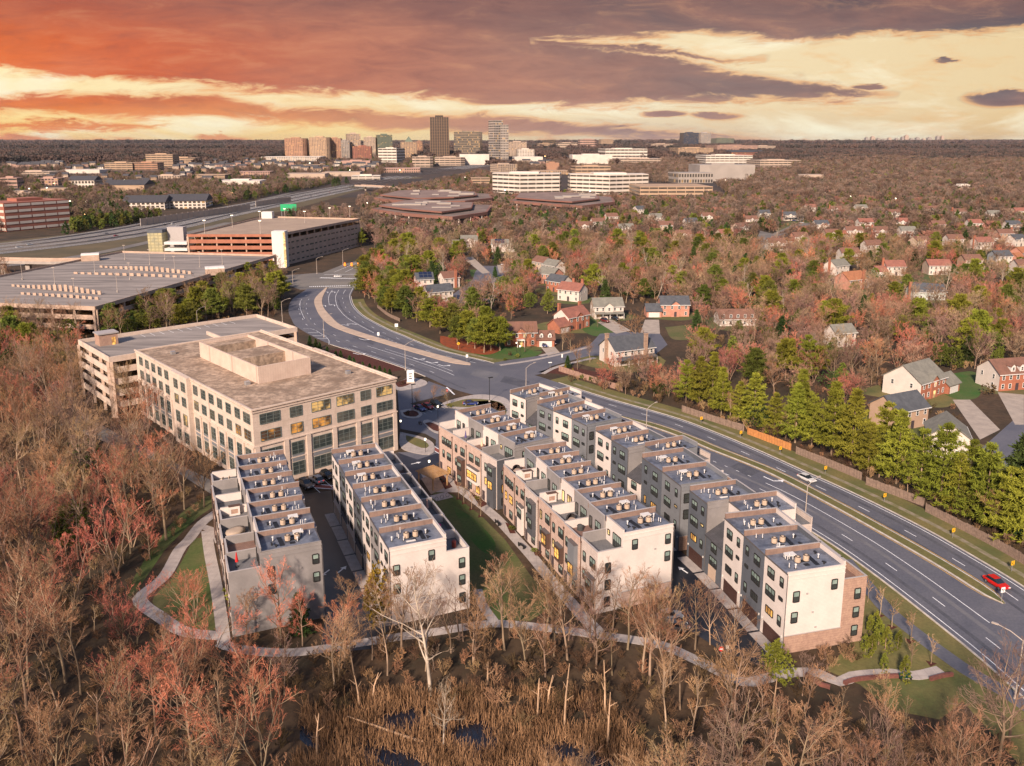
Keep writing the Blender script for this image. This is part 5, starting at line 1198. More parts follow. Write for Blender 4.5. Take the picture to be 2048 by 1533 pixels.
m = MB(); m.box(0, 9, 0, 9, 0, 21); m.build('glass_tower', M('stair glass', (0.26, 0.25, 0.18), 0.2, (0.42, 0.36, 0.2), 0.3, emit=((1, .75, .35), 0.05), grid={'z': (1.9, 0.5), 'xy': (2.4, 0.5)}), p2_, (-226 - o2[0], 515 - o2[1], 0))
m = MB(); m.box(0.0, 9.4, -0.2, 9.2, 21, 23); m.build('tower_cap', m_sg, p2_, (-226 - o2[0], 515 - o2[1], 0))
m = MB(); m.box(0, 10, 0, 6, 0, 24); m.build('lift_shaft', m_cap, p2_, (-216 - o2[0], 521 - o2[1], 0))
m = MB(); m.box(-4, 4, -3, 3, 0, 5); m.build('stair_head', m_trim, p2_, (-186 - o2[0], 636 - o2[1], 19.5))
# ------------------------------------------------------------------ distant buildings
def bmat(name, c, k=0.85): return M(name, c, 0.75, tuple(x * k for x in c), 0.05)
mb = dict(brick=bmat('sunlit brick', (0.36, 0.20, 0.13)), tan=bmat('tan stone', (0.40, 0.275, 0.185)), white=bmat('white facade', (0.6, 0.53, 0.46)), beige=bmat('beige facade', (0.44, 0.335, 0.26)), red=bmat('red facade', (0.30, 0.115, 0.08)), camp=bmat('campus brick', (0.22, 0.105, 0.08)),
          glass=M('mirror glass', (0.20, 0.18, 0.16), 0.14, (0.36, 0.28, 0.2), 0.03, spec=0.7, metal=0.35), dark=M('dark bronze cladding', (0.05, 0.036, 0.03), 0.35, var=0.2, spec=0.5), blue=M('navy glass', (0.03, 0.05, 0.09), 0.2, var=0.2, spec=0.5), grey=bmat('grey cladding', (0.32, 0.28, 0.25)), silver=M('silver glass', (0.42, 0.38, 0.36), 0.18, (0.5, 0.45, 0.42), 0.02, spec=0.6, metal=0.3), greenish=M('green glass', (0.14, 0.17, 0.13), 0.25, var=0.2), pink=bmat('pink brick facade', (0.40, 0.25, 0.2)))
m_fwin = M('far dark windows', (0.045, 0.04, 0.038), 0.2, (0.09, 0.075, 0.06), 0.06, spec=0.6)
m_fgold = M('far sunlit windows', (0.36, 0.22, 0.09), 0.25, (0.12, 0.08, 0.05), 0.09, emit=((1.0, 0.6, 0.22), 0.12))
def building(x0, x1, yt, yb, mat, label, cat='building', rot=0.1, depth=None, win='grid', floors=None, wm=None, cols=None, step=None, top='mech', name='office_building', wf=0.62, shape=None, base_z=None):
    """far building: body, window openings as real slabs, rooftop plant; sized from its outline seen from the drone"""
    xc = (x0 + x1) / 2; x, y = P(xc, yb)
    d = math.hypot(x, y); W_ = (x1 - x0) / 1663 * y / math.cos(math.atan((xc - 1024) / 1663)) ** 0
    z0 = tz(x, y); r = ((xc - 1024) / 1663, math.cos(PITCH) - (yt - 640) / 1663 * math.sin(PITCH), -math.sin(PITCH) - (yt - 640) / 1663 * math.cos(PITCH))
    H_ = CAM_H + r[2] * y / r[1] - z0
    dep = depth or W_ * 0.8; rz = rot - math.atan2(x, y) * 0.0
    cw = W_ / (abs(math.cos(rz)) + 0.0) if abs(rz) < 0.02 else (W_ - dep * abs(math.sin(rz))) / abs(math.cos(rz))
    if cw < W_ * 0.35: cw = W_ * 0.7; dep = (W_ - cw * math.cos(rz)) / max(0.05, abs(math.sin(rz)))
    root = empty(name, (x, y + dep * 0.4, z0 - 1), rz, label, cat)
    fl = min(0.11 * y, 260); EXC.append(np.array([((x - W_ / 2) * (1 - fl / y), y - fl), ((x + W_ / 2) * (1 - fl / y), y - fl), (x + W_ / 2, y + dep), (x - W_ / 2, y + dep)]))   # open ground in front, as seen
    hw, hd = cw / 2, dep / 2; wm = wm or m_fwin
    H_ += 1
    if shape == 'oct':
        c = 0.3; pts = [(-hw, -hd + hd * c), (-hw + hw * c, -hd), (hw - hw * c, -hd), (hw, -hd + hd * c), (hw, hd), (-hw, hd)]
    elif shape == 'bend':
        pts = [(-hw, hd * 0.2), (-hw * 0.1, -hd), (hw, -hd * 0.2), (hw, hd), (-hw, hd)]
    else: pts = [(-hw, -hd), (hw, -hd), (hw, hd), (-hw, hd)]
    MB().prism(pts, 0, H_).build('body', mat, root)
    floors = floors or max(2, int(H_ / 4)); fh = H_ / floors
    m = MB()
    for i in range(len(pts)):
        a, b = np.array(pts[i], float), np.array(pts[(i + 1) % len(pts)], float); ln = np.linalg.norm(b - a); t = (b - a) / ln; nn = np.array([t[1], -t[0]])
        if nn[1] > 0.5: continue
        if win == 'strip':
            nb = max(1, int(ln / 12))
            for k in range(floors):
                for j in range(nb):
                    p, q = a + t * (ln * j / nb + 0.5) + nn * 0.25, a + t * (ln * (j + 1) / nb - 0.5) + nn * 0.25; z = k * fh + fh * 0.38
                    m.poly([(*p, z), (*q, z), (*q, z + fh * 0.42), (*p, z + fh * 0.42)])
        elif win == 'grid':
            nc = cols or max(2, int(ln / 5))
            for k in range(floors):
                for j in range(nc):
                    p, q = a + t * ln * (j + 0.5 - wf / 2) / nc + nn * 0.25, a + t * ln * (j + 0.5 + wf / 2) / nc + nn * 0.25; z = k * fh + fh * 0.25
                    m.poly([(*p, z), (*q, z), (*q, z + fh * 0.55), (*p, z + fh * 0.55)])
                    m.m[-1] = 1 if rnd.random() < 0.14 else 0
        elif win == 'fins':
            nc = cols or max(3, int(ln / 6))
            for j in range(nc + 1):
                p = a + t * ln * j / nc; u = t * 0.45; m.prism(ccw([tuple(p - u), tuple(p + u), tuple(p + u + nn * 0.5), tuple(p - u + nn * 0.5)]), 0, H_ + 0.5)
            for k in range(1, floors): q = [a, b, b + nn * 0.4, a + nn * 0.4]; m.prism(ccw([tuple(v) for v in q]), k * fh - 0.2, k * fh + 0.2)
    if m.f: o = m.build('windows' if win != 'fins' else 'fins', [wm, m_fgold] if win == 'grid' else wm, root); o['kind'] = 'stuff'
    if top == 'mech': MB().box(-hw * 0.45, hw * 0.4, -hd * 0.4, hd * 0.4, H_, H_ + max(2.5, H_ * 0.05)).build('rooftop_plant', mat, root)
    elif top == 'pyr':
        m = MB(); e = hw * 0.5; b_ = len(m.v); m.v += [(-e, -e, H_), (e, -e, H_), (e, e, H_), (-e, e, H_), (0, 0, H_ + hw * 0.7)]; m.f += [(0, 1, 4), (1, 2, 4), (2, 3, 4), (3, 0, 4)]; m.m += [0] * 4; m.build('pyramid_roof', mb['greenish'], root)
    elif top == 'step': MB().box(hw * 0.05, hw + 0.3, -hd * 0.9, hd * 0.9, H_, H_ * 1.0 + step).build('upper_body', mat, root)
    elif top == 'gable':
        m = MB(); n = len(m.v); hh = H_ + min(hd, 9) * 0.8
        m.v += [(-hw - 1, -hd - 1, H_), (hw + 1, -hd - 1, H_), (hw + 1, hd + 1, H_), (-hw - 1, hd + 1, H_), (-hw - 1, 0, hh), (hw + 1, 0, hh)]; m.f += [(0, 1, 5, 4), (2, 3, 4, 5), (1, 2, 5), (3, 0, 4)]; m.m += [0] * 4; m.build('roof', m_shingle, root)
    return root
B = building
B(568, 613, 277, 318, mb['brick'], 'leftmost round-shouldered brick apartment tower on the skyline', shape='oct', wf=0.5, name='apartment_tower')
B(617, 660, 275, 318, mb['tan'], 'second round-shouldered tan apartment tower on the skyline', shape='oct', wf=0.5, name='apartment_tower')
B(656, 683, 277, 317, mb['brick'], 'narrow brick apartment tower just right of the two round-shouldered ones', wf=0.5, name='apartment_tower')
B(676, 700, 281, 317, mb['grey'], 'slim grey skyline block beside the brick apartment towers')
B(690, 722, 268, 316, mb['beige'], 'beige skyline tower with stepped top behind the grey block', rot=0.3)
B(704, 743, 293, 318, mb['red'], 'red brick mid-rise with white top floor on the skyline', rot=0.1)
B(727, 752, 275, 313, mb['beige'], 'pale brown slab left of the green-glass skyline tower')
B(750, 785, 270, 313, mb['greenish'], 'green-glass skyline tower with lit windows', rot=0.25)
B(757, 806, 297, 325, mb['white'], 'white office with glass corner in front of the skyline', win='strip', rot=-0.3, floors=5)
B(800, 834, 284, 316, mb['tan'], 'orange-tan skyline block with small green pyramid roof', top='pyr')
B(832, 845, 283, 312, mb['brick'], 'narrow brick skyline block just left of the tallest tower')
B(860, 898, 235, 314, mb['dark'], 'tallest dark bronze tower with gold vertical fins', win='fins', cols=8, wm=M('gold fins', (0.36, 0.23, 0.14), 0.4, var=0.1), rot=0.06, floors=14, name='office_tower')
B(909, 963, 264, 309, mb['glass'], 'wide mirrored glass office with gold reflections', rot=-0.08, floors=10, wf=0.75, name='office_tower')
B(977, 1006, 241, 318, mb['silver'], 'tall slim silver glass tower', rot=0.5, floors=16, wf=0.8, top='none', name='office_tower')
B(1000, 1017, 250, 319, mb['grey'], 'lower grey shoulder tower joined to the slim silver one', rot=0.1, floors=14, top='none', name='office_tower')
B(822, 866, 314, 335, mb['beige'], 'round-cornered beige car park left of the highway, left half', cat='car park', win='strip', floors=4, shape='oct', name='parking_garage')
B(866, 930, 315, 332, mb['beige'], 'beige banded car park below the tallest tower', cat='car park', win='strip', floors=4, shape='oct', name='parking_garage')
B(916, 978, 309, 330, mb['white'], 'plain white box building at the end of the highway', win=None, top='none')
B(1015, 1053, 284, 313, mb['beige'], 'beige office just right of the slim silver tower')
B(1033, 1068, 299, 320, mb['white'], 'small white office in front of the beige one', win='grid')
B(1075, 1107, 287, 302, mb['tan'], 'first banded office block in the group right of the silver tower', win='strip', floors=4)
B(1086, 1112, 281, 300, mb['dark'], 'dark glass block behind the banded offices')
B(1113, 1154, 286, 302, mb['beige'], 'second banded office block right of the silver tower', win='strip', floors=4)
B(1158, 1193, 279, 301, mb['pink'], 'pinkish banded office with domed top', win='strip', floors=5, shape='oct')
B(1199, 1226, 279, 298, mb['tan'], 'tan banded office at the right end of the banded group', win='strip', floors=5)
B(1203, 1293, 298, 316, mb['white'], 'long white stepped office above the brown wood', win='strip', floors=3)
B(1143, 1223, 310, 328, mb['white'], 'large blank white building in front of the wood', win=None, rot=0.03)
B(1145, 1220, 333, 352, mb['tan'], 'low brown banded building below the blank white one', win='strip', floors=3)
B(1090, 1118, 326, 341, mb['brick'], 'small brick building left of the low brown one', win=None)
B(1298, 1345, 288, 301, mb['beige'], 'low beige office left of the navy tower', win='strip')
B(1363, 1396, 266, 297, mb['blue'], 'navy blue glass tower on the right skyline', rot=0.12, win='grid', wm=mb['dark'])
B(1396, 1421, 266, 296, mb['silver'], 'silver glass tower touching the navy tower', rot=0.2)
B(1424, 1467, 277, 294, mb['greenish'], 'green-glass mid-rise right of the silver tower', rot=0.2)
B(1349, 1425, 296, 311, mb['tan'], 'long beige apartment block below the navy tower', win='grid')
B(1425, 1513, 291, 304, mb['pink'], 'long pink brick apartment row on the right skyline', win='grid', name='apartment_building')
B(1406, 1502, 311, 329, mb['white'], 'cream banded parking garage above the big grey hall', cat='car park', win='strip', floors=4, rot=0.05, name='parking_garage')
B(1393, 1506, 330, 363, mb['grey'], 'big windowless grey hall with pale lower wall', win=None, rot=0.04, depth=90)
B(1345, 1425, 346, 367, mb['grey'], 'lower grey wing in front of the big windowless hall', win='grid', floors=2, rot=0.15, top='none')
B(1510, 1600, 321, 334, mb['beige'], 'beige parking decks at the edge of the far right wood', cat='car park', win='strip', floors=3, name='parking_garage')
B(1505, 1550, 292, 302, mb['beige'], 'small pale office at the edge of the right skyline', win='strip')
B(980, 1034, 329, 347, mb['beige'], 'beige office tower rising behind the left long white office', win='grid', rot=0.5)
B(978, 1126, 348, 388, mb['white'], 'left of the two long white offices with dark window strips', win='strip', floors=5, rot=-0.12, shape='bend', depth=70)
B(1142, 1303, 350, 389, mb['white'], 'right of the two long white offices, with white roof block', win='strip', floors=5, rot=0.05, shape='bend', depth=80)
B(940, 980, 356, 370, mb['tan'], 'low tan office left of the long white offices', win='strip', floors=3, top='none')
B(1272, 1422, 373, 394, mb['tan'], 'low tan car park deck right of the long white offices', cat='car park', win='strip', floors=3, rot=0.05, top='none', name='parking_garage')
B(-40, 93, 405, 462, mb['red'], 'red office with white end wall at the left edge', win='strip', floors=5, rot=-0.5, depth=60, wm=mb['white'])
B(0, 36, 356, 377, mb['pink'], 'pink banded building at the far left edge', win='strip', floors=3)
B(70, 117, 357, 371, mb['pink'], 'small pink flat-roofed building with lit car park', win='grid')
B(137, 190, 361, 376, mb['white'], 'white house-like building with dark roof among far left trees', top='gable', win='grid', floors=2)
B(204, 290, 370, 384, mb['tan'], 'church hall with wide dark green gable roof', top='gable', win=None)
B(240, 330, 405, 420, mb['white'], 'long low white apartments with grey roof, left half', top='gable', win='grid', floors=3, rot=0.15, name='apartment_building')
B(326, 412, 402, 417, mb['white'], 'long low white apartments with grey roof, right half', top='gable', win='grid', floors=3, rot=0.15, name='apartment_building')
B(209, 266, 326, 341, mb['tan'], 'lowest wing of the tan stepped medical building', win='strip', floors=4)
B(264, 316, 326, 341, mb['brick'], 'brick wing of the tan stepped medical building', win='strip', floors=4)
B(292, 347, 309, 335, mb['tan'], 'tallest stepped block of the tan medical building', win='strip', floors=6)
B(330, 391, 316, 329, mb['tan'], 'right wing of the tan stepped medical building', win='strip', floors=4)
B(518, 640, 314, 322, mb['white'], 'long pale low row beneath the brick apartment towers', win='grid', floors=2, top='none')
B(640, 720, 345, 353, mb['beige'], 'low beige retail block left of the highway', win=None, top='none')
B(560, 650, 348, 357, mb['beige'], 'low pale store with flat roof among brown trees', win=None, top='none')
B(760, 840, 337, 346, mb['pink'], 'low pinkish shops before the round-cornered car park', win='grid', floors=2, top='none')
B(1025, 1085, 314, 323, mb['white'], 'low white shed right of the slim tower', win=None, top='none')
B(1455, 1530, 305, 313, mb['red'], 'row of dark red houses behind the cream parking garage', win='grid', floors=2, top='gable')
for i, (x0, x1, yt, yb, c, lb) in enumerate(((20, 100, 344, 351, 'beige', 'long low beige store left of the pink building'), (120, 200, 340, 347, 'white', 'low white store behind the far left trees'), (300, 360, 352, 359, 'beige', 'low beige block above the church hall'), (380, 450, 350, 358, 'tan', 'low tan block right of the church hall'), (430, 520, 362, 370, 'white', 'low white warehouse before the far brown wood'), (470, 540, 344, 351, 'pink', 'low pink store left of the pale store'), (700, 760, 352, 360, 'white', 'low white store beside the highway'), (60, 130, 378, 386, 'tan', 'low tan block above the red office'), (0, 60, 386, 394, 'beige', 'low beige block at the left edge above the red office'), (590, 640, 330, 337, 'tan', 'low tan block below the round-shouldered towers'), (680, 740, 322, 330, 'pink', 'low pink shops below the red brick mid-rise'), (1060, 1140, 342, 350, 'tan', 'low tan workshop between the white offices and the blank white building'), (1230, 1330, 318, 325, 'beige', 'low beige deck in the wood behind the white offices'), (1600, 1660, 350, 356, 'beige', 'small pale roof inside the far right wood'), (1910, 1960, 372, 379, 'white', 'small white building inside the far right wood'))):
    B(x0, x1, yt, yb, mb[c], lb, win=('strip', None, 'grid')[i % 3], floors=2, top='none' if i % 2 else 'mech')
# far city on the right horizon
for i, (x, w, t) in enumerate(((1718, 5, 273), (1730, 7, 271), (1741, 5, 275), (1752, 8, 277), (1763, 6, 274), (1777, 6, 275), (1788, 4, 272), (1796, 7, 268), (1806, 6, 275), (1818, 7, 273), (1830, 5, 276), (1841, 8, 273), (1857, 5, 270), (1866, 5, 270), (1912, 10, 277))):
    y = 14500.0; X = (x - 1024) / 1663 * y * 1.0; r2 = (288 - t) / 1663 * y
    o = MB().box(-w / 2 * 8.7, w / 2 * 8.7, 0, 70, -60, 42 + r2 * 0.8).box(-w / 4 * 8.7, w / 4 * 8.7, 10, 50, 42 + r2 * 0.8, 46 + r2 * 0.86).build('tower_block', [mb['grey'], mb['beige'], mb['grey']][i % 3], None, (X, y, 30))
    tag(o, 'pale tower block of the tiny skyline on the right horizon', 'tower', 'tiny far skyline on the right horizon')
# terraced brick campus below the white offices
def campus(px_poly, z1, label, seed):
    r = random.Random(seed); q = ccw([P(*p, z1) for p in px_poly]); x0, y0 = q[0]
    root = empty('brick_office', (x0, y0, 0), 0, label, 'building'); EXC.append(np.array(q)); EXC.append(np.array(q) * 0.965); L = [(a - x0, b - y0) for a, b in q]
    for k, (za, zb, mt, ins) in enumerate(((0, 0.9, mb['camp'], 3), (0.9, 3.4, m_fwin, 4.5), (3.4, 5.2, mb['camp'], 2.5), (5.2, 7.6, m_fwin, 4), (7.6, z1, mb['camp'], 0))):
        MB().prism(inset(L, ins), za, zb).build('brick_band' if mt is mb['camp'] else 'window_band', mt, root)
    for ins, za, zb, mt in ((18, z1 + 0.06, z1 + 1.8, m_fwin), (15, z1 + 1.8, z1 + 3.2, mb['camp'])): MB().prism([(a + 3 * (k % 2) - 8, b + 4 * ((k + 1) % 2)) for k, (a, b) in enumerate(inset(L, ins))], za, zb).build('upper_tier', mt, root)
    for ins, zb in ((16.5, z1 + 3.23),): m = MB(); m.poly([(a + 3 * (k % 2) - 8, b + 4 * ((k + 1) % 2), zb) for k, (a, b) in enumerate(inset(L, ins))]); m.build('tier_roof', M('tier roof', (0.24, 0.17, 0.145), 0.9, (0.16, 0.115, 0.1), 0.06), root)
    m = MB(); m.poly([(*p, z1 + 0.05) for p in inset(L, 3)]); m.build('roof', M('campus roof', (0.20, 0.15, 0.13), 0.9, (0.14, 0.105, 0.09), 0.05, contrast=(0.4, 0.6)), root)
    c = np.array(L).mean(0)
    for k in range(9):
        p = c + (np.array(L[r.randrange(len(L))]) - c) * r.uniform(0.1, 0.6); w, d = r.uniform(4, 11), r.uniform(3, 7)
        MB().box(p[0] - w, p[0] + w, p[1] - d, p[1] + d, z1 + 0.05, z1 + r.uniform(3.8, 5.4)).build('rooftop_plant', mb['grey'], root)
    for k in range(0, len(L)):
        a, b = np.array(inset(L, 0.8)[k]), np.array(inset(L, 0.8)[(k + 1) % len(L)])
        for j in range(3): p = a + (b - a) * (j + 0.5) / 3; MB().box(p[0] - 0.6, p[0] + 0.6, p[1] - 0.6, p[1] + 0.6, 0, 7.6).build('column', mb['white'], root)
campus([(742, 418), (800, 426), (905, 434), (975, 424), (985, 410), (930, 409), (850, 402), (790, 408)], 10.5, 'nearest low red brick office with overhanging window bands', 1)
campus([(748, 396), (830, 404), (930, 402), (985, 396), (980, 388), (900, 384), (800, 385)], 11, 'low red brick office behind the nearest one', 2)
campus([(1020, 402), (1100, 408), (1165, 412), (1230, 404), (1225, 394), (1130, 388), (1040, 390)], 10.5, 'low red brick office with grey roof in front of the white offices', 3)
# ------------------------------------------------------------------ highway, overpass, noise walls
sheet('highway_verge', resample(PL([(-160, 545), (0, 535), (170, 515), (330, 505), (470, 445), (620, 410), (760, 372), (900, 346)]), n=30), resample(PL([(-160, 498), (0, 484), (150, 468), (300, 446), (430, 420), (560, 396), (680, 373), (880, 338)]), n=30), 0.1, M('rough verge', (0.12, 0.09, 0.05), 0.95, (0.07, 0.06, 0.035), 0.03, detail=6))
HW = resample(PL([(-140, 512), (0, 498), (150, 481), (300, 457), (430, 429), (560, 403), (680, 379), (790, 357), (880, 342), (962, 331)]), step=25)
hw = ribbon('highway', HW, 66, 0.25, m_asphalt_old)
for d_ in (-26, -10, -6.5, 6.5, 10, 26): ribbon('highway_line', offset(HW, d_), 0.35, 0.31, m_white, parent=hw)
for d_, w_ in ((-31, .4), (-14, .5), (-3.5, 1.2), (3.5, 1.2), (16, .5), (31, .4)): ribbon('highway_line', offset(HW, d_), w_, 0.32, m_conc if w_ > 1 else m_white, parent=hw)
ribbon('barrier_wall', offset(HW, 0), 0.8, 1.4, m_conc, thick=1.4)
for d_ in (-20, 21): ribbon('barrier_wall', offset(HW, d_), 0.7, 1.3, m_conc, thick=1.3)
ribbon('slip_road', resample(PL([(-60, 538), (60, 528), (190, 508), (330, 478), (460, 446)]), step=15), 10, 0.28, m_asphalt_old)
ramp = ribbon('slip_road', resample(PL([(640, 392), (590, 386), (560, 392), (520, 400)]) , step=12), 9, 0.3, m_asphalt_old)
def noise_wall(pa, pb, h, label):
    a, b = np.array(P(*pa)), np.array(P(*pb)); n = max(4, int(np.linalg.norm(b - a) / 9)); root = empty('noise_wall', (a[0], a[1], 0), 0, label, 'wall'); t = (b - a) / n
    rz = math.atan2(t[1], t[0]); w = np.linalg.norm(t)
    me = MB().box(0.35, w - 0.35, -0.12, 0.12, 0, h).mesh('panel', mb['beige']); mp = MB().box(-0.35, 0.35, -0.3, 0.3, 0, h + 0.4).mesh('post', m_conc)
    for i in range(n): link('panel', me, root, tuple(t * i) + (0,), rz); link('post', mp, root, tuple(t * i) + (0,), rz)
noise_wall((282, 453), (501, 421), 7.0, 'longer beige panel noise wall beside the highway'); noise_wall((512, 414), (582, 404), 6.5, 'shorter beige panel noise wall further along the highway')
def overpass(pts, z, w, label):
    ln = resample([P(*p, z) for p in pts], n=14); root = empty('bridge', (ln[0][0], ln[0][1], 0), 0, label, 'bridge'); o = ln[0]
    A_, B_ = offset(ln, -w / 2) - o, offset(ln, w / 2) - o; m = MB(); n = len(ln)
    m.prism(ccw([tuple(p) for p in A_] + [tuple(p) for p in B_[::-1]]), z - 1.6, z); m.build('deck', m_conc, root)
    for q, s in ((A_, 1), (B_, -1)):
        mm = MB(); iq = q + s * 0 + (B_ - A_) / w * 0.4 * s; mm.prism(ccw([tuple(p) for p in q] + [tuple(p) for p in iq[::-1]]), z + 0.003, z + 1.1); mm.build('parapet', m_gconc, root)
    for i in range(1, n - 1, 3):
        c = (A_[i] + B_[i]) / 2; MB().box(c[0] - 1.2, c[0] + 1.2, c[1] - 1.2, c[1] + 1.2, 0, z - 1.6).build('pier', m_conc, root)
overpass([(716, 371), (770, 374), (845, 380), (900, 384)], 8.0, 14, 'concrete overpass crossing the highway before the white offices')
overpass([(-60, 519), (40, 521), (110, 522), (165, 521)], 9.0, 7, 'footbridge at the left edge leading to the low parking deck')

# small gabled houses of the far left neighbourhoods
r = random.Random(3)
hm_ = []
for k, (wl, rf_) in enumerate((('white facade', 'dark shingle'), ('tan stone', 'dark shingle'), ('beige facade', 'dark shingle'), ('pink brick facade', 'dark shingle'))):
    m = MB(); m.box(-6, 6, -5, 5, -1, 7); n = len(m.v); m.mat(1); m.v += [(-6.5, -5.5, 6.9), (6.5, -5.5, 6.9), (6.5, 5.5, 6.9), (-6.5, 5.5, 6.9), (-6.5, 0, 11), (6.5, 0, 11)]; m.f += [tuple(n + i for i in f) for f in ((0, 1, 5, 4), (2, 3, 4, 5), (1, 2, 5), (3, 0, 4))]; m.m += [1] * 4
    m.mat(2)
    for xx in (-4, -1.3, 1.3, 4):
        for zz in (1.2, 4.4): m.box(xx - 0.6, xx + 0.6, -5.1, -5.0, zz, zz + 1.5)
    hm_.append(m.mesh('house', [MATS[wl], MATS[rf_], m_fwin]))
for x0, x1, y0, y1, n, lb in ((20, 130, 328, 336, 16, 'at the far left edge of the picture'), (130, 300, 330, 343, 14, 'left of the tan medical building'), (350, 470, 331, 345, 18, 'right of the tan medical building'), (430, 560, 322, 338, 20, 'left of the brick apartment towers'), (560, 760, 326, 345, 22, 'below the brick apartment towers'), (100, 420, 350, 372, 14, 'above the long low apartments'), (1020, 1100, 318, 334, 8, 'right of the slim silver tower'), (1230, 1420, 303, 312, 12, 'below the navy tower')):
    for k in range(n):
        px, py = x0 + (x1 - x0) * (k + r.uniform(0.1, 0.9)) / n, r.uniform(y0, y1); x, y = P(px, py)
        if y > 5000: continue
        o = link('house', hm_[r.randrange(4)], None, (x, y, tz(x, y)), r.uniform(-0.4, 0.4)); o.scale = (r.uniform(0.9, 1.9), 1, r.uniform(0.9, 1.2)); tag(o, f'small distant gabled house {lb}', 'house', f'small houses {lb}')
        EXC.append(np.array([((x - 12) * 0.93, y * 0.93), ((x + 12) * 0.93, y * 0.93), (x + 12, y + 8), (x - 12, y + 8)]))
for px, py, s_, c_ in ((142, 424, 1.6, 0), (174, 423, 1.2, 0), (229, 422, 1.2, 0), (464, 404, 1.6, 1), (172, 452, 1.2, 1), (20, 390, 1, 0), (60, 392, 1, 0), (95, 390, 1, 0), (110, 380, 1, 1), (250, 372, 1, 0), (300, 372, 1, 0), (640, 352, 1, 0), (700, 350, 1, 0), (800, 350, 1, 0), (930, 366, 1, 0), (1130, 396, 1, 0), (1180, 398, 1, 0), (1010, 396, 1, 0), (860, 408, 1, 0), (735, 425, 1, 0), (760, 432, 1, 0), (1450, 372, 1, 0), (1700, 410, 1, 0), (1650, 402, 1, 0), (1790, 415, 1, 0), (1045, 318, 1.4, 1), (1070, 322, 1.4, 0), (1090, 320, 1.4, 1), (620, 335, 1.2, 0), (560, 332, 1.2, 1)):
    x, y = P(px, py); k = y / 900 * s_; e = empty('lit_lamp', (x, y, tz(x, y)), 0, 'small glowing lamp on a thin post in the far distance', 'street lamp', 'glowing lamps in the far distance'); MB().cyl(0, 0, 0, 8 + 2 * s_, 0.12, 0.1, 5).build('post', m_metal, e); MB().cyl(0, 0, 8 + 2 * s_, 9 + 2 * s_, 0.55 * k, 0.55 * k, 8).build('lamp', M('sodium glow', (0.9, 0.6, 0.3), 0.5, var=0, emit=((1, 0.55, 0.2), 4.0)) if c_ else M('white glow', (0.9, 0.85, 0.7), 0.5, var=0, emit=((1, 0.85, 0.6), 4.0)), e)
# ------------------------------------------------------------------ suburban houses
def wallm(name, c): return M('house ' + name, c, 0.8, tuple(x * 0.86 for x in c), 0.3, grid={'z': (0.25, 0.03)})
HWALL = dict(white=wallm('white siding', (0.58, 0.51, 0.455)), beige=wallm('beige siding', (0.43, 0.325, 0.25)), brick=M('house brick', (0.36, 0.135, 0.08), 0.9, (0.28, 0.105, 0.065), 1.0, grid={'z': (0.35, 0.05)}), pink=M('house pink brick', (0.48, 0.23, 0.165), 0.9, (0.38, 0.18, 0.13), 1.0), blue=wallm('blue grey siding', (0.27, 0.29, 0.31)), tan=wallm('tan siding', (0.40, 0.27, 0.19)), teal=wallm('pale teal siding', (0.46, 0.50, 0.47)))
HROOF = dict(brown=M('brown shingles', (0.19, 0.095, 0.068), 0.9, (0.14, 0.075, 0.055), 0.6, fine=(2, 0.2)), red=M('red brown shingles', (0.27, 0.11, 0.08), 0.9, (0.2, 0.085, 0.065), 0.6, fine=(2, 0.2)), slate=M('slate shingles', (0.085, 0.09, 0.10), 0.85, (0.06, 0.065, 0.075), 0.6, fine=(2, 0.2)), grey=M('grey green shingles', (0.20, 0.19, 0.16), 0.9, (0.15, 0.145, 0.125), 0.6, fine=(2, 0.2)), rust=M('orange brown shingles', (0.36, 0.15, 0.075), 0.9, (0.27, 0.115, 0.06), 0.6, fine=(2, 0.2)))
m_bricks = HWALL['brick']
m_solar = M('solar panels', (0.012, 0.018, 0.045), 0.15, var=0.1, spec=0.6)
def gable(m, x0, x1, y0, y1, he, rise, axis='x', wi=0, ov=0.0):
    """gabled block: walls with pointed ends"""
    m.mat(wi); n = len(m.v)
    m.v += [(x0, y0, 0), (x1, y0, 0), (x1, y1, 0), (x0, y1, 0), (x0, y0, he), (x1, y0, he), (x1, y1, he), (x0, y1, he)]
    if axis == 'x':
        ym = (y0 + y1) / 2; m.v += [(x0, ym, he + rise), (x1, ym, he + rise)]
        F = [(0, 1, 5, 4), (1, 2, 6, 9, 5), (2, 3, 7, 6), (3, 0, 4, 8, 7)]
    else:
        xm = (x0 + x1) / 2; m.v += [(xm, y0, he + rise), (xm, y1, he + rise)]
        F = [(0, 1, 5, 8, 4), (1, 2, 6, 5), (2, 3, 7, 9, 6), (3, 0, 4, 7)]
    m.f += [tuple(n + i for i in f) for f in F]; m.m += [wi] * 4
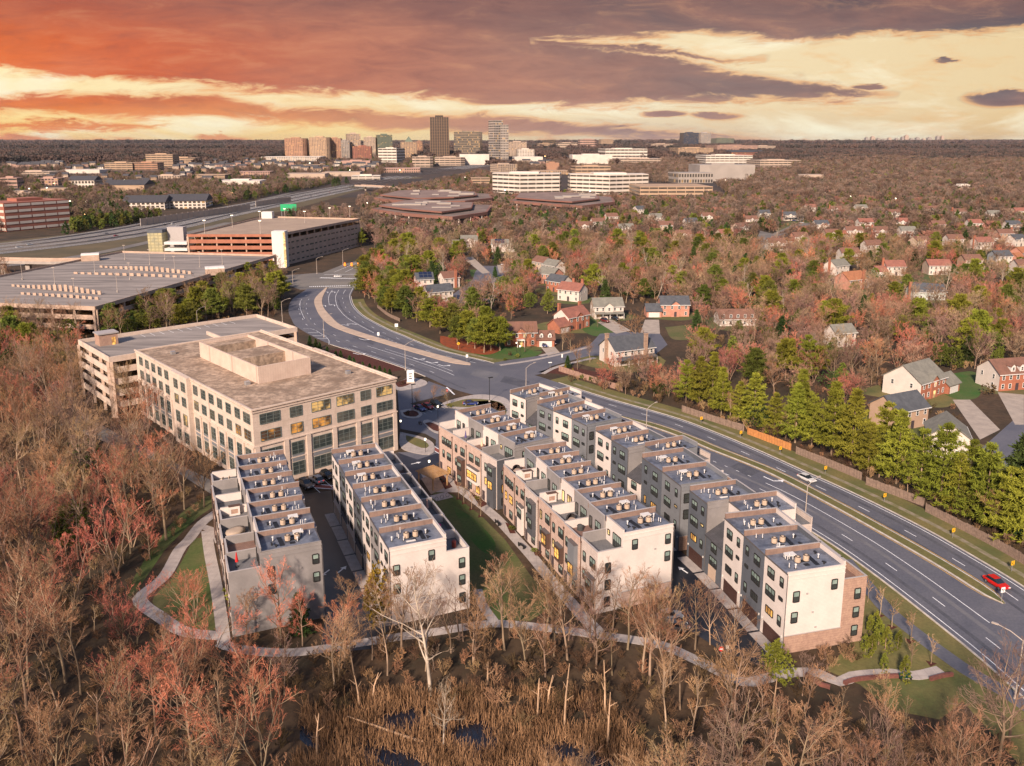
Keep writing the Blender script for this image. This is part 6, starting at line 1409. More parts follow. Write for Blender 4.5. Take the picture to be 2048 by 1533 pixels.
def roof_slab(m, x0, x1, y0, y1, he, rise, axis='x', ov=0.45, th=0.22):
    """two pitched slabs with eaves"""
    def slab(q):
        n = len(m.v); m.v += q + [(a, b, c - th) for a, b, c in q]
        m.f += [tuple(n + i for i in f) for f in ((0, 1, 2, 3), (7, 6, 5, 4), (0, 4, 5, 1), (1, 5, 6, 2), (2, 6, 7, 3), (3, 7, 4, 0))]; m.m += [m.cur] * 6
    if axis == 'x':
        h = (y1 - y0) / 2; k = rise / h; ym = (y0 + y1) / 2; d = 0.12
        slab([(x0 - ov, y0 - ov, he - ov * k + d), (x1 + ov, y0 - ov, he - ov * k + d), (x1 + ov, ym, he + rise + d), (x0 - ov, ym, he + rise + d)])
        slab([(x1 + ov, y1 + ov, he - ov * k + d), (x0 - ov, y1 + ov, he - ov * k + d), (x0 - ov, ym, he + rise + d), (x1 + ov, ym, he + rise + d)])
    else:
        h = (x1 - x0) / 2; k = rise / h; xm = (x0 + x1) / 2; d = 0.12
        slab([(x0 - ov, y1 + ov, he - ov * k + d), (x0 - ov, y0 - ov, he - ov * k + d), (xm, y0 - ov, he + rise + d), (xm, y1 + ov, he + rise + d)])
        slab([(x1 + ov, y0 - ov, he - ov * k + d), (x1 + ov, y1 + ov, he - ov * k + d), (xm, y1 + ov, he + rise + d), (xm, y0 - ov, he + rise + d)])
HOUSES = []
def house(px, py, rz, w, d, wall, front, roof, label, garage=None, chim=(), dormers=0, portico=False, porch=False, detail=2, solar=False, he=5.6, slope=0.72, crossg=False, lit=False, group='suburban houses'):
    """two-storey detached house; front faces local -y, ridge along x"""
    x, y = P(px, py); root = empty('house', (x, y, 0), rz, label, 'house', group); HOUSES.append((x, y, max(w, d)))
    c, s = math.cos(rz), math.sin(rz); ext = w / 2 + (7 if garage else 0)
    EXC.append(np.array([(x + a * c - b * s, y + a * s + b * c) for a, b in ((-ext - 2, -d / 2 - 4), (ext + 2, -d / 2 - 4), (ext + 2, d / 2 + 2), (-ext - 2, d / 2 + 2))]))
    fl_ = max(19, 0.07 * math.hypot(x, y)); cl_ = np.array([x, y]) / math.hypot(x, y); sd_ = np.array([cl_[1], -cl_[0]]) * (w * 0.55 + 1); p0 = np.array([x, y]); EXC.append(np.array([p0 - sd_, p0 + sd_, p0 + sd_ - cl_ * fl_, p0 - sd_ - cl_ * fl_]))   # open front garden
    lr = random.Random(int(px * 7 + py)); k_ = len(HOUSES); o_ = smooth_area('garden_lawn', [(x + (w * 0.5 + 8) * lr.uniform(0.75, 1.15) * math.cos(t), y + (w * 0.5 + 6) * lr.uniform(0.75, 1.15) * math.sin(t)) for t in np.arange(0, 6.2, 0.785)], 0.004 + 0.00014 * k_, [m_lawn, m_lawn, m_verge][k_ % 3]); EXC.pop()
    hw, hd = w / 2, d / 2; rise = hd * slope; W_, R_ = HWALL[wall], HROOF[roof]
    m = MB(); gable(m, -hw, hw, -hd, hd, he, rise); m.build('wall', W_, root)
    if front != wall: MB().box(-hw - 0.02, hw + 0.02, -hd - 0.12, -hd + 0.01, 0, he - 0.05).build('front_wall', HWALL[front], root)
    m = MB(); roof_slab(m, -hw, hw, -hd, hd, he, rise); rf = m.build('roof', R_, root)
    MB().box(-hw - 0.5, hw + 0.5, -hd - 0.58, -hd - 0.46, he - 0.5, he - 0.26).build('gutter', m_trim, root)
    yf = -hd - 0.13
    if crossg:
        m = MB(); gable(m, -1.9, 1.9, -hd - 0.5, -hd + 2.5, he, 1.5, 'y'); m.build('gable_bay', HWALL[front], root)
        m = MB(); roof_slab(m, -1.9, 1.9, -hd - 0.5, -hd + 3, he, 1.5, 'y', ov=0.3); m.build('gable_roof', R_, root)
        yg = -hd - 0.51
    fmw = m_trim
    n = max(3, int(w / 2.6)); xs_ = [-hw + w * (i + 0.5) / n for i in range(n)]
    for i, xx in enumerate(xs_):
        mid = abs(xx) < w / n * 0.6
        yy = yg if crossg and abs(xx) < 1.9 else yf
        st = 'lit2' if lit and i == n // 2 else 'dark'
        put_window(root, (xx, yy, 3.55), (0, -1), 0.95, 1.45, 1, 2, st, fmw)
        if not mid: put_window(root, (xx, yf, 0.75), (0, -1), 0.95, 1.5, 1, 2, 'dark', fmw)
    if detail > 1:
        for yy in (-hd * 0.5, hd * 0.5):
            for sx_ in (-1, 1): put_window(root, (sx_ * (hw + 0.01), yy, 3.5), (sx_, 0), 0.85, 1.4, 1, 2, 'dark', fmw)
        for yy in (-hd * 0.45,):
            for sx_ in (-1, 1): put_window(root, (sx_ * (hw + 0.01), yy, 0.8), (sx_, 0), 0.85, 1.4, 1, 2, 'dark', fmw)
    MB().box(-0.55, 0.55, (yg if crossg else yf) - 0.05, (yg if crossg else yf) + 0.02, 0.1, 2.3).build('front_door', m_lit2 if lit else m_door, root)
    if portico:
        y0 = (yg if crossg else yf); m = MB(); m.box(-1.5, 1.5, y0 - 1.5, y0, 2.6, 3.0)
        for sx_ in (-1.3, 1.3): m.cyl(sx_, y0 - 1.35, 0, 2.6, 0.14, 0.14, 8)
        m.build('portico', m_trim, root)
    if porch:
        m = MB(); q = [(-hw, yf - 2.2, 2.5), (hw, yf - 2.2, 2.5), (hw, yf, 3.2), (-hw, yf, 3.2)]; m.poly(q); m.poly([(a, b, cc - 0.15) for a, b, cc in q][::-1])
        pr = m.build('porch_roof', R_, root)
        m = MB()
        for k in range(5): m.box(-hw + 0.2 + (w - 0.5) * k / 4, -hw + 0.4 + (w - 0.5) * k / 4, yf - 2.1, yf - 1.9, 0, 2.5)
        m.build('porch_posts', m_trim, pr)
    for cx_, cy_, mt in chim:
        MB().box(cx_ - 0.6, cx_ + 0.6, cy_ - 0.45, cy_ + 0.45, 0, he + rise + 1.1).box(cx_ - 0.72, cx_ + 0.72, cy_ - 0.57, cy_ + 0.57, he + rise + 1.1, he + rise + 1.35).build('chimney', mt, root)
    for k in range(dormers):
        dxp = (k - (dormers - 1) / 2) * 3.2
        m = MB(); z0 = he + 0.3; b0 = len(m.v); gable(m, dxp - 0.75, dxp + 0.75, -hd + 0.3, -0.3, 1.7, 0.7, 'y'); m.v[b0:] = [(a, b, cc + z0) for a, b, cc in m.v[b0:]]; dm = m.build('dormer', m_trim, root)
        m = MB(); b0 = len(m.v); roof_slab(m, dxp - 0.75, dxp + 0.75, -hd + 0.3, -0.3, 1.7, 0.7, 'y', 0.2, 0.12); m.v[b0:] = [(a, b, cc + z0) for a, b, cc in m.v[b0:]]; m.build('dormer_roof', R_, dm)
        put_window(dm, (dxp, -hd + 0.29, z0 + 0.35), (0, -1), 0.8, 1.1, 1, 2, 'dark', fmw)
    if garage:
        sd = 1 if garage > 0 else -1; gw, gd = 6.6, 6.8; gx0 = sd * hw + (0.01 if sd > 0 else -gw - 0.01); gy0 = -hd - 1.2
        m = MB(); gable(m, gx0, gx0 + gw, gy0, gy0 + gd, 3.0, 2.6); gr = m.build('garage_wing', HWALL[front], root)
        m = MB(); roof_slab(m, gx0, gx0 + gw, gy0, gy0 + gd, 3.0, 2.6); m.build('garage_roof', R_, gr)
        link('garage_door', cached('hgd', lambda: (lambda mm: mm.mesh('garage_door', m_trim))([mm := MB()] and [mm.box(-2.4, 2.4, -0.06, 0.02, 0.55 * k + 0.02, 0.55 * (k + 1) - 0.02) for k in range(4)] and mm)), gr, (gx0 + gw / 2, gy0 - 0.01, 0))
        if abs(garage) == 2:
            for k in (-1, 1):
                dxp = gx0 + gw / 2 + k * 1.6; m = MB(); gable(m, dxp - 0.7, dxp + 0.7, gy0 + 0.5, gy0 + 3, 1.6, 0.7, 'y'); m.v[:] = [(a, b, cc + 3.1) for a, b, cc in m.v]; dm = m.build('dormer', m_trim, gr)
                m = MB(); roof_slab(m, dxp - 0.7, dxp + 0.7, gy0 + 0.5, gy0 + 3, 1.6, 0.7, 'y', 0.2, 0.12); m.v[:] = [(a, b, cc + 3.1) for a, b, cc in m.v]; m.build('dormer_roof', R_, dm)
                put_window(dm, (dxp, gy0 + 0.49, 3.5), (0, -1), 0.7, 1.0, 1, 2, 'dark', fmw)
    if solar:
        k = rise / hd; m = MB()
        for i in range(3):
            for j in range(2):
                xa, xb = -hw * 0.6 + i * 2.3, -hw * 0.6 + i * 2.3 + 2.1; ya, yb = -hd + 0.8 + j * 1.8, -hd + 2.4 + j * 1.8
                z_ = lambda yy: he + (yy + hd) * k + 0.2
                m.poly([(xa, ya, z_(ya)), (xb, ya, z_(ya)), (xb, yb, z_(yb)), (xa, yb, z_(yb))])
        m.build('solar_panels', m_solar, rf)
    return root
st_ = M('stone chimney', (0.36, 0.24, 0.17), 0.9, (0.24, 0.16, 0.12), 1.2)
house(1040, 688, 0.06, 12.0, 8.5, 'brick', 'brick', 'brown', 'red brick colonial house with two dormers over its garage, by the junction', garage=2, portico=True, crossg=True, lit=True)
house(1143, 655, 0.75, 12.5, 8.5, 'white', 'brick', 'red', 'white-sided house with brick front and two brick chimneys', garage=-1, chim=((-3, 4.4, m_bricks), (6.4, 1.5, m_bricks)), crossg=True)
house(1213, 634, 0.12, 13, 8.5, 'beige', 'white', 'grey', 'beige house with full-width front porch and olive roof', porch=True, crossg=True)
house(1346, 630, 0.02, 12.5, 8.5, 'pink', 'pink', 'slate', 'pink brick house with slate roof and left garage wing', garage=-1, crossg=True)
house(1253, 722, 0.45, 16, 10.5, 'white', 'white', 'slate', 'white house with slate roof and stone chimneys beside the long fence', chim=((-8.4, 0, st_), (4, -5.6, st_)), porch=True)
house(898, 574, 0.5, 9, 8, 'white', 'white', 'brown', 'white house with brown roof and brick chimney by the small court', chim=((2, -4.4, m_bricks),))
house(848, 577, 0.25, 9, 8, 'white', 'white', 'slate', 'small white house with dark solar panels behind roadside pines', solar=True)
house(875, 603, 0.5, 13, 8, 'white', 'white', 'slate', 'white gabled house with long slate roof behind roadside pines')
house(938, 494, 0.1, 12, 8.5, 'beige', 'white', 'grey', 'beige house with gabled porch at the head of the court', garage=-1, crossg=True, chim=((6.4, 0, m_bricks),))
house(1000, 503, 0.0, 12, 8.5, 'beige', 'white', 'grey', 'cream house with dark solar panels at the head of the court', solar=True, garage=1)
house(1085, 541, -0.9, 11, 8, 'beige', 'beige', 'brown', 'brown-roofed house, first in the stepped row right of the court', detail=1)
house(1108, 548, -0.9, 11, 8, 'white', 'white', 'grey', 'grey-roofed white house, second in the stepped row right of the court', detail=1)
house(1100, 566, -0.8, 12, 8.5, 'pink', 'pink', 'grey', 'pinkish house with long grey roof, third in the stepped row right of the court')
house(1118, 582, -0.8, 11, 8, 'white', 'brick', 'slate', 'house with brick gable and slate roof, fourth in the stepped row right of the court')
house(1145, 600, -0.6, 12, 8.5, 'white', 'white', 'red', 'white house with red roof and two tall brick chimneys', chim=((-2, 4.4, m_bricks), (3, 4.4, m_bricks)))
house(824, 537, 0.1, 14, 9, 'tan', 'tan', 'red', 'low house with plain red-brown roof among trees near the far junction', he=3.2, detail=1)
house(1826, 786, 0.62, 14, 12, 'white', 'brick', 'grey', 'large white house with brick front and grey-green roof above the pines', crossg=True, lit=True, garage=1)
house(2008, 772, 0.22, 13, 9.5, 'white', 'brick', 'brown', 'white and brick house with brown roof and two dormers at the right edge', dormers=2, garage=1)
house(1795, 848, 0.45, 12, 9, 'tan', 'tan', 'slate', 'slate-roofed house half hidden behind the roadside pines', detail=1)
house(1890, 903, 1.2, 10, 9, 'white', 'white', 'grey', 'white gable end showing between the roadside pines')
house(1468, 648, 0.05, 15, 9, 'white', 'white', 'brown', 'low white house with brown roof deep in the bare trees', he=3.2, detail=1)
house(1678, 690, 0.3, 9, 7, 'white', 'white', 'grey', 'small white house with dark windows deep in the bare trees', detail=1)
house(1672, 548, 0.55, 12, 8.5, 'white', 'white', 'grey', 'white house with grey roof and brick end chimney', chim=((-6.6, 0, m_bricks),), detail=1)
house(1700, 577, 0.45, 13, 10, 'pink', 'pink', 'rust', 'pinkish house with broad orange-brown roof and brick chimney', chim=((3, -5.6, m_bricks),), detail=1)
house(1785, 550, 0.02, 11, 8.5, 'white', 'white', 'red', 'white house with red-brown roof and tall brick chimney at the right court', garage=-1, chim=((-6.3, 0, m_bricks),), detail=1)
house(1872, 548, 0.0, 13, 8.5, 'beige', 'white', 'red', 'house with bright red roof and long white window row', garage=1, detail=1)
house(1938, 537, 0.1, 11, 8.5, 'tan', 'white', 'brown', 'tan gabled house with brown roof right of the red-roofed house', porch=True, detail=1)
house(1998, 528, 0.15, 11, 8.5, 'blue', 'white', 'slate', 'blue-grey house with slate roof near the right edge', detail=1)
house(1850, 598, 0.0, 16, 8, 'teal', 'teal', 'slate', 'long pale teal house with slate roof and brick chimney', chim=((-8.4, -1, m_bricks),), he=4.4, detail=1)
more = [(1695, 522, 0.1, 'white', 'brown', 'white house with brown roof above the bright orange-brown roof'), (1640, 460, 0.1, 'white', 'slate', 'dark-roofed white house with white dormer row in the upper suburb'), (1577, 441, 0.05, 'white', 'slate', 'bright white house with porch and two parked cars in the upper suburb'), (1527, 437, 0.1, 'white', 'slate', 'white house with slate roof beside a yellow-green tree'),
        (1500, 450, 0.1, 'tan', 'brown', 'brown house at the bend of the upper street'), (1415, 443, 0.05, 'white', 'brown', 'white house with long brown roof left in the upper suburb'), (1480, 466, 0.6, 'beige', 'brown', 'beige gable end beside dark spruces'), (1597, 487, 0.2, 'pink', 'brown', 'low pink gabled house above the round pines'), (1310, 445, 0.3, 'white', 'grey', 'white grey-roofed house left of the cedar clump'),
        (1278, 428, 0.5, 'white', 'slate', 'small white house with slate roof beside red trees'), (1195, 455, 0.25, 'white', 'brown', 'white gabled house behind the tall sycamores'), (1222, 444, 0.2, 'white', 'brown', 'brown-roofed white house up the slope from the sycamores'), (1168, 463, 0.0, 'tan', 'brown', 'dark low house between bare trees behind the sycamores'), (1330, 462, 0.1, 'beige', 'brown', 'beige house in red trees below the cedar clump'),
        (1728, 456, 0.1, 'white', 'red', 'white house with red roof, first of the far right rows'), (1758, 474, 0.05, 'white', 'brown', 'long white house with brown roof and porch window row'), (1705, 474, 0.0, 'white', 'brown', 'white two-storey house with plain brown roof beside it'), (1800, 455, 0.0, 'pink', 'red', 'pink house with red roof and brick chimneys'), (1812, 474, 0.05, 'white', 'grey', 'white house with deck railings among bare trees'),
        (1873, 461, 0.0, 'pink', 'brown', 'pink house with brown roof in the far right rows'), (1946, 458, 0.05, 'white', 'red', 'white house beside the bright red tree'), (2022, 461, 0.1, 'white', 'slate', 'white house with slate roof at the far right edge'), (1838, 496, 0.4, 'beige', 'brown', 'beige house with big gable and brick chimney'), (2030, 492, 0.4, 'white', 'slate', 'white gable with dark porch at the right edge'),
        (2005, 480, 0.1, 'tan', 'brown', 'tan house under bare trees at the right edge'), (1742, 505, 0.2, 'white', 'brown', 'white house half hidden by a bare tree in the right rows'), (1660, 480, 0.1, 'beige', 'brown', 'beige house with long roof facing the upper street'), (2040, 520, 0.5, 'pink', 'rust', 'pinkish roofed house cut by the right edge'), (1720, 425, 0.1, 'white', 'grey', 'small pale house at the edge of the far wood'), (1860, 428, 0.0, 'tan', 'brown', 'tan house at the edge of the far wood'), (1250, 468, 0.2, 'white', 'grey', 'white house with grey roof under the red trees'), (1365, 482, 0.1, 'white', 'brown', 'white house above the round pines of the upper suburb'), (1448, 480, 0.3, 'beige', 'red', 'beige house with red roof left of the upper street'), (1905, 492, 0.1, 'white', 'brown', 'white house under a wide bare tree in the right rows'), (1962, 498, 0.2, 'white', 'red', 'white house with red roof between bare trees at the right'), (2045, 548, 0.1, 'white', 'brown', 'white house cut by the right edge below the blue-grey house'), (1785, 436, 0.0, 'white', 'brown', 'white house just below the far right wood'), (1915, 434, 0.1, 'pink', 'brown', 'pink house just below the far right wood'), (1985, 438, 0.0, 'white', 'grey', 'grey-roofed white house just below the far right wood'), (2035, 432, 0.1, 'beige', 'red', 'red-roofed beige house just below the far right wood'), (1620, 424, 0.1, 'white', 'red', 'red-roofed white house at the top of the suburb'), (1670, 428, 0.0, 'pink', 'brown', 'pink house at the top of the suburb'), (1380, 455, 0.2, 'white', 'slate', 'slate-roofed white house right of the cedar clump'), (1550, 500, 0.1, 'white', 'brown', 'white house below the bend of the upper street')]
for i, (px, py, rz, wl, rf_, lb) in enumerate(more):
    r_ = random.Random(i + 40)
    house(px, py, rz, r_.uniform(11, 13.5), 8.5, wl, 'white' if r_.random() < 0.6 else wl, rf_, lb, detail=1, garage=r_.choice([0, 0, 1, -1]), porch=r_.random() < 0.3, crossg=r_.random() < 0.4, chim=((6.6 * r_.choice([-1, 1]), 0, m_bricks),) if r_.random() < 0.35 else ())
# ------------------------------------------------------------------ vehicles
m_tyre = M('tyre rubber', (0.012, 0.012, 0.013), 0.8, var=0); m_rim = M('wheel rim', (0.4, 0.4, 0.42), 0.35, var=0, metal=0.7); m_cglass = M('car glass', (0.015, 0.02, 0.026), 0.05, var=0, spec=0.7)
m_hl = M('headlamp', (0.75, 0.75, 0.72), 0.2, var=0); m_tl = M('tail lamp', (0.5, 0.02, 0.01), 0.3, var=0, emit=((1, 0.05, 0.02), 0.4))
def paint(n, c): return M('car paint ' + n, c, 0.25, var=0.0, spec=0.6, metal=0.2)
PAINT = dict(blue=paint('blue', (0.015, 0.03, 0.14)), red=paint('red', (0.26, 0.012, 0.014)), black=paint('black', (0.015, 0.017, 0.02)), white=paint('white', (0.6, 0.59, 0.575)), silver=paint('silver', (0.42, 0.42, 0.43)), grey=paint('grey', (0.1, 0.1, 0.105)), maroon=paint('maroon', (0.14, 0.02, 0.02)), scarlet=paint('scarlet', (0.55, 0.015, 0.012)), tan=paint('tan', (0.4, 0.3, 0.22)))
def loft(secs, mats, mi=0, caps=True):
    """closed sections (lists of 3-D points, same count) joined along a length"""
    m = MB(); m.cur = mi; k = len(secs[0])
    for s in secs: m.v += s
    for i in range(len(secs) - 1):
        for j in range(k): j2 = (j + 1) % k; m.f.append((i * k + j, i * k + j2, (i + 1) * k + j2, (i + 1) * k + j)); m.m.append(mi)
    if caps: m.f += [tuple(reversed(range(k))), tuple((len(secs) - 1) * k + j for j in range(k))]; m.m += [mi, mi]
    return m
def car_meshes(suv):
    h = 0.25 if suv else 0.0
    prof = [(-2.25, 0.62, 0.70), (-2.15, 0.40, 0.86), (-1.5, 0.34, 0.92), (-0.2, 0.32, 0.94), (0.95, 0.32, 0.93), (1.7, 0.34, 0.84), (2.15, 0.40, 0.74), (2.25, 0.52, 0.62)]
    secs = []
    for x, zb, zt in prof:
        zt += h * (0.7 if x < 1.2 else 0.5); hw = 0.9 if abs(x) < 2 else 0.78
        secs.append([(x, -hw * 0.92, zb), (x, hw * 0.92, zb), (x, hw, (zb + zt) / 2), (x, hw * 0.9, zt), (x, -hw * 0.9, zt), (x, -hw, (zb + zt) / 2)])
    body = loft(secs, None).mesh('body', PAINT['grey'], smooth=False)
    zc = 0.92 + h * 0.7; zr = 1.42 + h * 1.2; xb = -2.0 if suv else -1.75
    cab = loft([[(xb, -0.78, zc), (xb, 0.78, zc), (xb + 0.06, 0.7, zc + 0.06), (xb + 0.06, -0.7, zc + 0.06)], [(xb + 0.45, -0.8, zc), (xb + 0.45, 0.8, zc), (xb + 0.55, 0.64, zr - 0.04), (xb + 0.55, -0.64, zr - 0.04)], [(0.35, -0.8, zc), (0.35, 0.8, zc), (0.1, 0.64, zr - 0.03), (0.1, -0.64, zr - 0.03)], [(1.05, -0.76, zc - 0.02), (1.05, 0.76, zc - 0.02), (1.0, 0.7, zc + 0.03), (1.0, -0.7, zc + 0.03)]], None).mesh('window', m_cglass)
    roof = MB().prism([(xb + 0.45, -0.63), (0.15, -0.63), (0.15, 0.63), (xb + 0.45, 0.63)], zr - 0.05, zr + 0.02).mesh('roof', PAINT['grey'])
    def wh():
        m = MB(); n = 12
        for r0, mi, w in ((0.33, 0, 0.12), (0.2, 1, 0.125)):
            b = len(m.v)
            for yy in (-w, w): m.v += [(r0 * math.cos(2 * math.pi * i / n), yy, r0 * math.sin(2 * math.pi * i / n)) for i in range(n)]
            for i in range(n): j = (i + 1) % n; m.f.append((b + i, b + n + i, b + n + j, b + j)); m.m.append(mi)
            m.f += [tuple(b + i for i in range(n)), tuple(b + n + i for i in reversed(range(n)))]; m.m += [mi, mi]
        return m.mesh('wheel', [m_tyre, m_rim])
    return body, cab, roof, cached('wheel', wh), h
CARM = {False: car_meshes(False), True: car_meshes(True)}
ME_HL = MB().box(-0.05, 0.05, -0.2, 0.2, -0.07, 0.07).mesh('headlight', m_hl); ME_TL = MB().box(-0.05, 0.05, -0.18, 0.18, -0.09, 0.09).mesh('taillight', m_tl)
def car(px, py, heading, col, label, suv=False, z=0.06, group=None, parts=True, name='car', sc=1.0):
    x, y = P(px, py); b, c, r, w, h = CARM[suv]
    e = empty(name, (x, y, z + tz(x, y)), heading, label, 'car', group); e.scale = (sc,) * 3
    link('body', b, e, mat=PAINT[col]); link('window', c, e); link('roof', r, e, mat=PAINT[col])
    if parts:
        for wx in (-1.35, 1.4):
            for wy in (-0.8, 0.8): link('wheel', w, e, (wx, wy, 0.33))
        for s in (-0.55, 0.55): link('headlight', ME_HL, e, (2.2, s, 0.68 + h * 0.4)); link('taillight', ME_TL, e, (-2.2, s, 0.76 + h * 0.5))
    EXC.append(np.array([(x - 2, y - 2), (x + 2, y - 2), (x + 2, y + 2), (x - 2, y + 2)]))
    return e
hd_of = math.atan2(-0.739, 0.674)
car(612, 975, hd_of, 'grey', 'dark grey pickup-sized car parked nearest the left townhouse row', True, sc=1.08); car(633, 965, hd_of + math.pi, 'silver', 'silver roofed dark car in the middle of three by the office', True); car(654, 957, hd_of, 'black', 'black car parked closest to the office yellow door', True)
hp = P(851, 828)[0] - P(838, 822)[0]; ang = math.atan2(P(851, 828)[1] - P(838, 822)[1], hp)
car(840, 821, ang, 'blue', 'blue car parked by the round planted island'); car(856, 817, ang, 'red', 'red car parked between blue and black cars'); car(872, 812, ang, 'black', 'black car parked at the planted corner of the car park', True); car(941, 811, ang + 0.9, 'blue', 'pale blue car half hidden behind the short townhouse row')
car(1088, 694, -1.2, 'blue', 'blue car on the red brick colonial house driveway'); car(1104, 690, -1.2, 'maroon', 'red car on the red brick colonial house driveway', True); car(1210, 645, -1.0, 'maroon', 'maroon pickup on the driveway of the porch house', True, sc=1.1); car(1231, 641, -1.0, 'black', 'black car on the driveway of the porch house', True)
car(1004, 531, -1.5, 'white', 'white car before the garage at the head of the court'); car(1016, 530, -1.5, 'black', 'black car before the garage at the head of the court'); car(1034, 560, 0.1, 'white', 'white car on the lawn-side drive of the court'); car(1054, 543, 0.1, 'silver', 'silver car beside the dark clipped evergreens'); car(1005, 568, -1.5, 'tan', 'tan van parked in the court street', True); car(973, 581, 1.2, 'grey', 'grey car at the bend of the court street')
car(1717, 553, 0.6, 'silver', 'silver car on the drive of the orange-brown roofed house'); car(1737, 558, 0.6, 'white', 'white car at the end of the right court'); car(1588, 443, 0.1, 'blue', 'blue car outside the bright white upper house'); car(1603, 447, 0.1, 'white', 'white car outside the bright white upper house')
rt = RE[nearest(RE, P(1615, 945))]; tan_ = lambda p: math.atan2(*(lambda i: (RE[i + 1] - RE[i - 1])[::-1])(nearest(RE, P(*p))))
car(1613, 962, tan_((1613, 945)), 'white', 'white car driving on the far side of the main road'); car(1992, 1172, tan_((1990, 1140)), 'scarlet', 'bright red car driving beside the median sign'); car(676, 555, 0.05, 'silver', 'silver car crossing the far junction')
car(1337, 1238, 0.12, 'silver', 'upper of two dark silver cars parked behind bare trees'); car(1349, 1262, 0.12, 'grey', 'lower of two dark silver cars parked behind bare trees', True)
for i, (px, py) in enumerate(((38, 497), (60, 492), (214, 470), (232, 474), (330, 452), (345, 450), (610, 391), (622, 394), (660, 386), (700, 376), (818, 352), (842, 347), (862, 345), (905, 338))):
    k = nearest(HW, P(px, py)); t_ = HW[min(k + 1, len(HW) - 1)] - HW[max(0, k - 1)]
    car(px, py, math.atan2(t_[1], t_[0]), ['white', 'silver', 'grey', 'red', 'black'][i % 5], 'small distant car on the highway', z=0.35, group='cars on the highway', parts=False)
# ------------------------------------------------------------------ fences
m_fg = M('weathered fence', (0.25, 0.175, 0.135), 0.95, (0.17, 0.12, 0.095), 2.0, grid={'xy': (0.28, 0.05)}); m_fo = M('new cedar fence', (0.50, 0.22, 0.075), 0.9, (0.4, 0.17, 0.06), 1.5, grid={'xy': (0.28, 0.05)}); m_fp = M('pinkish old fence', (0.36, 0.22, 0.17), 0.95, (0.26, 0.16, 0.125), 2.0, grid={'xy': (0.28, 0.05)})
def fence(px, mat, label, h=1.9):
    ln = resample(PL(px), step=2.4); root = empty('wooden_fence', (ln[0][0], ln[0][1], 0), 0, label, 'fence'); r = random.Random(px[0][0])
    m = MB(); mp = MB().box(-0.07, 0.07, -0.07, 0.07, 0, h + 0.1).mesh('post', mat)
    for i in range(len(ln) - 1):
        a, b = ln[i] - ln[0], ln[i + 1] - ln[0]; t = (b - a) / np.linalg.norm(b - a); nn = np.array([-t[1], t[0]]) * 0.012; n = 14; hh = h + r.uniform(-0.06, 0.06)
        for k in range(n):
            p, q = a + (b - a) * k / n, a + (b - a) * (k + 0.93) / n; z = hh + r.uniform(-0.05, 0.05); off_ = nn * r.uniform(0.4, 2.4)
            m.prism(ccw([tuple(p - off_), tuple(q - off_), tuple(q + off_), tuple(p + off_)]), 0.02, z, cap0=False)
        link('post', mp, root, (*a, 0), math.atan2(t[1], t[0]))
    o = m.build('boards', mat, root); o['kind'] = 'stuff'
    for zz in (0.4, 1.4):
        mm = MB(); mm.tube([(*(p - ln[0]), zz) for p in ln[::2]], 0.05, 4); mm.build('rail', mat, root)
fence([(1118, 743), (1180, 763), (1245, 783)], m_fp, 'pinkish wooden fence beside the white house at the side street')
fence([(1364, 824), (1425, 844), (1488, 864)], m_fg, 'weathered grey fence before the first pines on the main road'); fence([(1495, 869), (1540, 886), (1582, 902)], m_fo, 'bright orange new cedar fence section')
fence([(1592, 908), (1660, 935), (1723, 961)], m_fg, 'weathered fence section just right of the orange one'); fence([(1732, 970), (1790, 992), (1848, 1014)], m_fg, 'weathered fence section below the tallest pines'); fence([(1851, 1024), (1930, 1064), (2008, 1106), (2060, 1138)], m_fg, 'weathered fence section running off the right edge')
fence([(755, 616), (775, 632), (800, 644)], m_fg, 'short fence in the grass behind the roadside white sign', 1.5)
# ------------------------------------------------------------------ street lamps, signs, furniture
m_pole = M('lamp post metal', (0.5, 0.42, 0.36), 0.5, var=0.1, metal=0.3); m_glow = M('lamp glow', (0.9, 0.85, 0.7), 0.4, var=0, emit=((1.0, 0.85, 0.6), 2.0))
def street_lamp(px, py, h, rz, label, arm=3.2, lit=False):
    x, y = P(px, py); e = empty('street_lamp', (x, y, 0), rz, label, 'street lamp', 'street lamps on the main road')
    MB().cyl(0, 0, 0, h, 0.13, 0.08, 8).cyl(0, 0, 0, 0.5, 0.24, 0.2, 8).build('pole', m_pole, e)
    MB().tube([(0, 0, h - 0.1), (arm * 0.5, 0, h + 0.7), (arm, 0, h + 1.05)], [0.07, 0.06, 0.05], 6).build('arm', m_pole, e)
    MB().box(arm - 0.1, arm + 0.75, -0.16, 0.16, h + 0.98, h + 1.14).build('lamp_head', m_glow if lit else m_pole, e)
for px, py, h, rz, lb in ((1609, 1052, 8.6, 0.6, 'street lamp behind the nearest roadside townhouses'), (811, 741, 8.8, 0.6, 'street lamp beside the entrance monument sign'), (648, 675, 8.0, 0.7, 'street lamp inside the hatched parking curve'), (1052, 783, 7.5, 0.7, 'street lamp at the kerb behind the farthest townhouse block'), (1292, 877, 8, 0.7, 'street lamp above the middle townhouse block'), (2030, 1398, 9, 2.4, 'street lamp at the lower right corner'), (565, 645, 9, 0.5, 'street lamp on the left of the curving road'), (552, 607, 9, 0.5, 'street lamp by the bare bank left of the curve'), (586, 572, 8, 0.5, 'street lamp before the far junction'), (634, 548, 9, 0.4, 'street lamp beyond the far junction'), (686, 530, 9, 0.4, 'street lamp beside the tall brick banded garage'), (396, 660, 8, 1.0, 'lamp behind the attached parking deck')):
    street_lamp(px, py, h, rz, lb)
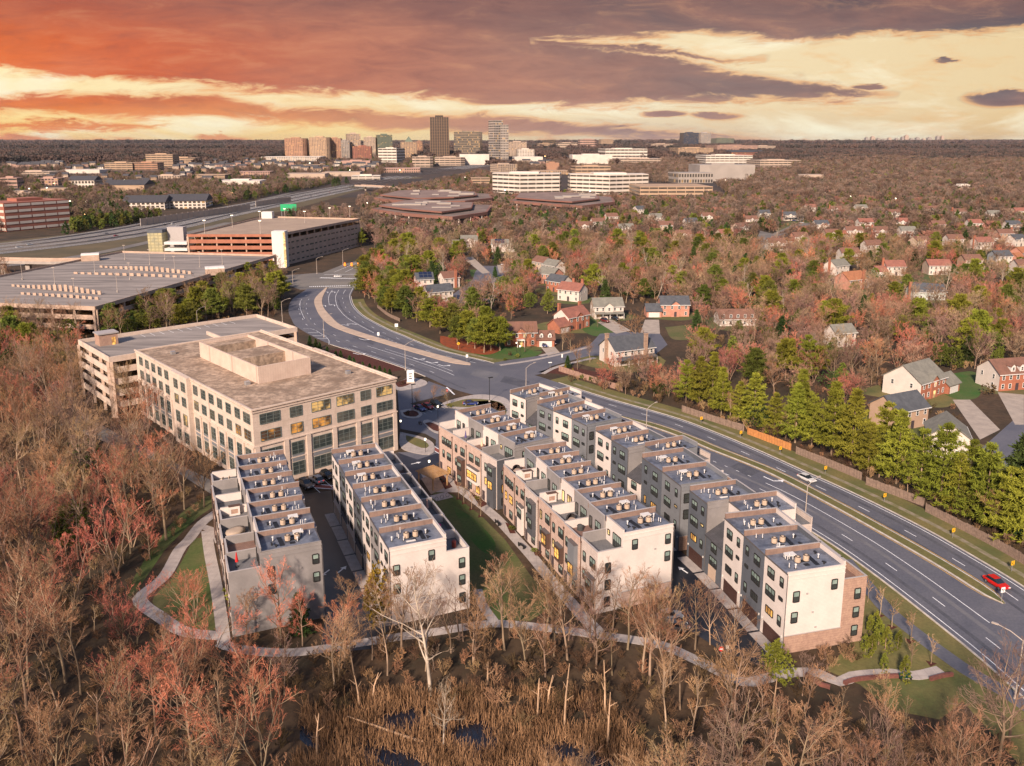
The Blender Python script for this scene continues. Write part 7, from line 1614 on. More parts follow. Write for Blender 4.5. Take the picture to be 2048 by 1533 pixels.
def lot_lamp(px, py, h, label):
    x, y = P(px, py); e = empty('lot_lamp', (x, y, 0), 0.5, label, 'street lamp'); MB().cyl(0, 0, 0, h, 0.1, 0.08, 8).build('pole', m_blk, e); MB().box(-0.2, 1.1, -0.25, 0.25, h - 0.05, h + 0.15).build('lamp_head', m_blk, e); MB().cyl(0, 0, 0, 0.7, 0.3, 0.3, 8).build('footing', m_conc, e)
lot_lamp(825, 820, 7.5, 'black lamp post on the round planted island'); lot_lamp(979, 805, 7.5, 'black lamp post in the mulch bed by the road')
def post_lamp(px, py, label):
    x, y = P(px, py); e = empty('post_lamp', (x, y, 0.1), 0, label, 'lamp'); MB().cyl(0, 0, 0, 3.2, 0.06, 0.05, 7).build('post', m_blk, e); MB().cyl(0, 0, 3.2, 3.65, 0.2, 0.24, 8).build('globe', m_glow, e)
for px, py, lb in ((802, 868, 'post lamp with white globe at the office corner'), (851, 906, 'post lamp on the small grass island'), (859, 952, 'post lamp beside the timber pavilion'), (876, 838, 'post lamp on the planted bed by the short row'), (1040, 712, 'garden post lamp on the colonial house lawn'), (1033, 705, 'second garden post lamp nearer the brick house')): post_lamp(px, py, lb)
for i, (px, py) in enumerate([(45, 560), (110, 570), (190, 545), (260, 560), (235, 585), (150, 595), (300, 530), (350, 545), (250, 520), (330, 520), (400, 535), (445, 530)]):
    x, y = P(px, py, 11.6); e = empty('deck_lamp', (x, y, 11.6), 0, 'thin lamp mast standing on the broad low parking deck', 'street lamp', 'lamp masts on the low parking deck'); MB().cyl(0, 0, 0, 8, 0.1, 0.07, 6).build('mast', m_pole, e); MB().box(-0.7, 0.7, -0.2, 0.2, 8, 8.2).build('lamp_head', m_pole, e); MB().cyl(0, 0, 0, 0.8, 0.35, 0.35, 8).build('footing', m_conc, e)
for i, (px, py) in enumerate([(410, 467), (465, 455), (521, 468), (520, 446), (610, 446), (660, 438), (700, 434), (570, 440)]):
    x, y = P(px, py, 19.5); e = empty('deck_lamp', (x, y, 19.5), 0, 'lamp mast standing on the tall parking garage roof', 'street lamp', 'lamp masts on the tall parking garage'); MB().cyl(0, 0, 0, 8, 0.14, 0.1, 6).build('mast', m_pole, e); MB().box(-0.8, 0.8, -0.2, 0.2, 8, 8.25).build('lamp_head', m_glow, e); MB().cyl(0, 0, 0, 0.9, 0.4, 0.4, 8).build('footing', m_conc, e)
m_sy = M('yellow sign', (0.75, 0.40, 0.02), 0.5, var=0.05); m_swh = M('white sign', (0.78, 0.78, 0.76), 0.5, var=0.03); m_sred = M('red sign', (0.5, 0.02, 0.02), 0.5, var=0.03); m_sgr = M('green sign', (0.02, 0.30, 0.12), 0.5, var=0.05, emit=((0.1, 0.9, 0.4), 0.08))
def sign(px, py, kind, label, h=1.5, rz=0.0, name='road_sign', w=0.7, hh=0.85):
    x, y = P(px, py); e = empty(name, (x, y, 0.02), rz, label, 'sign')
    MB().cyl(0, 0, 0, h + (hh if kind != 'stop' else 0.4), 0.05, 0.05, 6).build('post', m_metal, e)
    if kind in ('chev', 'white', 'keep', 'tall'):
        p = MB().box(-w / 2, w / 2, -0.1, -0.06, h, h + hh).build('panel', m_sy if kind == 'chev' else m_swh, e)
        if kind == 'chev': m = MB(); k = 0.16; m.poly([(-0.24, -0.104, h + hh / 2), (0.1, -0.104, h + 0.1), (0.1 + k, -0.104, h + 0.1), (-0.24 + k, -0.104, h + hh / 2)]); m.poly([(-0.24, -0.104, h + hh / 2), (-0.24 + k, -0.104, h + hh / 2), (0.1 + k, -0.104, h + hh - 0.1), (0.1, -0.104, h + hh - 0.1)]); m.build('chevron', m_blk, p)
        if kind == 'keep':
            m = MB(); m.poly([(0.02, -0.104, h + 0.15), (0.14, -0.104, h + 0.15), (0.14, -0.104, h + 0.5), (0.02, -0.104, h + 0.4)]); m.poly([(0.0, -0.104, h + 0.45), (0.3, -0.104, h + 0.45), (0.16, -0.104, h + 0.72)]); m.poly([(-0.28, -0.104, h + 0.5), (-0.08, -0.104, h + 0.35), (-0.05, -0.104, h + 0.62), (-0.22, -0.104, h + 0.75)]); m.build('symbol', m_blk, p)
    else:
        n = {'stop': 8, 'dia': 4, 'round': 14}[kind]; r = {'stop': 0.42, 'dia': 0.65, 'round': 0.4}[kind]; o0 = math.pi / 8 if kind == 'stop' else 0
        q = [(r * math.cos(o0 + 2 * math.pi * i / n), r * math.sin(o0 + 2 * math.pi * i / n) + h + 0.4) for i in range(n)]
        m = MB(); m.poly([(a, -0.1, b) for a, b in q]); m.poly([(a, -0.06, b) for a, b in q][::-1])
        for i in range(n): j = (i + 1) % n; m.poly([(q[j][0], -0.1, q[j][1]), (q[i][0], -0.1, q[i][1]), (q[i][0], -0.06, q[i][1]), (q[j][0], -0.06, q[j][1])])
        p = m.build('panel', m_sy if kind == 'dia' else m_sred, e)
        if kind == 'dia': MB().poly([(-0.06, -0.104, h + 0.1), (0.06, -0.104, h + 0.1), (0.06, -0.104, h + 0.55), (-0.06, -0.104, h + 0.55)]).poly([(-0.2, -0.104, h + 0.5), (0.2, -0.104, h + 0.5), (0, -0.104, h + 0.78)]).build('symbol', m_blk, p)
        if kind == 'round': MB().box(-0.28, 0.28, -0.106, -0.1, h + 0.33, h + 0.47).build('symbol', m_swh, p)
    return e
def letters(text, parent, loc, size, mat, rx=R(90), align='CENTER', name='lettering'):
    cu = bpy.data.curves.new(name, 'FONT'); cu.body = text; cu.size = size; cu.align_x = align; cu.extrude = 0.004; cu.materials.append(mat)
    o = bpy.data.objects.new(name, cu); COL.objects.link(o); bpy.context.view_layer.update()
    me = bpy.data.meshes.new_from_object(o.evaluated_get(bpy.context.evaluated_depsgraph_get())); bpy.data.objects.remove(o); o = link(name, me, parent, loc); o.rotation_euler = (rx, 0, 0); return o
for i, (px, py) in enumerate(((1402, 848), (1481, 877), (1560, 909), (1650, 949), (1768, 1005), (1905, 1076), (2023, 1143))):
    sign(px, py, 'chev', f'yellow chevron sign, {ORD[i]} from the left along the fence', 1.2, 0.3)
sign(2002, 1206, 'keep', 'white keep-right sign on the tip of the median', 1.9, 0.3, hh=0.95, w=0.8); sign(917, 699, 'dia', 'yellow diamond warning sign on the verge', 1.8, 0.2); sign(793, 662, 'white', 'blank white square sign on the verge', 1.6, 0.2, w=1.3, hh=1.4); sign(934, 726, 'tall', 'white sign on the near tip of the concrete median', 1.9, 0.2, w=0.8, hh=1.1); sign(757, 681, 'tall', 'white sign part way along the concrete median', 1.9, 0.2, w=0.8, hh=1.3)
st = sign(894, 797, 'stop', 'red stop sign at the car park exit', 2.0, 0.5); letters('STOP', st, (0, -0.106, 2.27), 0.32, m_swh)
sign(1441, 1326, 'round', 'red no-entry sign at the lane end', 1.9, 0.1); sign(1453, 1318, 'white', 'small white notice beside the no-entry sign', 1.7, 0.1, w=0.45, hh=0.6); sign(1100, 740, 'white', 'white street name sign at the side street corner', 2.4, 0.2, w=1.2, hh=0.3); sign(1124, 722, 'tall', 'white tag sign beside the side street', 1.2, 0.2, w=0.5, hh=1.2)
# monument sign at the office entrance
x, y = P(821, 767); e = empty('monument_sign', (x, y, 0.13), 0.25, 'white monument sign with dark marks at the office entrance', 'sign'); MB().box(-1.1, 1.1, -0.25, 0.25, 0, 4.2).build('slab', m_swh, e); MB().box(-1.3, 1.3, -0.4, 0.4, 0, 0.4).build('plinth', m_lime, e)
for k, s in enumerate((0.55, 0.4, 0.5)): MB().box(-s, s, -0.27, -0.25, 2.9 - k * 0.75, 3.2 - k * 0.75).build('mark', m_blk, e)
# highway gantry sign
x, y = P(578, 436); e = empty('gantry_sign', (x, y, 0), 0.2, 'green highway sign panel beyond the tall parking garage', 'sign'); MB().box(-8, 8, -0.2, 0.2, 7.0, 14.0).build('panel', m_sgr, e); MB().cyl(-7, 0.4, 0, 14, 0.3, 0.3, 8).build('post', m_metal, e); MB().cyl(7, 0.4, 0, 14, 0.3, 0.3, 8).build('post', m_metal, e)
# orange work barrels at the far junction
for i in range(4):
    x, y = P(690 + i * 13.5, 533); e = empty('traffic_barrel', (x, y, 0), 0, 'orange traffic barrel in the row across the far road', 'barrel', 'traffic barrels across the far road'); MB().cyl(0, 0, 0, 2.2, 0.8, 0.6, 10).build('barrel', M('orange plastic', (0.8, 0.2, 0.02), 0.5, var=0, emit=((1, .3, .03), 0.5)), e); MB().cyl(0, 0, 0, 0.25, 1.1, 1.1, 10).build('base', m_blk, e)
# benches, cycle stands, pavilion
def bench(px, py, rz, label, mt):
    x, y = P(px, py); e = empty('bench', (x, y, 0.08), rz, label, 'bench'); 
    for k in range(4): MB().box(-0.9, 0.9, -0.25 + k * 0.13, -0.15 + k * 0.13, 0.43, 0.47).build('seat_slat', mt, e)
    for k in range(3): MB().box(-0.9, 0.9, 0.27, 0.31, 0.55 + k * 0.14, 0.65 + k * 0.14).build('back_slat', mt, e)
    for s in (-0.75, 0.75): MB().box(s - 0.04, s + 0.04, -0.25, 0.3, 0, 0.42).box(s - 0.04, s + 0.04, 0.3, 0.36, 0, 0.95).build('leg', m_blk, e)
m_bg = M('dark green slats', (0.01, 0.05, 0.035), 0.5, var=0.1)
bench(1811, 1361, 0.1, 'dark green bench on the grass below the garden wall', m_bg); bench(996, 1050, 2.0, 'dark bench on the lawn path, further from the camera', m_blk); bench(1044, 1096, 2.2, 'dark bench on the lawn path, nearer the camera', m_blk); bench(885, 963, 2.2, 'dark bench beside the timber pavilion', m_blk)
for i, (px, py) in enumerate(((873, 1003), (884, 999), (895, 995))):
    x, y = P(px, py); e = MB().tube([(0.38 * math.cos(t), 0, 0.45 + 0.45 * math.sin(t)) for t in np.linspace(-1.45, 4.6, 15)], 0.035, 6).build('bicycle_stand', m_blk, None, (x, y, 0.084), 0.3); tag(e, f'black hoop bicycle stand, {ORD[i]} of three from the left', 'bicycle stand', 'hoop bicycle stands')
x, y = P(866, 970); pv = empty('pavilion', (x, y, 0.08), 0.75, 'timber pergola on the paved court beside the lawn', 'pavilion'); m_tim = M('honey timber', (0.50, 0.30, 0.14), 0.8, (0.4, 0.23, 0.11), 1.0)
for a in (-2.0, 2.0):
    for b in (-2.6, 2.6): MB().box(a - 0.12, a + 0.12, b - 0.12, b + 0.12, 0, 2.7).build('post', m_tim, pv)
    MB().box(a - 0.08, a + 0.08, -3.2, 3.2, 2.7, 2.95).build('beam', m_tim, pv)
for k in range(13): MB().box(-2.6, 2.6, -3.0 + k * 0.5 - 0.05, -3.0 + k * 0.5 + 0.05, 2.95, 3.12).build('slat', m_tim, pv)
# terrace furniture
def on_terrace(key, i, v, u):
    root, T, d = UNITS[key, i]; p = T(d['depth'] + v, u * d['w']); return root.location[0] + p[0], root.location[1] + p[1], d['zt'] + 0.03
def parasol(key, i, v, u, mt, label):
    e = empty('parasol', on_terrace(key, i, v, u), 0, label, 'parasol'); MB().cyl(0, 0, 0, 2.6, 0.03, 0.03, 6).build('pole', m_metal, e); m = MB(); m.cyl(0, 0, 0.9, 2.5, 0.28, 0.06, 8); m.build('folded_canopy', mt, e); MB().cyl(0, 0, 0, 0.1, 0.3, 0.28, 8).build('base', m_blk, e)
cl = lambda n, c: M('cloth ' + n, c, 0.9, var=0.15)
parasol('A', 0, 3.2, 0.6, cl('red', (0.5, 0.02, 0.02)), 'folded red parasol on the nearest left-row terrace'); parasol('B', 4, 1.2, 0.5, cl('cream', (0.65, 0.5, 0.4)), 'folded cream parasol on a lawn-row terrace'); parasol('B', 2, 2.2, 0.7, cl('blush', (0.55, 0.32, 0.26)), 'folded blush parasol on the third lawn-row terrace'); parasol('C1', 1, 2.2, 0.5, cl('sand', (0.7, 0.5, 0.33)), 'folded sand-coloured parasol on the short row'); parasol('C1', 2, 2.6, 0.5, cl('violet', (0.10, 0.08, 0.2)), 'folded violet parasol on the short row')
def blob_cover(key, i, v, u, mt, label, r=0.55, h=1.1, name='covered_grill'):
    e = empty(name, on_terrace(key, i, v, u), rnd.random() * 3, label, 'grill'); m = MB(); n = 10; b = 0
    for z, k in ((0, 1.0), (h * 0.45, 0.95), (h * 0.8, 1.05), (h, 0.6)): m.v += [(r * k * math.cos(2 * math.pi * j / n) * (1 + 0.08 * math.sin(3 * j)), 0.7 * r * k * math.sin(2 * math.pi * j / n), z) for j in range(n)]
    for q in range(3):
        for j in range(n): j2 = (j + 1) % n; m.f.append((q * n + j, q * n + j2, (q + 1) * n + j2, (q + 1) * n + j)); m.m.append(0)
    m.f.append(tuple(3 * n + j for j in range(n))); m.m.append(0); m.build('cover', mt, e, smooth=True); MB().box(-r * 0.5, r * 0.5, -0.2, 0.2, -0.0, 0.06).build('feet', m_blk, e)
blob_cover('B', 1, 1.9, 0.55, cl('magenta', (0.6, 0.01, 0.18)), 'magenta covered grill on the second lawn-row terrace'); blob_cover('B', 0, 2.4, 0.5, cl('brick', (0.3, 0.06, 0.04)), 'rust-coloured covered chair on the white end house terrace')
blob_cover('A', 2, 2.4, 0.55, cl('tan cover', (0.38, 0.29, 0.22)), 'wide tan covered sofa on a left-row terrace', 1.9, 0.9, 'covered_sofa'); blob_cover('C2', 1, 2.2, 0.75, cl('dk', (0.05, 0.05, 0.05)), 'dark covered grill on the lawn-path row terrace')
def nest(key, i, v, u, label):
    e = empty('round_daybed', on_terrace(key, i, v, u), 0.6, label, 'daybed'); mt = cl('wicker', (0.035, 0.03, 0.03)); m = MB(); n = 14
    for k in range(5):
        a = k / 4 * math.pi * 0.55; rr = 0.95 * math.cos(a * 0.75); z = 0.35 + 1.1 * math.sin(a)
        m.v += [(rr * math.cos(math.pi * (0.0 + j / (n - 1))), rr * math.sin(math.pi * (j / (n - 1))), z) for j in range(n)]
    for k in range(4):
        for j in range(n - 1): m.f.append((k * n + j, k * n + j + 1, (k + 1) * n + j + 1, (k + 1) * n + j)); m.m.append(0)
    m.build('hood', mt, e); MB().cyl(0, 0, 0, 0.4, 0.95, 1.0, 14).build('seat', mt, e); MB().cyl(0, 0, 0.4, 0.5, 0.85, 0.8, 14).build('cushion', cl('cushion', (0.4, 0.3, 0.25)), e)
nest('C2', 2, 2.4, 0.35, 'round black wicker daybed on the third lawn-path terrace'); nest('C2', 6, 2.6, 0.6, 'round black wicker daybed on the far lawn-path terrace')
def fireplace(key, i, v, u, label):
    x, y, z = on_terrace(key, i, v, u); _, _, d = UNITS[key, i]; e = empty('outdoor_fireplace', (x, y, z), math.atan2(d['ev'][1], d['ev'][0]), label, 'fireplace'); MB().box(-0.9, 0.9, -0.3, 0.3, 0, 0.35).box(-0.9, -0.6, -0.3, 0.3, 0.35, 1.2).box(0.6, 0.9, -0.3, 0.3, 0.35, 1.2).box(-0.9, 0.9, -0.3, 0.3, 1.2, 1.75).build('surround', m_sw, e); MB().box(-0.6, 0.6, 0.0, 0.25, 0.35, 1.2).build('firebox', m_bt, e); MB().box(-1.0, 1.0, -0.4, 0.4, 1.753, 1.85).build('mantel', m_brown, e)
fireplace('C2', 3, 2.2, 0.9, 'white outdoor fireplace glowing by a lit terrace door'); fireplace('C2', 5, 2.2, 0.9, 'white outdoor fireplace on the sixth lawn-path terrace'); fireplace('A', 3, 2.2, 0.88, 'white outdoor fireplace on a left-row terrace')
for i, (u, v) in enumerate(((0.3, 1.4), (0.6, 1.3), (0.3, 3.2), (0.65, 3.0))):
    e = empty('patio_chair', on_terrace('A', 6, v, u), i * 1.5, f'cream patio chair, {ORD[i]} of four on the far left-row terrace', 'chair', 'patio chairs on the far left-row terrace'); mt = cl('cream chair', (0.6, 0.48, 0.36)); MB().box(-0.3, 0.3, -0.3, 0.3, 0.35, 0.45).build('seat', mt, e); MB().box(-0.3, 0.3, 0.25, 0.33, 0.45, 0.95).build('backrest', mt, e)
    for a in (-0.25, 0.25):
        for b in (-0.25, 0.25): MB().box(a - 0.03, a + 0.03, b - 0.03, b + 0.03, 0, 0.35).build('leg', m_blk, e)
# ------------------------------------------------------------------ planting
GX0, GX1, GY0, GY1 = -520, 760, 40, 1000
OCC = np.zeros((GY1 - GY0, GX1 - GX0), bool)
def inside(poly, X, Y):
    r = np.zeros(X.shape, bool); n = len(poly); j = n - 1
    for i in range(n):
        xi, yi = poly[i]; xj, yj = poly[j]
        c = ((yi > Y) != (yj > Y)) & (X < (xj - xi) * (Y - yi) / ((yj - yi) if yj != yi else 1e-9) + xi); r ^= c; j = i
    return r
for key in UNITS:
    root, T, d = UNITS[key]; x, y, _ = root.location; q = [T(-3, -1), T(d['v1'] + 1.5, -1), T(d['v1'] + 1.5, d['w'] + 1), T(-3, d['w'] + 1)]; EXC.append(np.array([(x + p[0], y + p[1]) for p in q]))
for pg in EXC:
    a0, b0 = pg.min(0); a1, b1 = pg.max(0)
    i0_, i1_, j0_, j1_ = int(max(GX0, a0 - 1)), int(min(GX1, a1 + 2)), int(max(GY0, b0 - 1)), int(min(GY1, b1 + 2))
    if i1_ <= i0_ or j1_ <= j0_: continue
    X, Y = np.meshgrid(np.arange(i0_, i1_) + 0.5, np.arange(j0_, j1_) + 0.5)
    OCC[j0_ - GY0:j1_ - GY0, i0_ - GX0:i1_ - GX0] |= inside(pg, X, Y)
O2 = OCC.copy()
for a in (-1, 0, 1):
    for b in (-1, 0, 1): O2 |= np.roll(np.roll(OCC, a, 0), b, 1)
def free(x, y):
    i, j = int(y) - GY0, int(x) - GX0
    return not (0 <= i < O2.shape[0] and 0 <= j < O2.shape[1]) or not O2[i, j]
EXF = [pg for pg in EXC if pg[:, 1].max() > GY1 - 10]
rs = np.random.default_rng(11)
def grid_points(px_poly, sp, world=False):
    pg = np.array(px_poly if world else PL(px_poly), float); a0, b0 = pg.min(0); a1, b1 = pg.max(0)
    X, Y = np.meshgrid(np.arange(a0, a1, sp), np.arange(b0, b1, sp)); X = X + rs.uniform(-0.46, 0.46, X.shape) * sp; Y = Y + rs.uniform(-0.46, 0.46, Y.shape) * sp
    k = inside(pg, X, Y); P_ = np.c_[X[k], Y[k]]
    if len(P_) and P_[:, 1].max() > GY1:
        m_ = np.zeros(len(P_), bool)
        for q in EXF: m_ |= inside(q, P_[:, 0], P_[:, 1])
        P_ = P_[~m_]
    return P_
TREES = []          # kind, x, y, scale, where
def wood(px_poly, sp, mix, sc, where, world=False):
    ks, ws = list(mix), np.array(list(mix.values()), float); ws /= ws.sum()
    for x, y in grid_points(px_poly, sp, world):
        if free(x, y): k_ = ks[rs.choice(len(ks), p=ws)]; s_ = rs.uniform(*sc); u_, v_ = proj(x, y); s_ *= 0.5 if 180 < u_ < 660 and 1100 < v_ < 1440 else (0.58 if 1480 < u_ < 1980 and 1370 < v_ < 1580 else 1.0); TREES.append((k_, x, y, s_, where))
Zleft = [(-60, 735), (150, 735), (165, 775), (300, 870), (395, 955), (418, 990), (425, 1030), (380, 1042), (340, 1090), (305, 1150), (258, 1188), (262, 1228), (330, 1272), (440, 1312), (560, 1330), (700, 1318), (700, 1400), (560, 1440), (620, 1560), (520, 1850), (-400, 1850), (-300, 1100)]
wood(Zleft, 6.4, dict(brown=4.6, thin=2.0, red=3.0, rust=1.3, holly=0.3), (0.72, 1.1), 'in the wood on the left')
wood([(600, 1325), (760, 1292), (1000, 1266), (1200, 1288), (1330, 1312), (1400, 1350), (1330, 1372), (1000, 1368), (760, 1385), (640, 1400)], 5.2, dict(brown=4, thin=3, rust=0.8), (0.55, 0.85), 'along the path below the townhouses')
wood([(1180, 1310), (1320, 1330), (1480, 1392), (1600, 1390), (1680, 1405), (1760, 1445), (1900, 1470), (2060, 1500), (2200, 1850), (1000, 1850), (1240, 1450)], 5.2, dict(brown=5, thin=3, rust=0.8, red=0.3), (0.55, 0.9), 'in the lower right thicket')
wood([(0, 640), (100, 655), (165, 676), (300, 640), (440, 605), (520, 598), (545, 560), (572, 548), (566, 600), (545, 640), (480, 634), (300, 678), (160, 694), (100, 725), (0, 735)], 6.5, dict(brown=4, holly=2, tallpine=2, thin=1), (0.65, 0.95), 'between the office and the low parking deck')
wood([(714, 560), (725, 545), (760, 530), (800, 538), (835, 556), (822, 600), (852, 622), (880, 640), (930, 655), (1000, 684), (985, 692), (930, 678), (860, 657), (790, 634), (745, 610), (718, 590)], 6.0, dict(tallpine=3.4, holly=1.6, sred=1.8, sbrown=2.0, pine=0.6), (0.65, 0.95), 'on the bank inside the curving road')
wood([(765, 522), (860, 470), (1000, 452), (1150, 432), (1300, 418), (1500, 408), (1800, 405), (2150, 405), (2150, 700), (2010, 745), (1880, 742), (1780, 762), (1710, 840), (1600, 812), (1430, 770), (1365, 745), (1420, 690), (1330, 610), (1200, 612), (1080, 605), (990, 645), (880, 632), (835, 590)], 8.6, dict(sbrown=5.4, sred=1.6, srust=0.9, tallpine=1.3, holly=1.5, fir=0.6, white=0.3), (0.58, 0.95), 'among the suburban houses')
wood([(1100, 770), (1250, 790), (1360, 812), (1365, 760), (1300, 740), (1180, 770)], 6.0, dict(sbrown=3, sred=2, holly=1), (0.45, 0.7), 'behind the white house by the fence')
wood([(620, 470), (740, 446), (715, 410), (760, 390), (960, 346), (1130, 394), (1300, 396), (1420, 396), (1490, 410), (1300, 416), (1100, 440), (900, 466), (780, 512), (745, 500)], 10, dict(sbrown=4, holly=1.2, tallpine=1, srust=1, sred=0.8), (0.6, 0.95), 'around the brick office campus')
wood([(-200, 480), (270, 447), (500, 400), (640, 374), (700, 362), (520, 360), (250, 385), (-200, 400)], 10.5, dict(sbrown=4, tallpine=1.6, holly=1.0, fir=0.6), (0.7, 1.05), 'beyond the highway on the left')
wood([(-200, 402), (250, 387), (520, 361), (700, 361), (960, 329), (960, 318), (500, 322), (0, 338), (-250, 345)], 15, dict(brown=5, holly=1.2, fir=0.6), (0.7, 1.1), 'in the far left woods')
wood([(1490, 408), (2200, 406), (2300, 330), (1700, 318), (1560, 330), (1500, 345), (1430, 374)], 11, dict(brown=6, rust=0.8, holly=0.7, fir=0.4), (0.8, 1.15), 'in the far right wood')
wood([(1030, 330), (1380, 322), (1500, 365), (1430, 372), (1300, 366), (1140, 352), (1030, 345)], 12, dict(brown=6, holly=0.4), (0.8, 1.1), 'behind the long white offices')
wood([(-40, 560), (60, 590), (60, 640), (30, 720), (-100, 760), (-140, 600)], 7, dict(tallpine=1, holly=1.5, brown=2), (0.7, 1.0), 'at the left edge below the parking deck')
wood([(85, 478), (200, 468), (310, 452), (430, 428), (425, 418), (280, 440), (90, 462)], 9, dict(tallpine=3, holly=2, fir=1), (0.7, 1.0), 'in the dark row along the highway')
wood([(590, 396), (700, 374), (800, 352), (980, 326), (985, 332), (880, 336), (700, 366), (600, 388)], 12, dict(holly=3, fir=2, sbrown=1), (0.8, 1.2), 'lining the highway toward the towers')
wood([(560, 440), (640, 425), (740, 440), (780, 460), (740, 500), (700, 470), (600, 450)], 11, dict(sbrown=4, holly=1), (0.6, 0.9), 'around the tall parking garage')
# hand-placed trees
def fixed(kind, pts, label, group=None, cat=None):
    for q in pts:
        x, y = P(q[0], q[1]); plant(kind, x, y, q[2], label if isinstance(label, str) else label(q), group)
fixed('pine', [(1372, 806, .82), (1398, 812, .95), (1442, 832, .9), (1478, 842, .72), (1506, 852, .95), (1548, 872, .75), (1590, 886, 1.0), (1622, 898, .85), (1662, 912, 1.2), (1702, 930, 1.2), (1735, 948, .8), (1792, 968, 1.1), (1836, 990, .95), (1880, 1008, 1.15), (1912, 1022, .8), (1965, 1050, 1.1), (2008, 1074, .9), (2045, 1090, 1.05)], 'yellow-green pine in the row just behind the roadside fence', 'pines behind the roadside fence')
fixed('pine', [(1425, 795, .9), (1600, 850, 1.0), (1768, 925, .95), (1935, 1005, .9)], 'yellow-green pine in the second row behind the fence', 'second row of pines behind the fence')
fixed('holly', [(1528, 862, .65), (1758, 955, .7), (1940, 1040, .75)], 'dark broad evergreen tucked between the roadside pines', 'broad evergreens between the roadside pines'); fixed('rust', [(1460, 840, .5), (1570, 882, .55), (1815, 985, .5), (1990, 1070, .55)], 'bare brown tree between the roadside pines', 'bare trees between the roadside pines')
fixed('fir', [(2030, 1050, 1.35), (2060, 1075, 1.3)], 'tall dark spruce at the right edge behind the fence', 'dark spruces at the right edge'); fixed('pine', [(1612, 762, .95)], 'single deep green pine standing above the roadside pine row')
fixed('white', [(862, 1390, 1.02)], 'tall white-barked sycamore before the white end wall'); fixed('white', [(277, 965, .75)], 'white-barked tree in the left wood below the office')
fixed('white', [(1083, 478, .95), (1062, 474, .85)], 'pale sycamore, one of a pair below the white offices', 'pair of pale sycamores'); fixed('white', [(1612, 530, .95)], 'pale sycamore beside the white upper suburb house'); fixed('white', [(1710, 452, 1.0), (1670, 440, .9)], 'pale sycamore at the top of the suburb', 'pale sycamores at the top of the suburb')
fixed('lime', [(505, 1215, 1.15)], 'yellow-green cypress against the taupe end wall'); fixed('gold', [(748, 1252, 1.1)], 'golden cedar at the corner of the white end wall'); fixed('lime', [(1548, 1362, .8)], 'low lime cypress at the lane end by the path'); fixed('fir', [(600, 1268, .5)], 'dark cedar beside the taupe end wall')
fixed('red', [(232, 1015, .9), (160, 1075, .95), (95, 1010, 1.0), (60, 1150, .95), (150, 1210, .85), (300, 1120, .6), (185, 935, .9), (40, 900, .95), (110, 860, .9), (250, 1300, .7), (90, 1300, .85), (340, 1420, .8), (505, 1440, .75)], 'vivid salmon tree deep in the left wood', 'vivid salmon trees in the left wood')
fixed('red', [(388, 1248, .62), (375, 1232, .55)], 'salmon red tree inside the footpath loop', 'red trees inside the footpath loop'); fixed('red', [(492, 1282, .62), (562, 1290, .9), (605, 1292, .6)], 'salmon red tree between the path and the taupe end wall', 'red trees below the taupe end wall'); fixed('red', [(408, 1360, .8)], 'spreading salmon red tree just below the path corner'); fixed('red', [(232, 1150, .95), (265, 1095, .85)], 'bright salmon tree beside the footpath in the left wood', 'bright salmon trees by the footpath')
fixed('brown', [(1003, 1255, .72), (1090, 1290, .78), (1030, 1262, .6), (690, 1282, .62), (770, 1290, .65), (1180, 1282, .72), (1255, 1300, .75), (1300, 1295, .7), (1390, 1300, .65), (1465, 1345, .6), (1420, 1290, .5)], 'bare brown tree beside the path at the house ends', 'bare trees beside the path')
fixed('thin', [(940, 1262, .8), (830, 1275, .8), (1105, 1266, .7), (1225, 1262, .8), (720, 1262, .6)], 'slender bare tree beside the path at the house ends', 'slender trees beside the path')
fixed('tallpine', [(345, 628, .72), (408, 616, .78), (446, 600, .85), (280, 648, .75), (430, 628, .7)], 'round-topped pine between the office and the low deck', 'pines behind the office'); fixed('pine', [(498, 575, .85), (522, 570, .8), (545, 566, .8), (510, 582, .7)], 'bushy pine in the clump by the far end of the low deck', 'pine clump by the low deck'); fixed('holly', [(85, 745, .95), (120, 700, .8), (20, 760, 1.0)], 'dark evergreen at the left edge of the wood', 'dark evergreens at the left edge')
fixed('tallpine', [(905, 668, .78), (935, 690, .82), (968, 706, .85), (982, 702, .72), (1000, 702, .8), (880, 668, .68), (860, 655, .75), (915, 690, .7), (950, 698, .72)], 'pale green pine over the red straw bed', 'pines over the red straw bed')
fixed('brown', [(1398, 745, .0001)], 'x', None) if False else None
fixed('srust', [(1272, 700, .95)], 'broad tan bare tree standing before the cul-de-sac'); fixed('brown', [(1050, 704, .62)], 'tall bare tree on the colonial house lawn'); fixed('sred', [(1022, 640, .75)], 'round pinkish tree behind the colonial house'); fixed('holly', [(1095, 628, 1.05), (1060, 618, .8)], 'broad evergreen behind the colonial house', 'evergreens behind the colonial house'); fixed('rust', [(1142, 705, .6), (1125, 700, .55)], 'bare tan tree on the corner lawn', 'bare trees on the corner lawn'); fixed('red', [(1195, 655, .42)], 'small reddish tree on the round green lawn'); fixed('rust', [(1155, 740, .55), (1180, 725, .5)], 'bare tree beside the white corner house', 'bare trees beside the white corner house')
fixed('sred', [(1475, 640, .95)], 'large round salmon red tree in the middle of the suburb'); fixed('sred', [(1630, 622, .7), (1775, 650, 1.0), (1755, 672, .9), (1930, 610, 1.05)], 'vivid red budding tree below the right court', 'vivid red trees below the right court'); fixed('gold', [(1130, 745, .3), (1145, 750, .25)], 'low golden shrub before the white corner house', 'golden shrubs'); fixed('fir', [(1135, 737, .32)], 'small cone-shaped evergreen at the side street corner')
fixed('rust', [(895, 812, .34), (866, 806, .33), (834, 822, .36)], 'small bare tree at the edge of the car park', 'small trees at the car park edge')
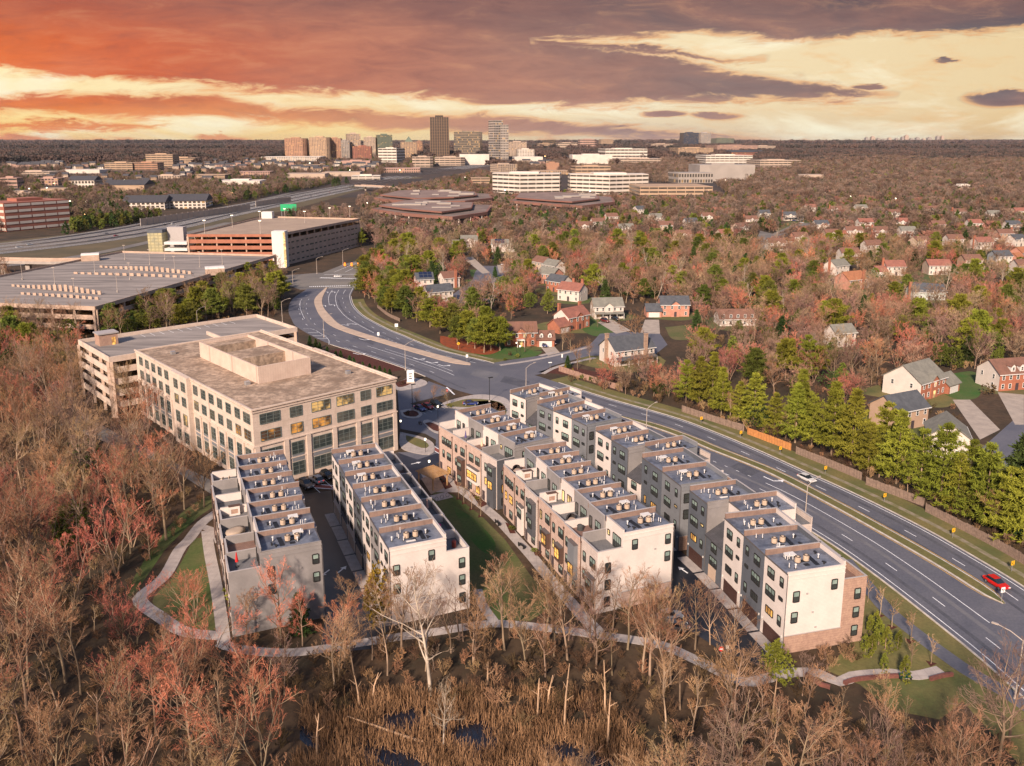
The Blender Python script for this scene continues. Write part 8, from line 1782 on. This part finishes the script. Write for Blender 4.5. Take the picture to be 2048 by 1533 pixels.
fixed('sapling', [(917, 998, .8), (928, 1007, .8), (943, 1019, .8), (961, 1033, .8)], 'young tree in a mulch ring on the lawn', 'young trees on the lawn'); fixed('sapling', [(1759, 1232, 1.0), (1784, 1255, 1.0), (1820, 1283, 1.0), (1862, 1328, .9), (1821, 1335, .9), (1735, 1205, .9)], 'young tree between the trail and the brick end house', 'young trees beside the trail')
for px, py in ((917, 998), (928, 1007), (943, 1019), (961, 1033), (1759, 1232), (1784, 1255), (1820, 1283), (1862, 1328)):
    x, y = P(px, py); smooth_area('mulch_ring', [(x + 0.9 * math.cos(t), y + 0.9 * math.sin(t)) for t in np.arange(0, 6.28, 0.8)], 0.05, m_mulch)
fixed('arbor', [(1738, 1272, .9), (1752, 1262, .9), (1757, 1290, 1.1), (1742, 1315, 1.0), (1770, 1300, 1.0), (1795, 1298, .8), (1765, 1345, .8), (1730, 1305, .8), (1806, 1360, 1.0)], 'narrow lime cypress in the bed beside the brick end house', 'narrow cypresses by the brick end house')
fixed('fir', [(620, 692, .28), (632, 700, .3), (640, 704, .26), (672, 722, .26), (682, 725, .3), (700, 735, .3), (708, 738, .28), (740, 752, .3), (750, 755, .28), (760, 757, .3), (770, 760, .28), (780, 764, .3), (726, 745, .26), (655, 712, .25)], 'small dark evergreen in the hedge line between office and road', 'evergreen hedge line beside the office')
fixed('shrub', [(1010, 722, .6), (1035, 716, .8), (1020, 712, .7), (900, 816, .7), (935, 812, .8), (990, 818, .9), (1005, 826, .9), (880, 935, .5), (955, 1000, .5), (1024, 1060, .5), (1068, 1105, .5), (1075, 1112, .5), (1165, 758, .9), (1185, 764, .9), (1210, 772, 1.0), (1845, 795, 1.0), (1760, 815, 1.0), (1980, 790, 1.6), (815, 830, .6), (805, 770, .7), (840, 850, .5)], 'low rounded garden shrub', 'low garden shrubs')
fixed('holly', [(1065, 560, .45), (1072, 563, .42), (1080, 566, .45)], 'clipped dark evergreen beside the stepped house row', 'clipped evergreens by the stepped houses'); fixed('fir', [(990, 555, .45), (945, 600, .55), (1058, 525, .75)], 'dark cone evergreen in the small court', 'cone evergreens in the small court')
# split: the largest in the picture stay single trees, the rest become one woodland mass
BARE = {'sbrown': 'brown', 'sred': 'salmon red', 'srust': 'rusty tan', 'brown': 'brown', 'thin': 'slender brown', 'red': 'salmon red', 'rust': 'rusty tan', 'white': 'pale-barked'}; EVER = {'pine': 'yellow-green pine', 'tallpine': 'high-crowned pine', 'fir': 'dark spruce', 'holly': 'broad evergreen'}
HT = {k: max(v.co.z for v in PROTO[k][1][0][1].vertices) for k in PROTO}
def vis(t):
    k, x, y, s, w = t; d = math.hypot(x, y); ux = x / max(y, 1); ok = abs(ux) < 0.66 and y > 74
    return (s * HT[k] / d) if ok else -1
bare = sorted([t for t in TREES if t[0] in BARE], key=vis, reverse=True); ever = sorted([t for t in TREES if t[0] in EVER], key=vis, reverse=True)
NB, NE = 230, 130
LAND = {'in the wood on the left': {(60, 780): 'at the upper left edge', (180, 840): 'below the attached parking deck', (300, 905): 'beside the office wall', (390, 1000): 'near the far end of the left row', (40, 930): 'half way down the left edge', (170, 1000): 'in the middle of the left wood', (300, 1090): 'right of the winding footpath start', (60, 1120): 'low on the left edge', (200, 1200): 'left of the footpath loop', (330, 1330): 'below the footpath loop', (450, 1380): 'below the path corner', (580, 1380): 'below the taupe end wall', (120, 1350): 'in the lower left wood', (300, 1480): 'near the bottom edge left of the reeds', (480, 1520): 'at the bottom edge beside the reeds', (640, 1350): 'where the left wood meets the reeds'},
        'in the lower right thicket': {(1250, 1360): 'right of the reed bed', (1330, 1440): 'in the bottom thicket left of centre', (1450, 1420): 'below the parked cars', (1560, 1450): 'below the lane end', (1660, 1440): 'below the curved garden wall', (1780, 1480): 'below the dark green bench', (1920, 1490): 'below the trail', (1350, 1550): 'at the bottom edge right of the reeds', (1650, 1560): 'at the bottom edge below the bench', (2000, 1560): 'in the lower right corner'},
        'among the suburban houses': {(880, 560): 'by the small court', (1000, 480): 'above the small court', (1150, 520): 'behind the stepped house row', (1250, 560): 'above the porch house', (1350, 560): 'above the pink brick house', (1450, 600): 'left of the large salmon tree', (1550, 640): 'in the middle of the suburb woods', (1500, 720): 'above the roadside pines', (1650, 720): 'left of the large white house', (1750, 700): 'above the large white house', (1900, 680): 'below the right court', (2020, 660): 'at the right edge of the suburb', (1600, 560): 'left of the orange-brown roof', (1780, 520): 'above the right court', (1950, 500): 'in the right house rows', (1420, 500): 'below the upper street', (1200, 470): 'below the white offices'},
        'on the bank inside the curving road': {(730, 560): 'at the top of the bank inside the curve', (760, 610): 'on the bank inside the tightest curve', (810, 620): 'on the bank above the white sign', (870, 640): 'on the bank left of the red straw', (940, 670): 'on the bank near the red straw'}}
def where_of(x, y, w):
    L = LAND.get(w)
    return w if not L else min(((x - P(*q)[0]) ** 2 + (y - P(*q)[1]) ** 2, t) for q, t in L.items())[1]
def size_of(k, s, lo, hi): return 'tall' if s > lo + (hi - lo) * 0.6 else ('small' if s < lo + (hi - lo) * 0.28 else 'mid-sized')
for t in bare[:NB]:
    k, x, y, s, w = t; plant(k, x, y, s, f'{size_of(k, s, 0.55, 1.05)} leafless {BARE[k]} tree {where_of(x, y, w)}', f'leafless trees {w}')
for t in ever[:NE]:
    k, x, y, s, w = t; plant(k, x, y, s, f'{size_of(k, s, 0.62, 1.0)} {EVER[k]} {where_of(x, y, w)}', f'evergreens {w}')
rest = bare[NB:] + ever[NE:]
# far trees: light crowns, same colours
FAR = {}
mt_fara = tmat('far brown twigs', (0.27, 0.18, 0.135), 0.4, 0.012); mt_farb = tmat('far grey brown twigs', (0.21, 0.155, 0.125), 0.4, 0.01); mt_farc = tmat('far umber twigs', (0.18, 0.115, 0.08), 0.4, 0.012); mt_farr = tmat('far dull red twigs', (0.34, 0.165, 0.12), 0.3, 0.012)
def far_proto(kind, mats, count, **k):
    out = []
    for i in range(count):
        (tv, tf), (cv, cf) = leafy_tree(900 + i * 3 + len(FAR) * 17, **k); V, F = merge([(tv, tf), (cv, cf)]); out.append(np_mesh('far_' + kind, V, F, [mats[0], mats[1][i % len(mats[1])]], [0] * len(tf) + [1] * len(cf)))
    FAR[kind] = out
far_proto('brown', (mt_bark, [mt_fara, mt_farb, mt_farc]), 3, h=15, rad=4.6, n=90, clump=7, ln=1.5, w=0.32, clear=0.22)
far_proto('red', (mt_bark, [mt_farr, mt_fara]), 2, h=13, rad=4.6, n=90, clump=7, ln=1.4, w=0.32, clear=0.18)
far_proto('ever', (mt_bark, [mt_fir, mt_holly]), 2, h=13, rad=3.6, n=90, clump=7, ln=1.1, w=0.7, clear=0.1, cone=0.5)
near_l, far_l = [], []
near_meshes, near_idx = [], {}
for k in list(BARE) + list(EVER):
    j = joined(k); near_idx[k] = (len(near_meshes), len(j)); near_meshes += j
far_meshes = FAR['brown'] + FAR['red'] + FAR['ever']; far_idx = {'sbrown': (0, 3), 'sred': (3, 2), 'srust': (3, 2), 'brown': (0, 3), 'thin': (0, 3), 'white': (0, 3), 'red': (3, 2), 'rust': (3, 2), 'pine': (5, 2), 'tallpine': (5, 2), 'fir': (5, 2), 'holly': (5, 2)}
for k, x, y, s, w in rest:
    if abs(x) / max(y, 1) > 0.72 and y > 150: continue
    L, idx = (near_l, near_idx) if y < 620 else (far_l, far_idx)
    L.append((x, y, tz(x, y), rs.uniform(0, 6.28), s, idx[k][0] + rs.integers(idx[k][1])))
scatter('suburban_woodland', near_meshes, near_l, 'mixed bare and evergreen woodland filling the suburb', 'woodland')
scatter('distant_woodland', far_meshes, far_l, 'brown distant woodland stretching to the horizon', 'woodland')
# forest canopy to the horizon: clumps of crowns
def clump_mesh(seed, mt):
    r = np.random.default_rng(seed); parts = []
    for k in range(10):
        c = r.uniform(-24, 24, 2); n = 26; d = r.normal(size=(n, 3)); d /= np.linalg.norm(d, axis=1, keepdims=True); p = d * np.array([6, 6, 5]) * r.uniform(0.6, 1.0, (n, 1)) + np.array([c[0], c[1], 9 + r.uniform(-2, 3)])
        parts.append(needles(p, d + np.array([0, 0, 0.5]), 2, 4.0, 3.4, r, 0.6))
    V, F = merge(parts); return np_mesh('canopy', V, F, mt)
m_can = [M('far canopy brown', (0.12, 0.075, 0.06), 0.95, (0.07, 0.05, 0.046), 0.01), M('far canopy dark', (0.07, 0.055, 0.048), 0.95, (0.045, 0.04, 0.036), 0.01)]
cm = [clump_mesh(1, m_can[0]), clump_mesh(2, m_can[0]), clump_mesh(3, m_can[1])]
pts = []
for y0, y1, sp in ((2300, 4500, 46), (4500, 9000, 85), (9000, 17500, 170)):
    for x, y in grid_points([(-0.68 * y0, y0), (0.68 * y0, y0), (0.68 * y1, y1), (-0.68 * y1, y1)], sp, True):
        u = x / y * 1663 + 1024
        if y < 4200 and 480 < u < 1500 and rs.random() < 0.72: continue
        pts.append((x, y, tz(x, y) - 1, rs.uniform(0, 6.28), sp / 46 * 0.9 * rs.uniform(0.8, 1.2) if y > 4500 else rs.uniform(0.8, 1.1), rs.integers(3)))
scatter('far_forest', cm, pts, 'dark brown forest canopy reaching the horizon', 'forest')
# undergrowth and reeds
def brush_mesh(seed, mt, h=2.2):
    (tv, tf), (cv, cf) = bare_tree(seed, h=h, spread=0.5, clear=0.05, limbs=10, forks=4, dens=0.7, twig=0.035); V, F = merge([(tv, tf), (cv, cf)]); return np_mesh('brush', V, F, mt)
bm_ = [brush_mesh(1, mt_brush), brush_mesh(2, mt_rust, 1.8), brush_mesh(3, mt_tan, 2.6), brush_mesh(4, mt_brush, 3.4)]
ul = []
for zone, sp in ((Zleft, 3.4), ([(600, 1320), (760, 1290), (1000, 1262), (1200, 1284), (1330, 1308), (1480, 1385), (1680, 1400), (1760, 1440), (2060, 1500), (2200, 1850), (500, 1850), (600, 1480)], 2.8), ([(0, 640), (100, 655), (300, 640), (440, 605), (572, 548), (566, 600), (545, 640), (300, 678), (100, 725), (0, 735)], 4), ([(455, 1225), (650, 1235), (650, 1290), (460, 1288)], 2.2), ([(1560, 1330), (1720, 1300), (1730, 1330), (1640, 1345)], 1.6), ([(650, 1270), (960, 1235), (960, 1250), (660, 1288)], 2.0), ([(1200, 1250), (1345, 1200), (1300, 1280), (1210, 1272)], 2.2), ([(1365, 830), (1500, 866), (1720, 955), (1850, 1008), (2048, 1120), (2048, 1060), (1700, 920), (1500, 840), (1380, 800)], 3.2), ([(1700, 800), (1950, 800), (2048, 900), (1900, 990), (1700, 900)], 4.5), ([(1100, 775), (1250, 792), (1360, 815), (1365, 770), (1240, 760), (1150, 760)], 3.0), ([(765, 522), (860, 470), (1000, 452), (1150, 432), (1300, 418), (1500, 408), (2100, 405), (2100, 700), (2010, 745), (1880, 742), (1780, 762), (1710, 840), (1430, 770), (1365, 745), (1420, 690), (1330, 610), (1080, 605), (990, 645), (880, 632), (835, 590)], 5.2)):
    for x, y in grid_points(zone, sp):
        if free(x, y): ul.append((x, y, 0, rs.uniform(0, 6.28), rs.uniform(0.5, 1.1), rs.integers(4)))
scatter('undergrowth', bm_, ul, 'tangled dry undergrowth on the woodland floor', 'undergrowth')
# reed bed in the wetland
r = np.random.default_rng(5); RP = grid_points([(610, 1415), (760, 1388), (1000, 1380), (1200, 1400), (1270, 1470), (1310, 1560), (1380, 1850), (560, 1850), (590, 1480)], 0.33)
nz = np.sin(RP[:, 0] * 0.55 + 1.3 * np.sin(RP[:, 1] * 0.42)) + np.sin(RP[:, 1] * 0.8 + RP[:, 0] * 0.25) + r.normal(size=len(RP)) * 0.35
RP = RP[nz > -0.75]; hgt = r.uniform(1.1, 2.3, len(RP)); b3 = np.c_[RP, np.zeros(len(RP))]; tip = b3 + np.c_[r.normal(size=(len(RP), 2)) * 0.28, hgt]
parts = [ribbons(b3, tip, 0.09, r)]
for _ in range(2): q = b3 + np.c_[r.normal(size=(len(RP), 2)) * 0.14, np.zeros(len(RP))]; parts.append(ribbons(q, q + np.c_[r.normal(size=(len(RP), 2)) * 0.5, hgt * r.uniform(0.4, 0.95, len(RP))], 0.08, r))
V, F = merge(parts); o = link('reeds', np_mesh('reeds', V, F, mt_reed)); tag(o, 'dry brown reed bed in the wetland at the bottom', 'reeds', kind='stuff')
# dead snags and fallen trunk in the wetland
m_snag = tmat('bleached dead wood', (0.50, 0.33, 0.21), 0.15, 0.0)
for i, (px, py, h, lx) in enumerate(((1128, 1460, 9.5, .6), (1075, 1440, 6, .2), (1210, 1430, 8, -.3), (1095, 1412, 4.5, .7), (633, 1515, 6, .5), (720, 1420, 5, -.6), (975, 1370, 3.5, .1), (1545, 1440, 6, .3), (1215, 1500, 8, .2), (745, 1400, 4, .9))):
    x, y = P(px, py); e = empty('dead_snag', (x, y, 0), 0, f'bleached dead trunk standing in the reeds, {(ORD + ["eighth", "ninth", "tenth"])[i]} counted', 'dead tree', 'dead snags in the wetland'); e['label'] = 'bleached broken dead trunk standing in the wetland'
    MB().tube([(0, 0, -0.3), (lx * 0.3, 0.1, h * 0.5), (lx, 0.3, h)], [0.17, 0.12, 0.05], 6).build('trunk', m_snag, e)
    for k in range(3): z = h * (0.45 + 0.16 * k); a = i + k * 2.2; MB().tube([(lx * z / h, 0.1, z), (lx * z / h + math.cos(a) * 0.9, math.sin(a) * 0.9, z + 0.8)], [0.06, 0.02], 5).build('stub', m_snag, e)
x, y = P(780, 1475); e = empty('fallen_tree', (x, y, 0.3), 0, 'pale fallen trunk lying across the reeds', 'dead tree'); MB().tube([(-6, 2.5, 0.9), (-2, 0.9, 0.7), (2, -0.8, 0.5), (4.5, -1.6, 0.3)], [0.06, 0.14, 0.18, 0.2], 6).build('trunk', m_snag, e)
x, y = P(885, 1500); plant('white', x, y, .5, 'wide bare tree with pale limbs spreading over the reeds', i=1)

# ------------------------------------------------------------------ air: thin blue haze over the distance
hz = MB().box(-34000, 34000, -400, 19500, -3, 240).build('haze', M('haze', (1, 1, 1), var=0)); hz['kind'] = 'stuff'
hm = hz.data.materials[0]; ht = hm.node_tree; ht.nodes.clear(); ho = ht.nodes.new('ShaderNodeOutputMaterial'); hv = ht.nodes.new('ShaderNodeVolumePrincipled')
hv.inputs['Color'].default_value = (0.72, 0.70, 0.74, 1); hv.inputs['Density'].default_value = 0.000018; hv.inputs['Anisotropy'].default_value = 0.2
ht.links.new(hv.outputs[0], ho.inputs['Volume'])

# ------------------------------------------------------------------ labels: tell look-alikes apart by their order across the view
ORDN = ['first', 'second', 'third', 'fourth', 'fifth', 'sixth', 'seventh', 'eighth', 'ninth', 'tenth', 'eleventh', 'twelfth', 'thirteenth', 'fourteenth', 'fifteenth', 'sixteenth', 'seventeenth', 'eighteenth', 'nineteenth', 'twentieth', 'twenty-first', 'twenty-second', 'twenty-third', 'twenty-fourth', 'twenty-fifth', 'twenty-sixth', 'twenty-seventh', 'twenty-eighth', 'twenty-ninth', 'thirtieth']
by = {}
for o in scn.objects:
    if o.parent is None and 'label' in o and 'category' in o: by.setdefault(o['label'], []).append(o)
for lb, L in by.items():
    if 1 < len(L) <= len(ORDN):
        L.sort(key=lambda o: o.location.x / max(o.location.y, 1.0))
        for i, o in enumerate(L):
            t = f'{lb}, {ORDN[i]} from left' if len(lb.split()) <= 13 else lb
            o['label'] = t
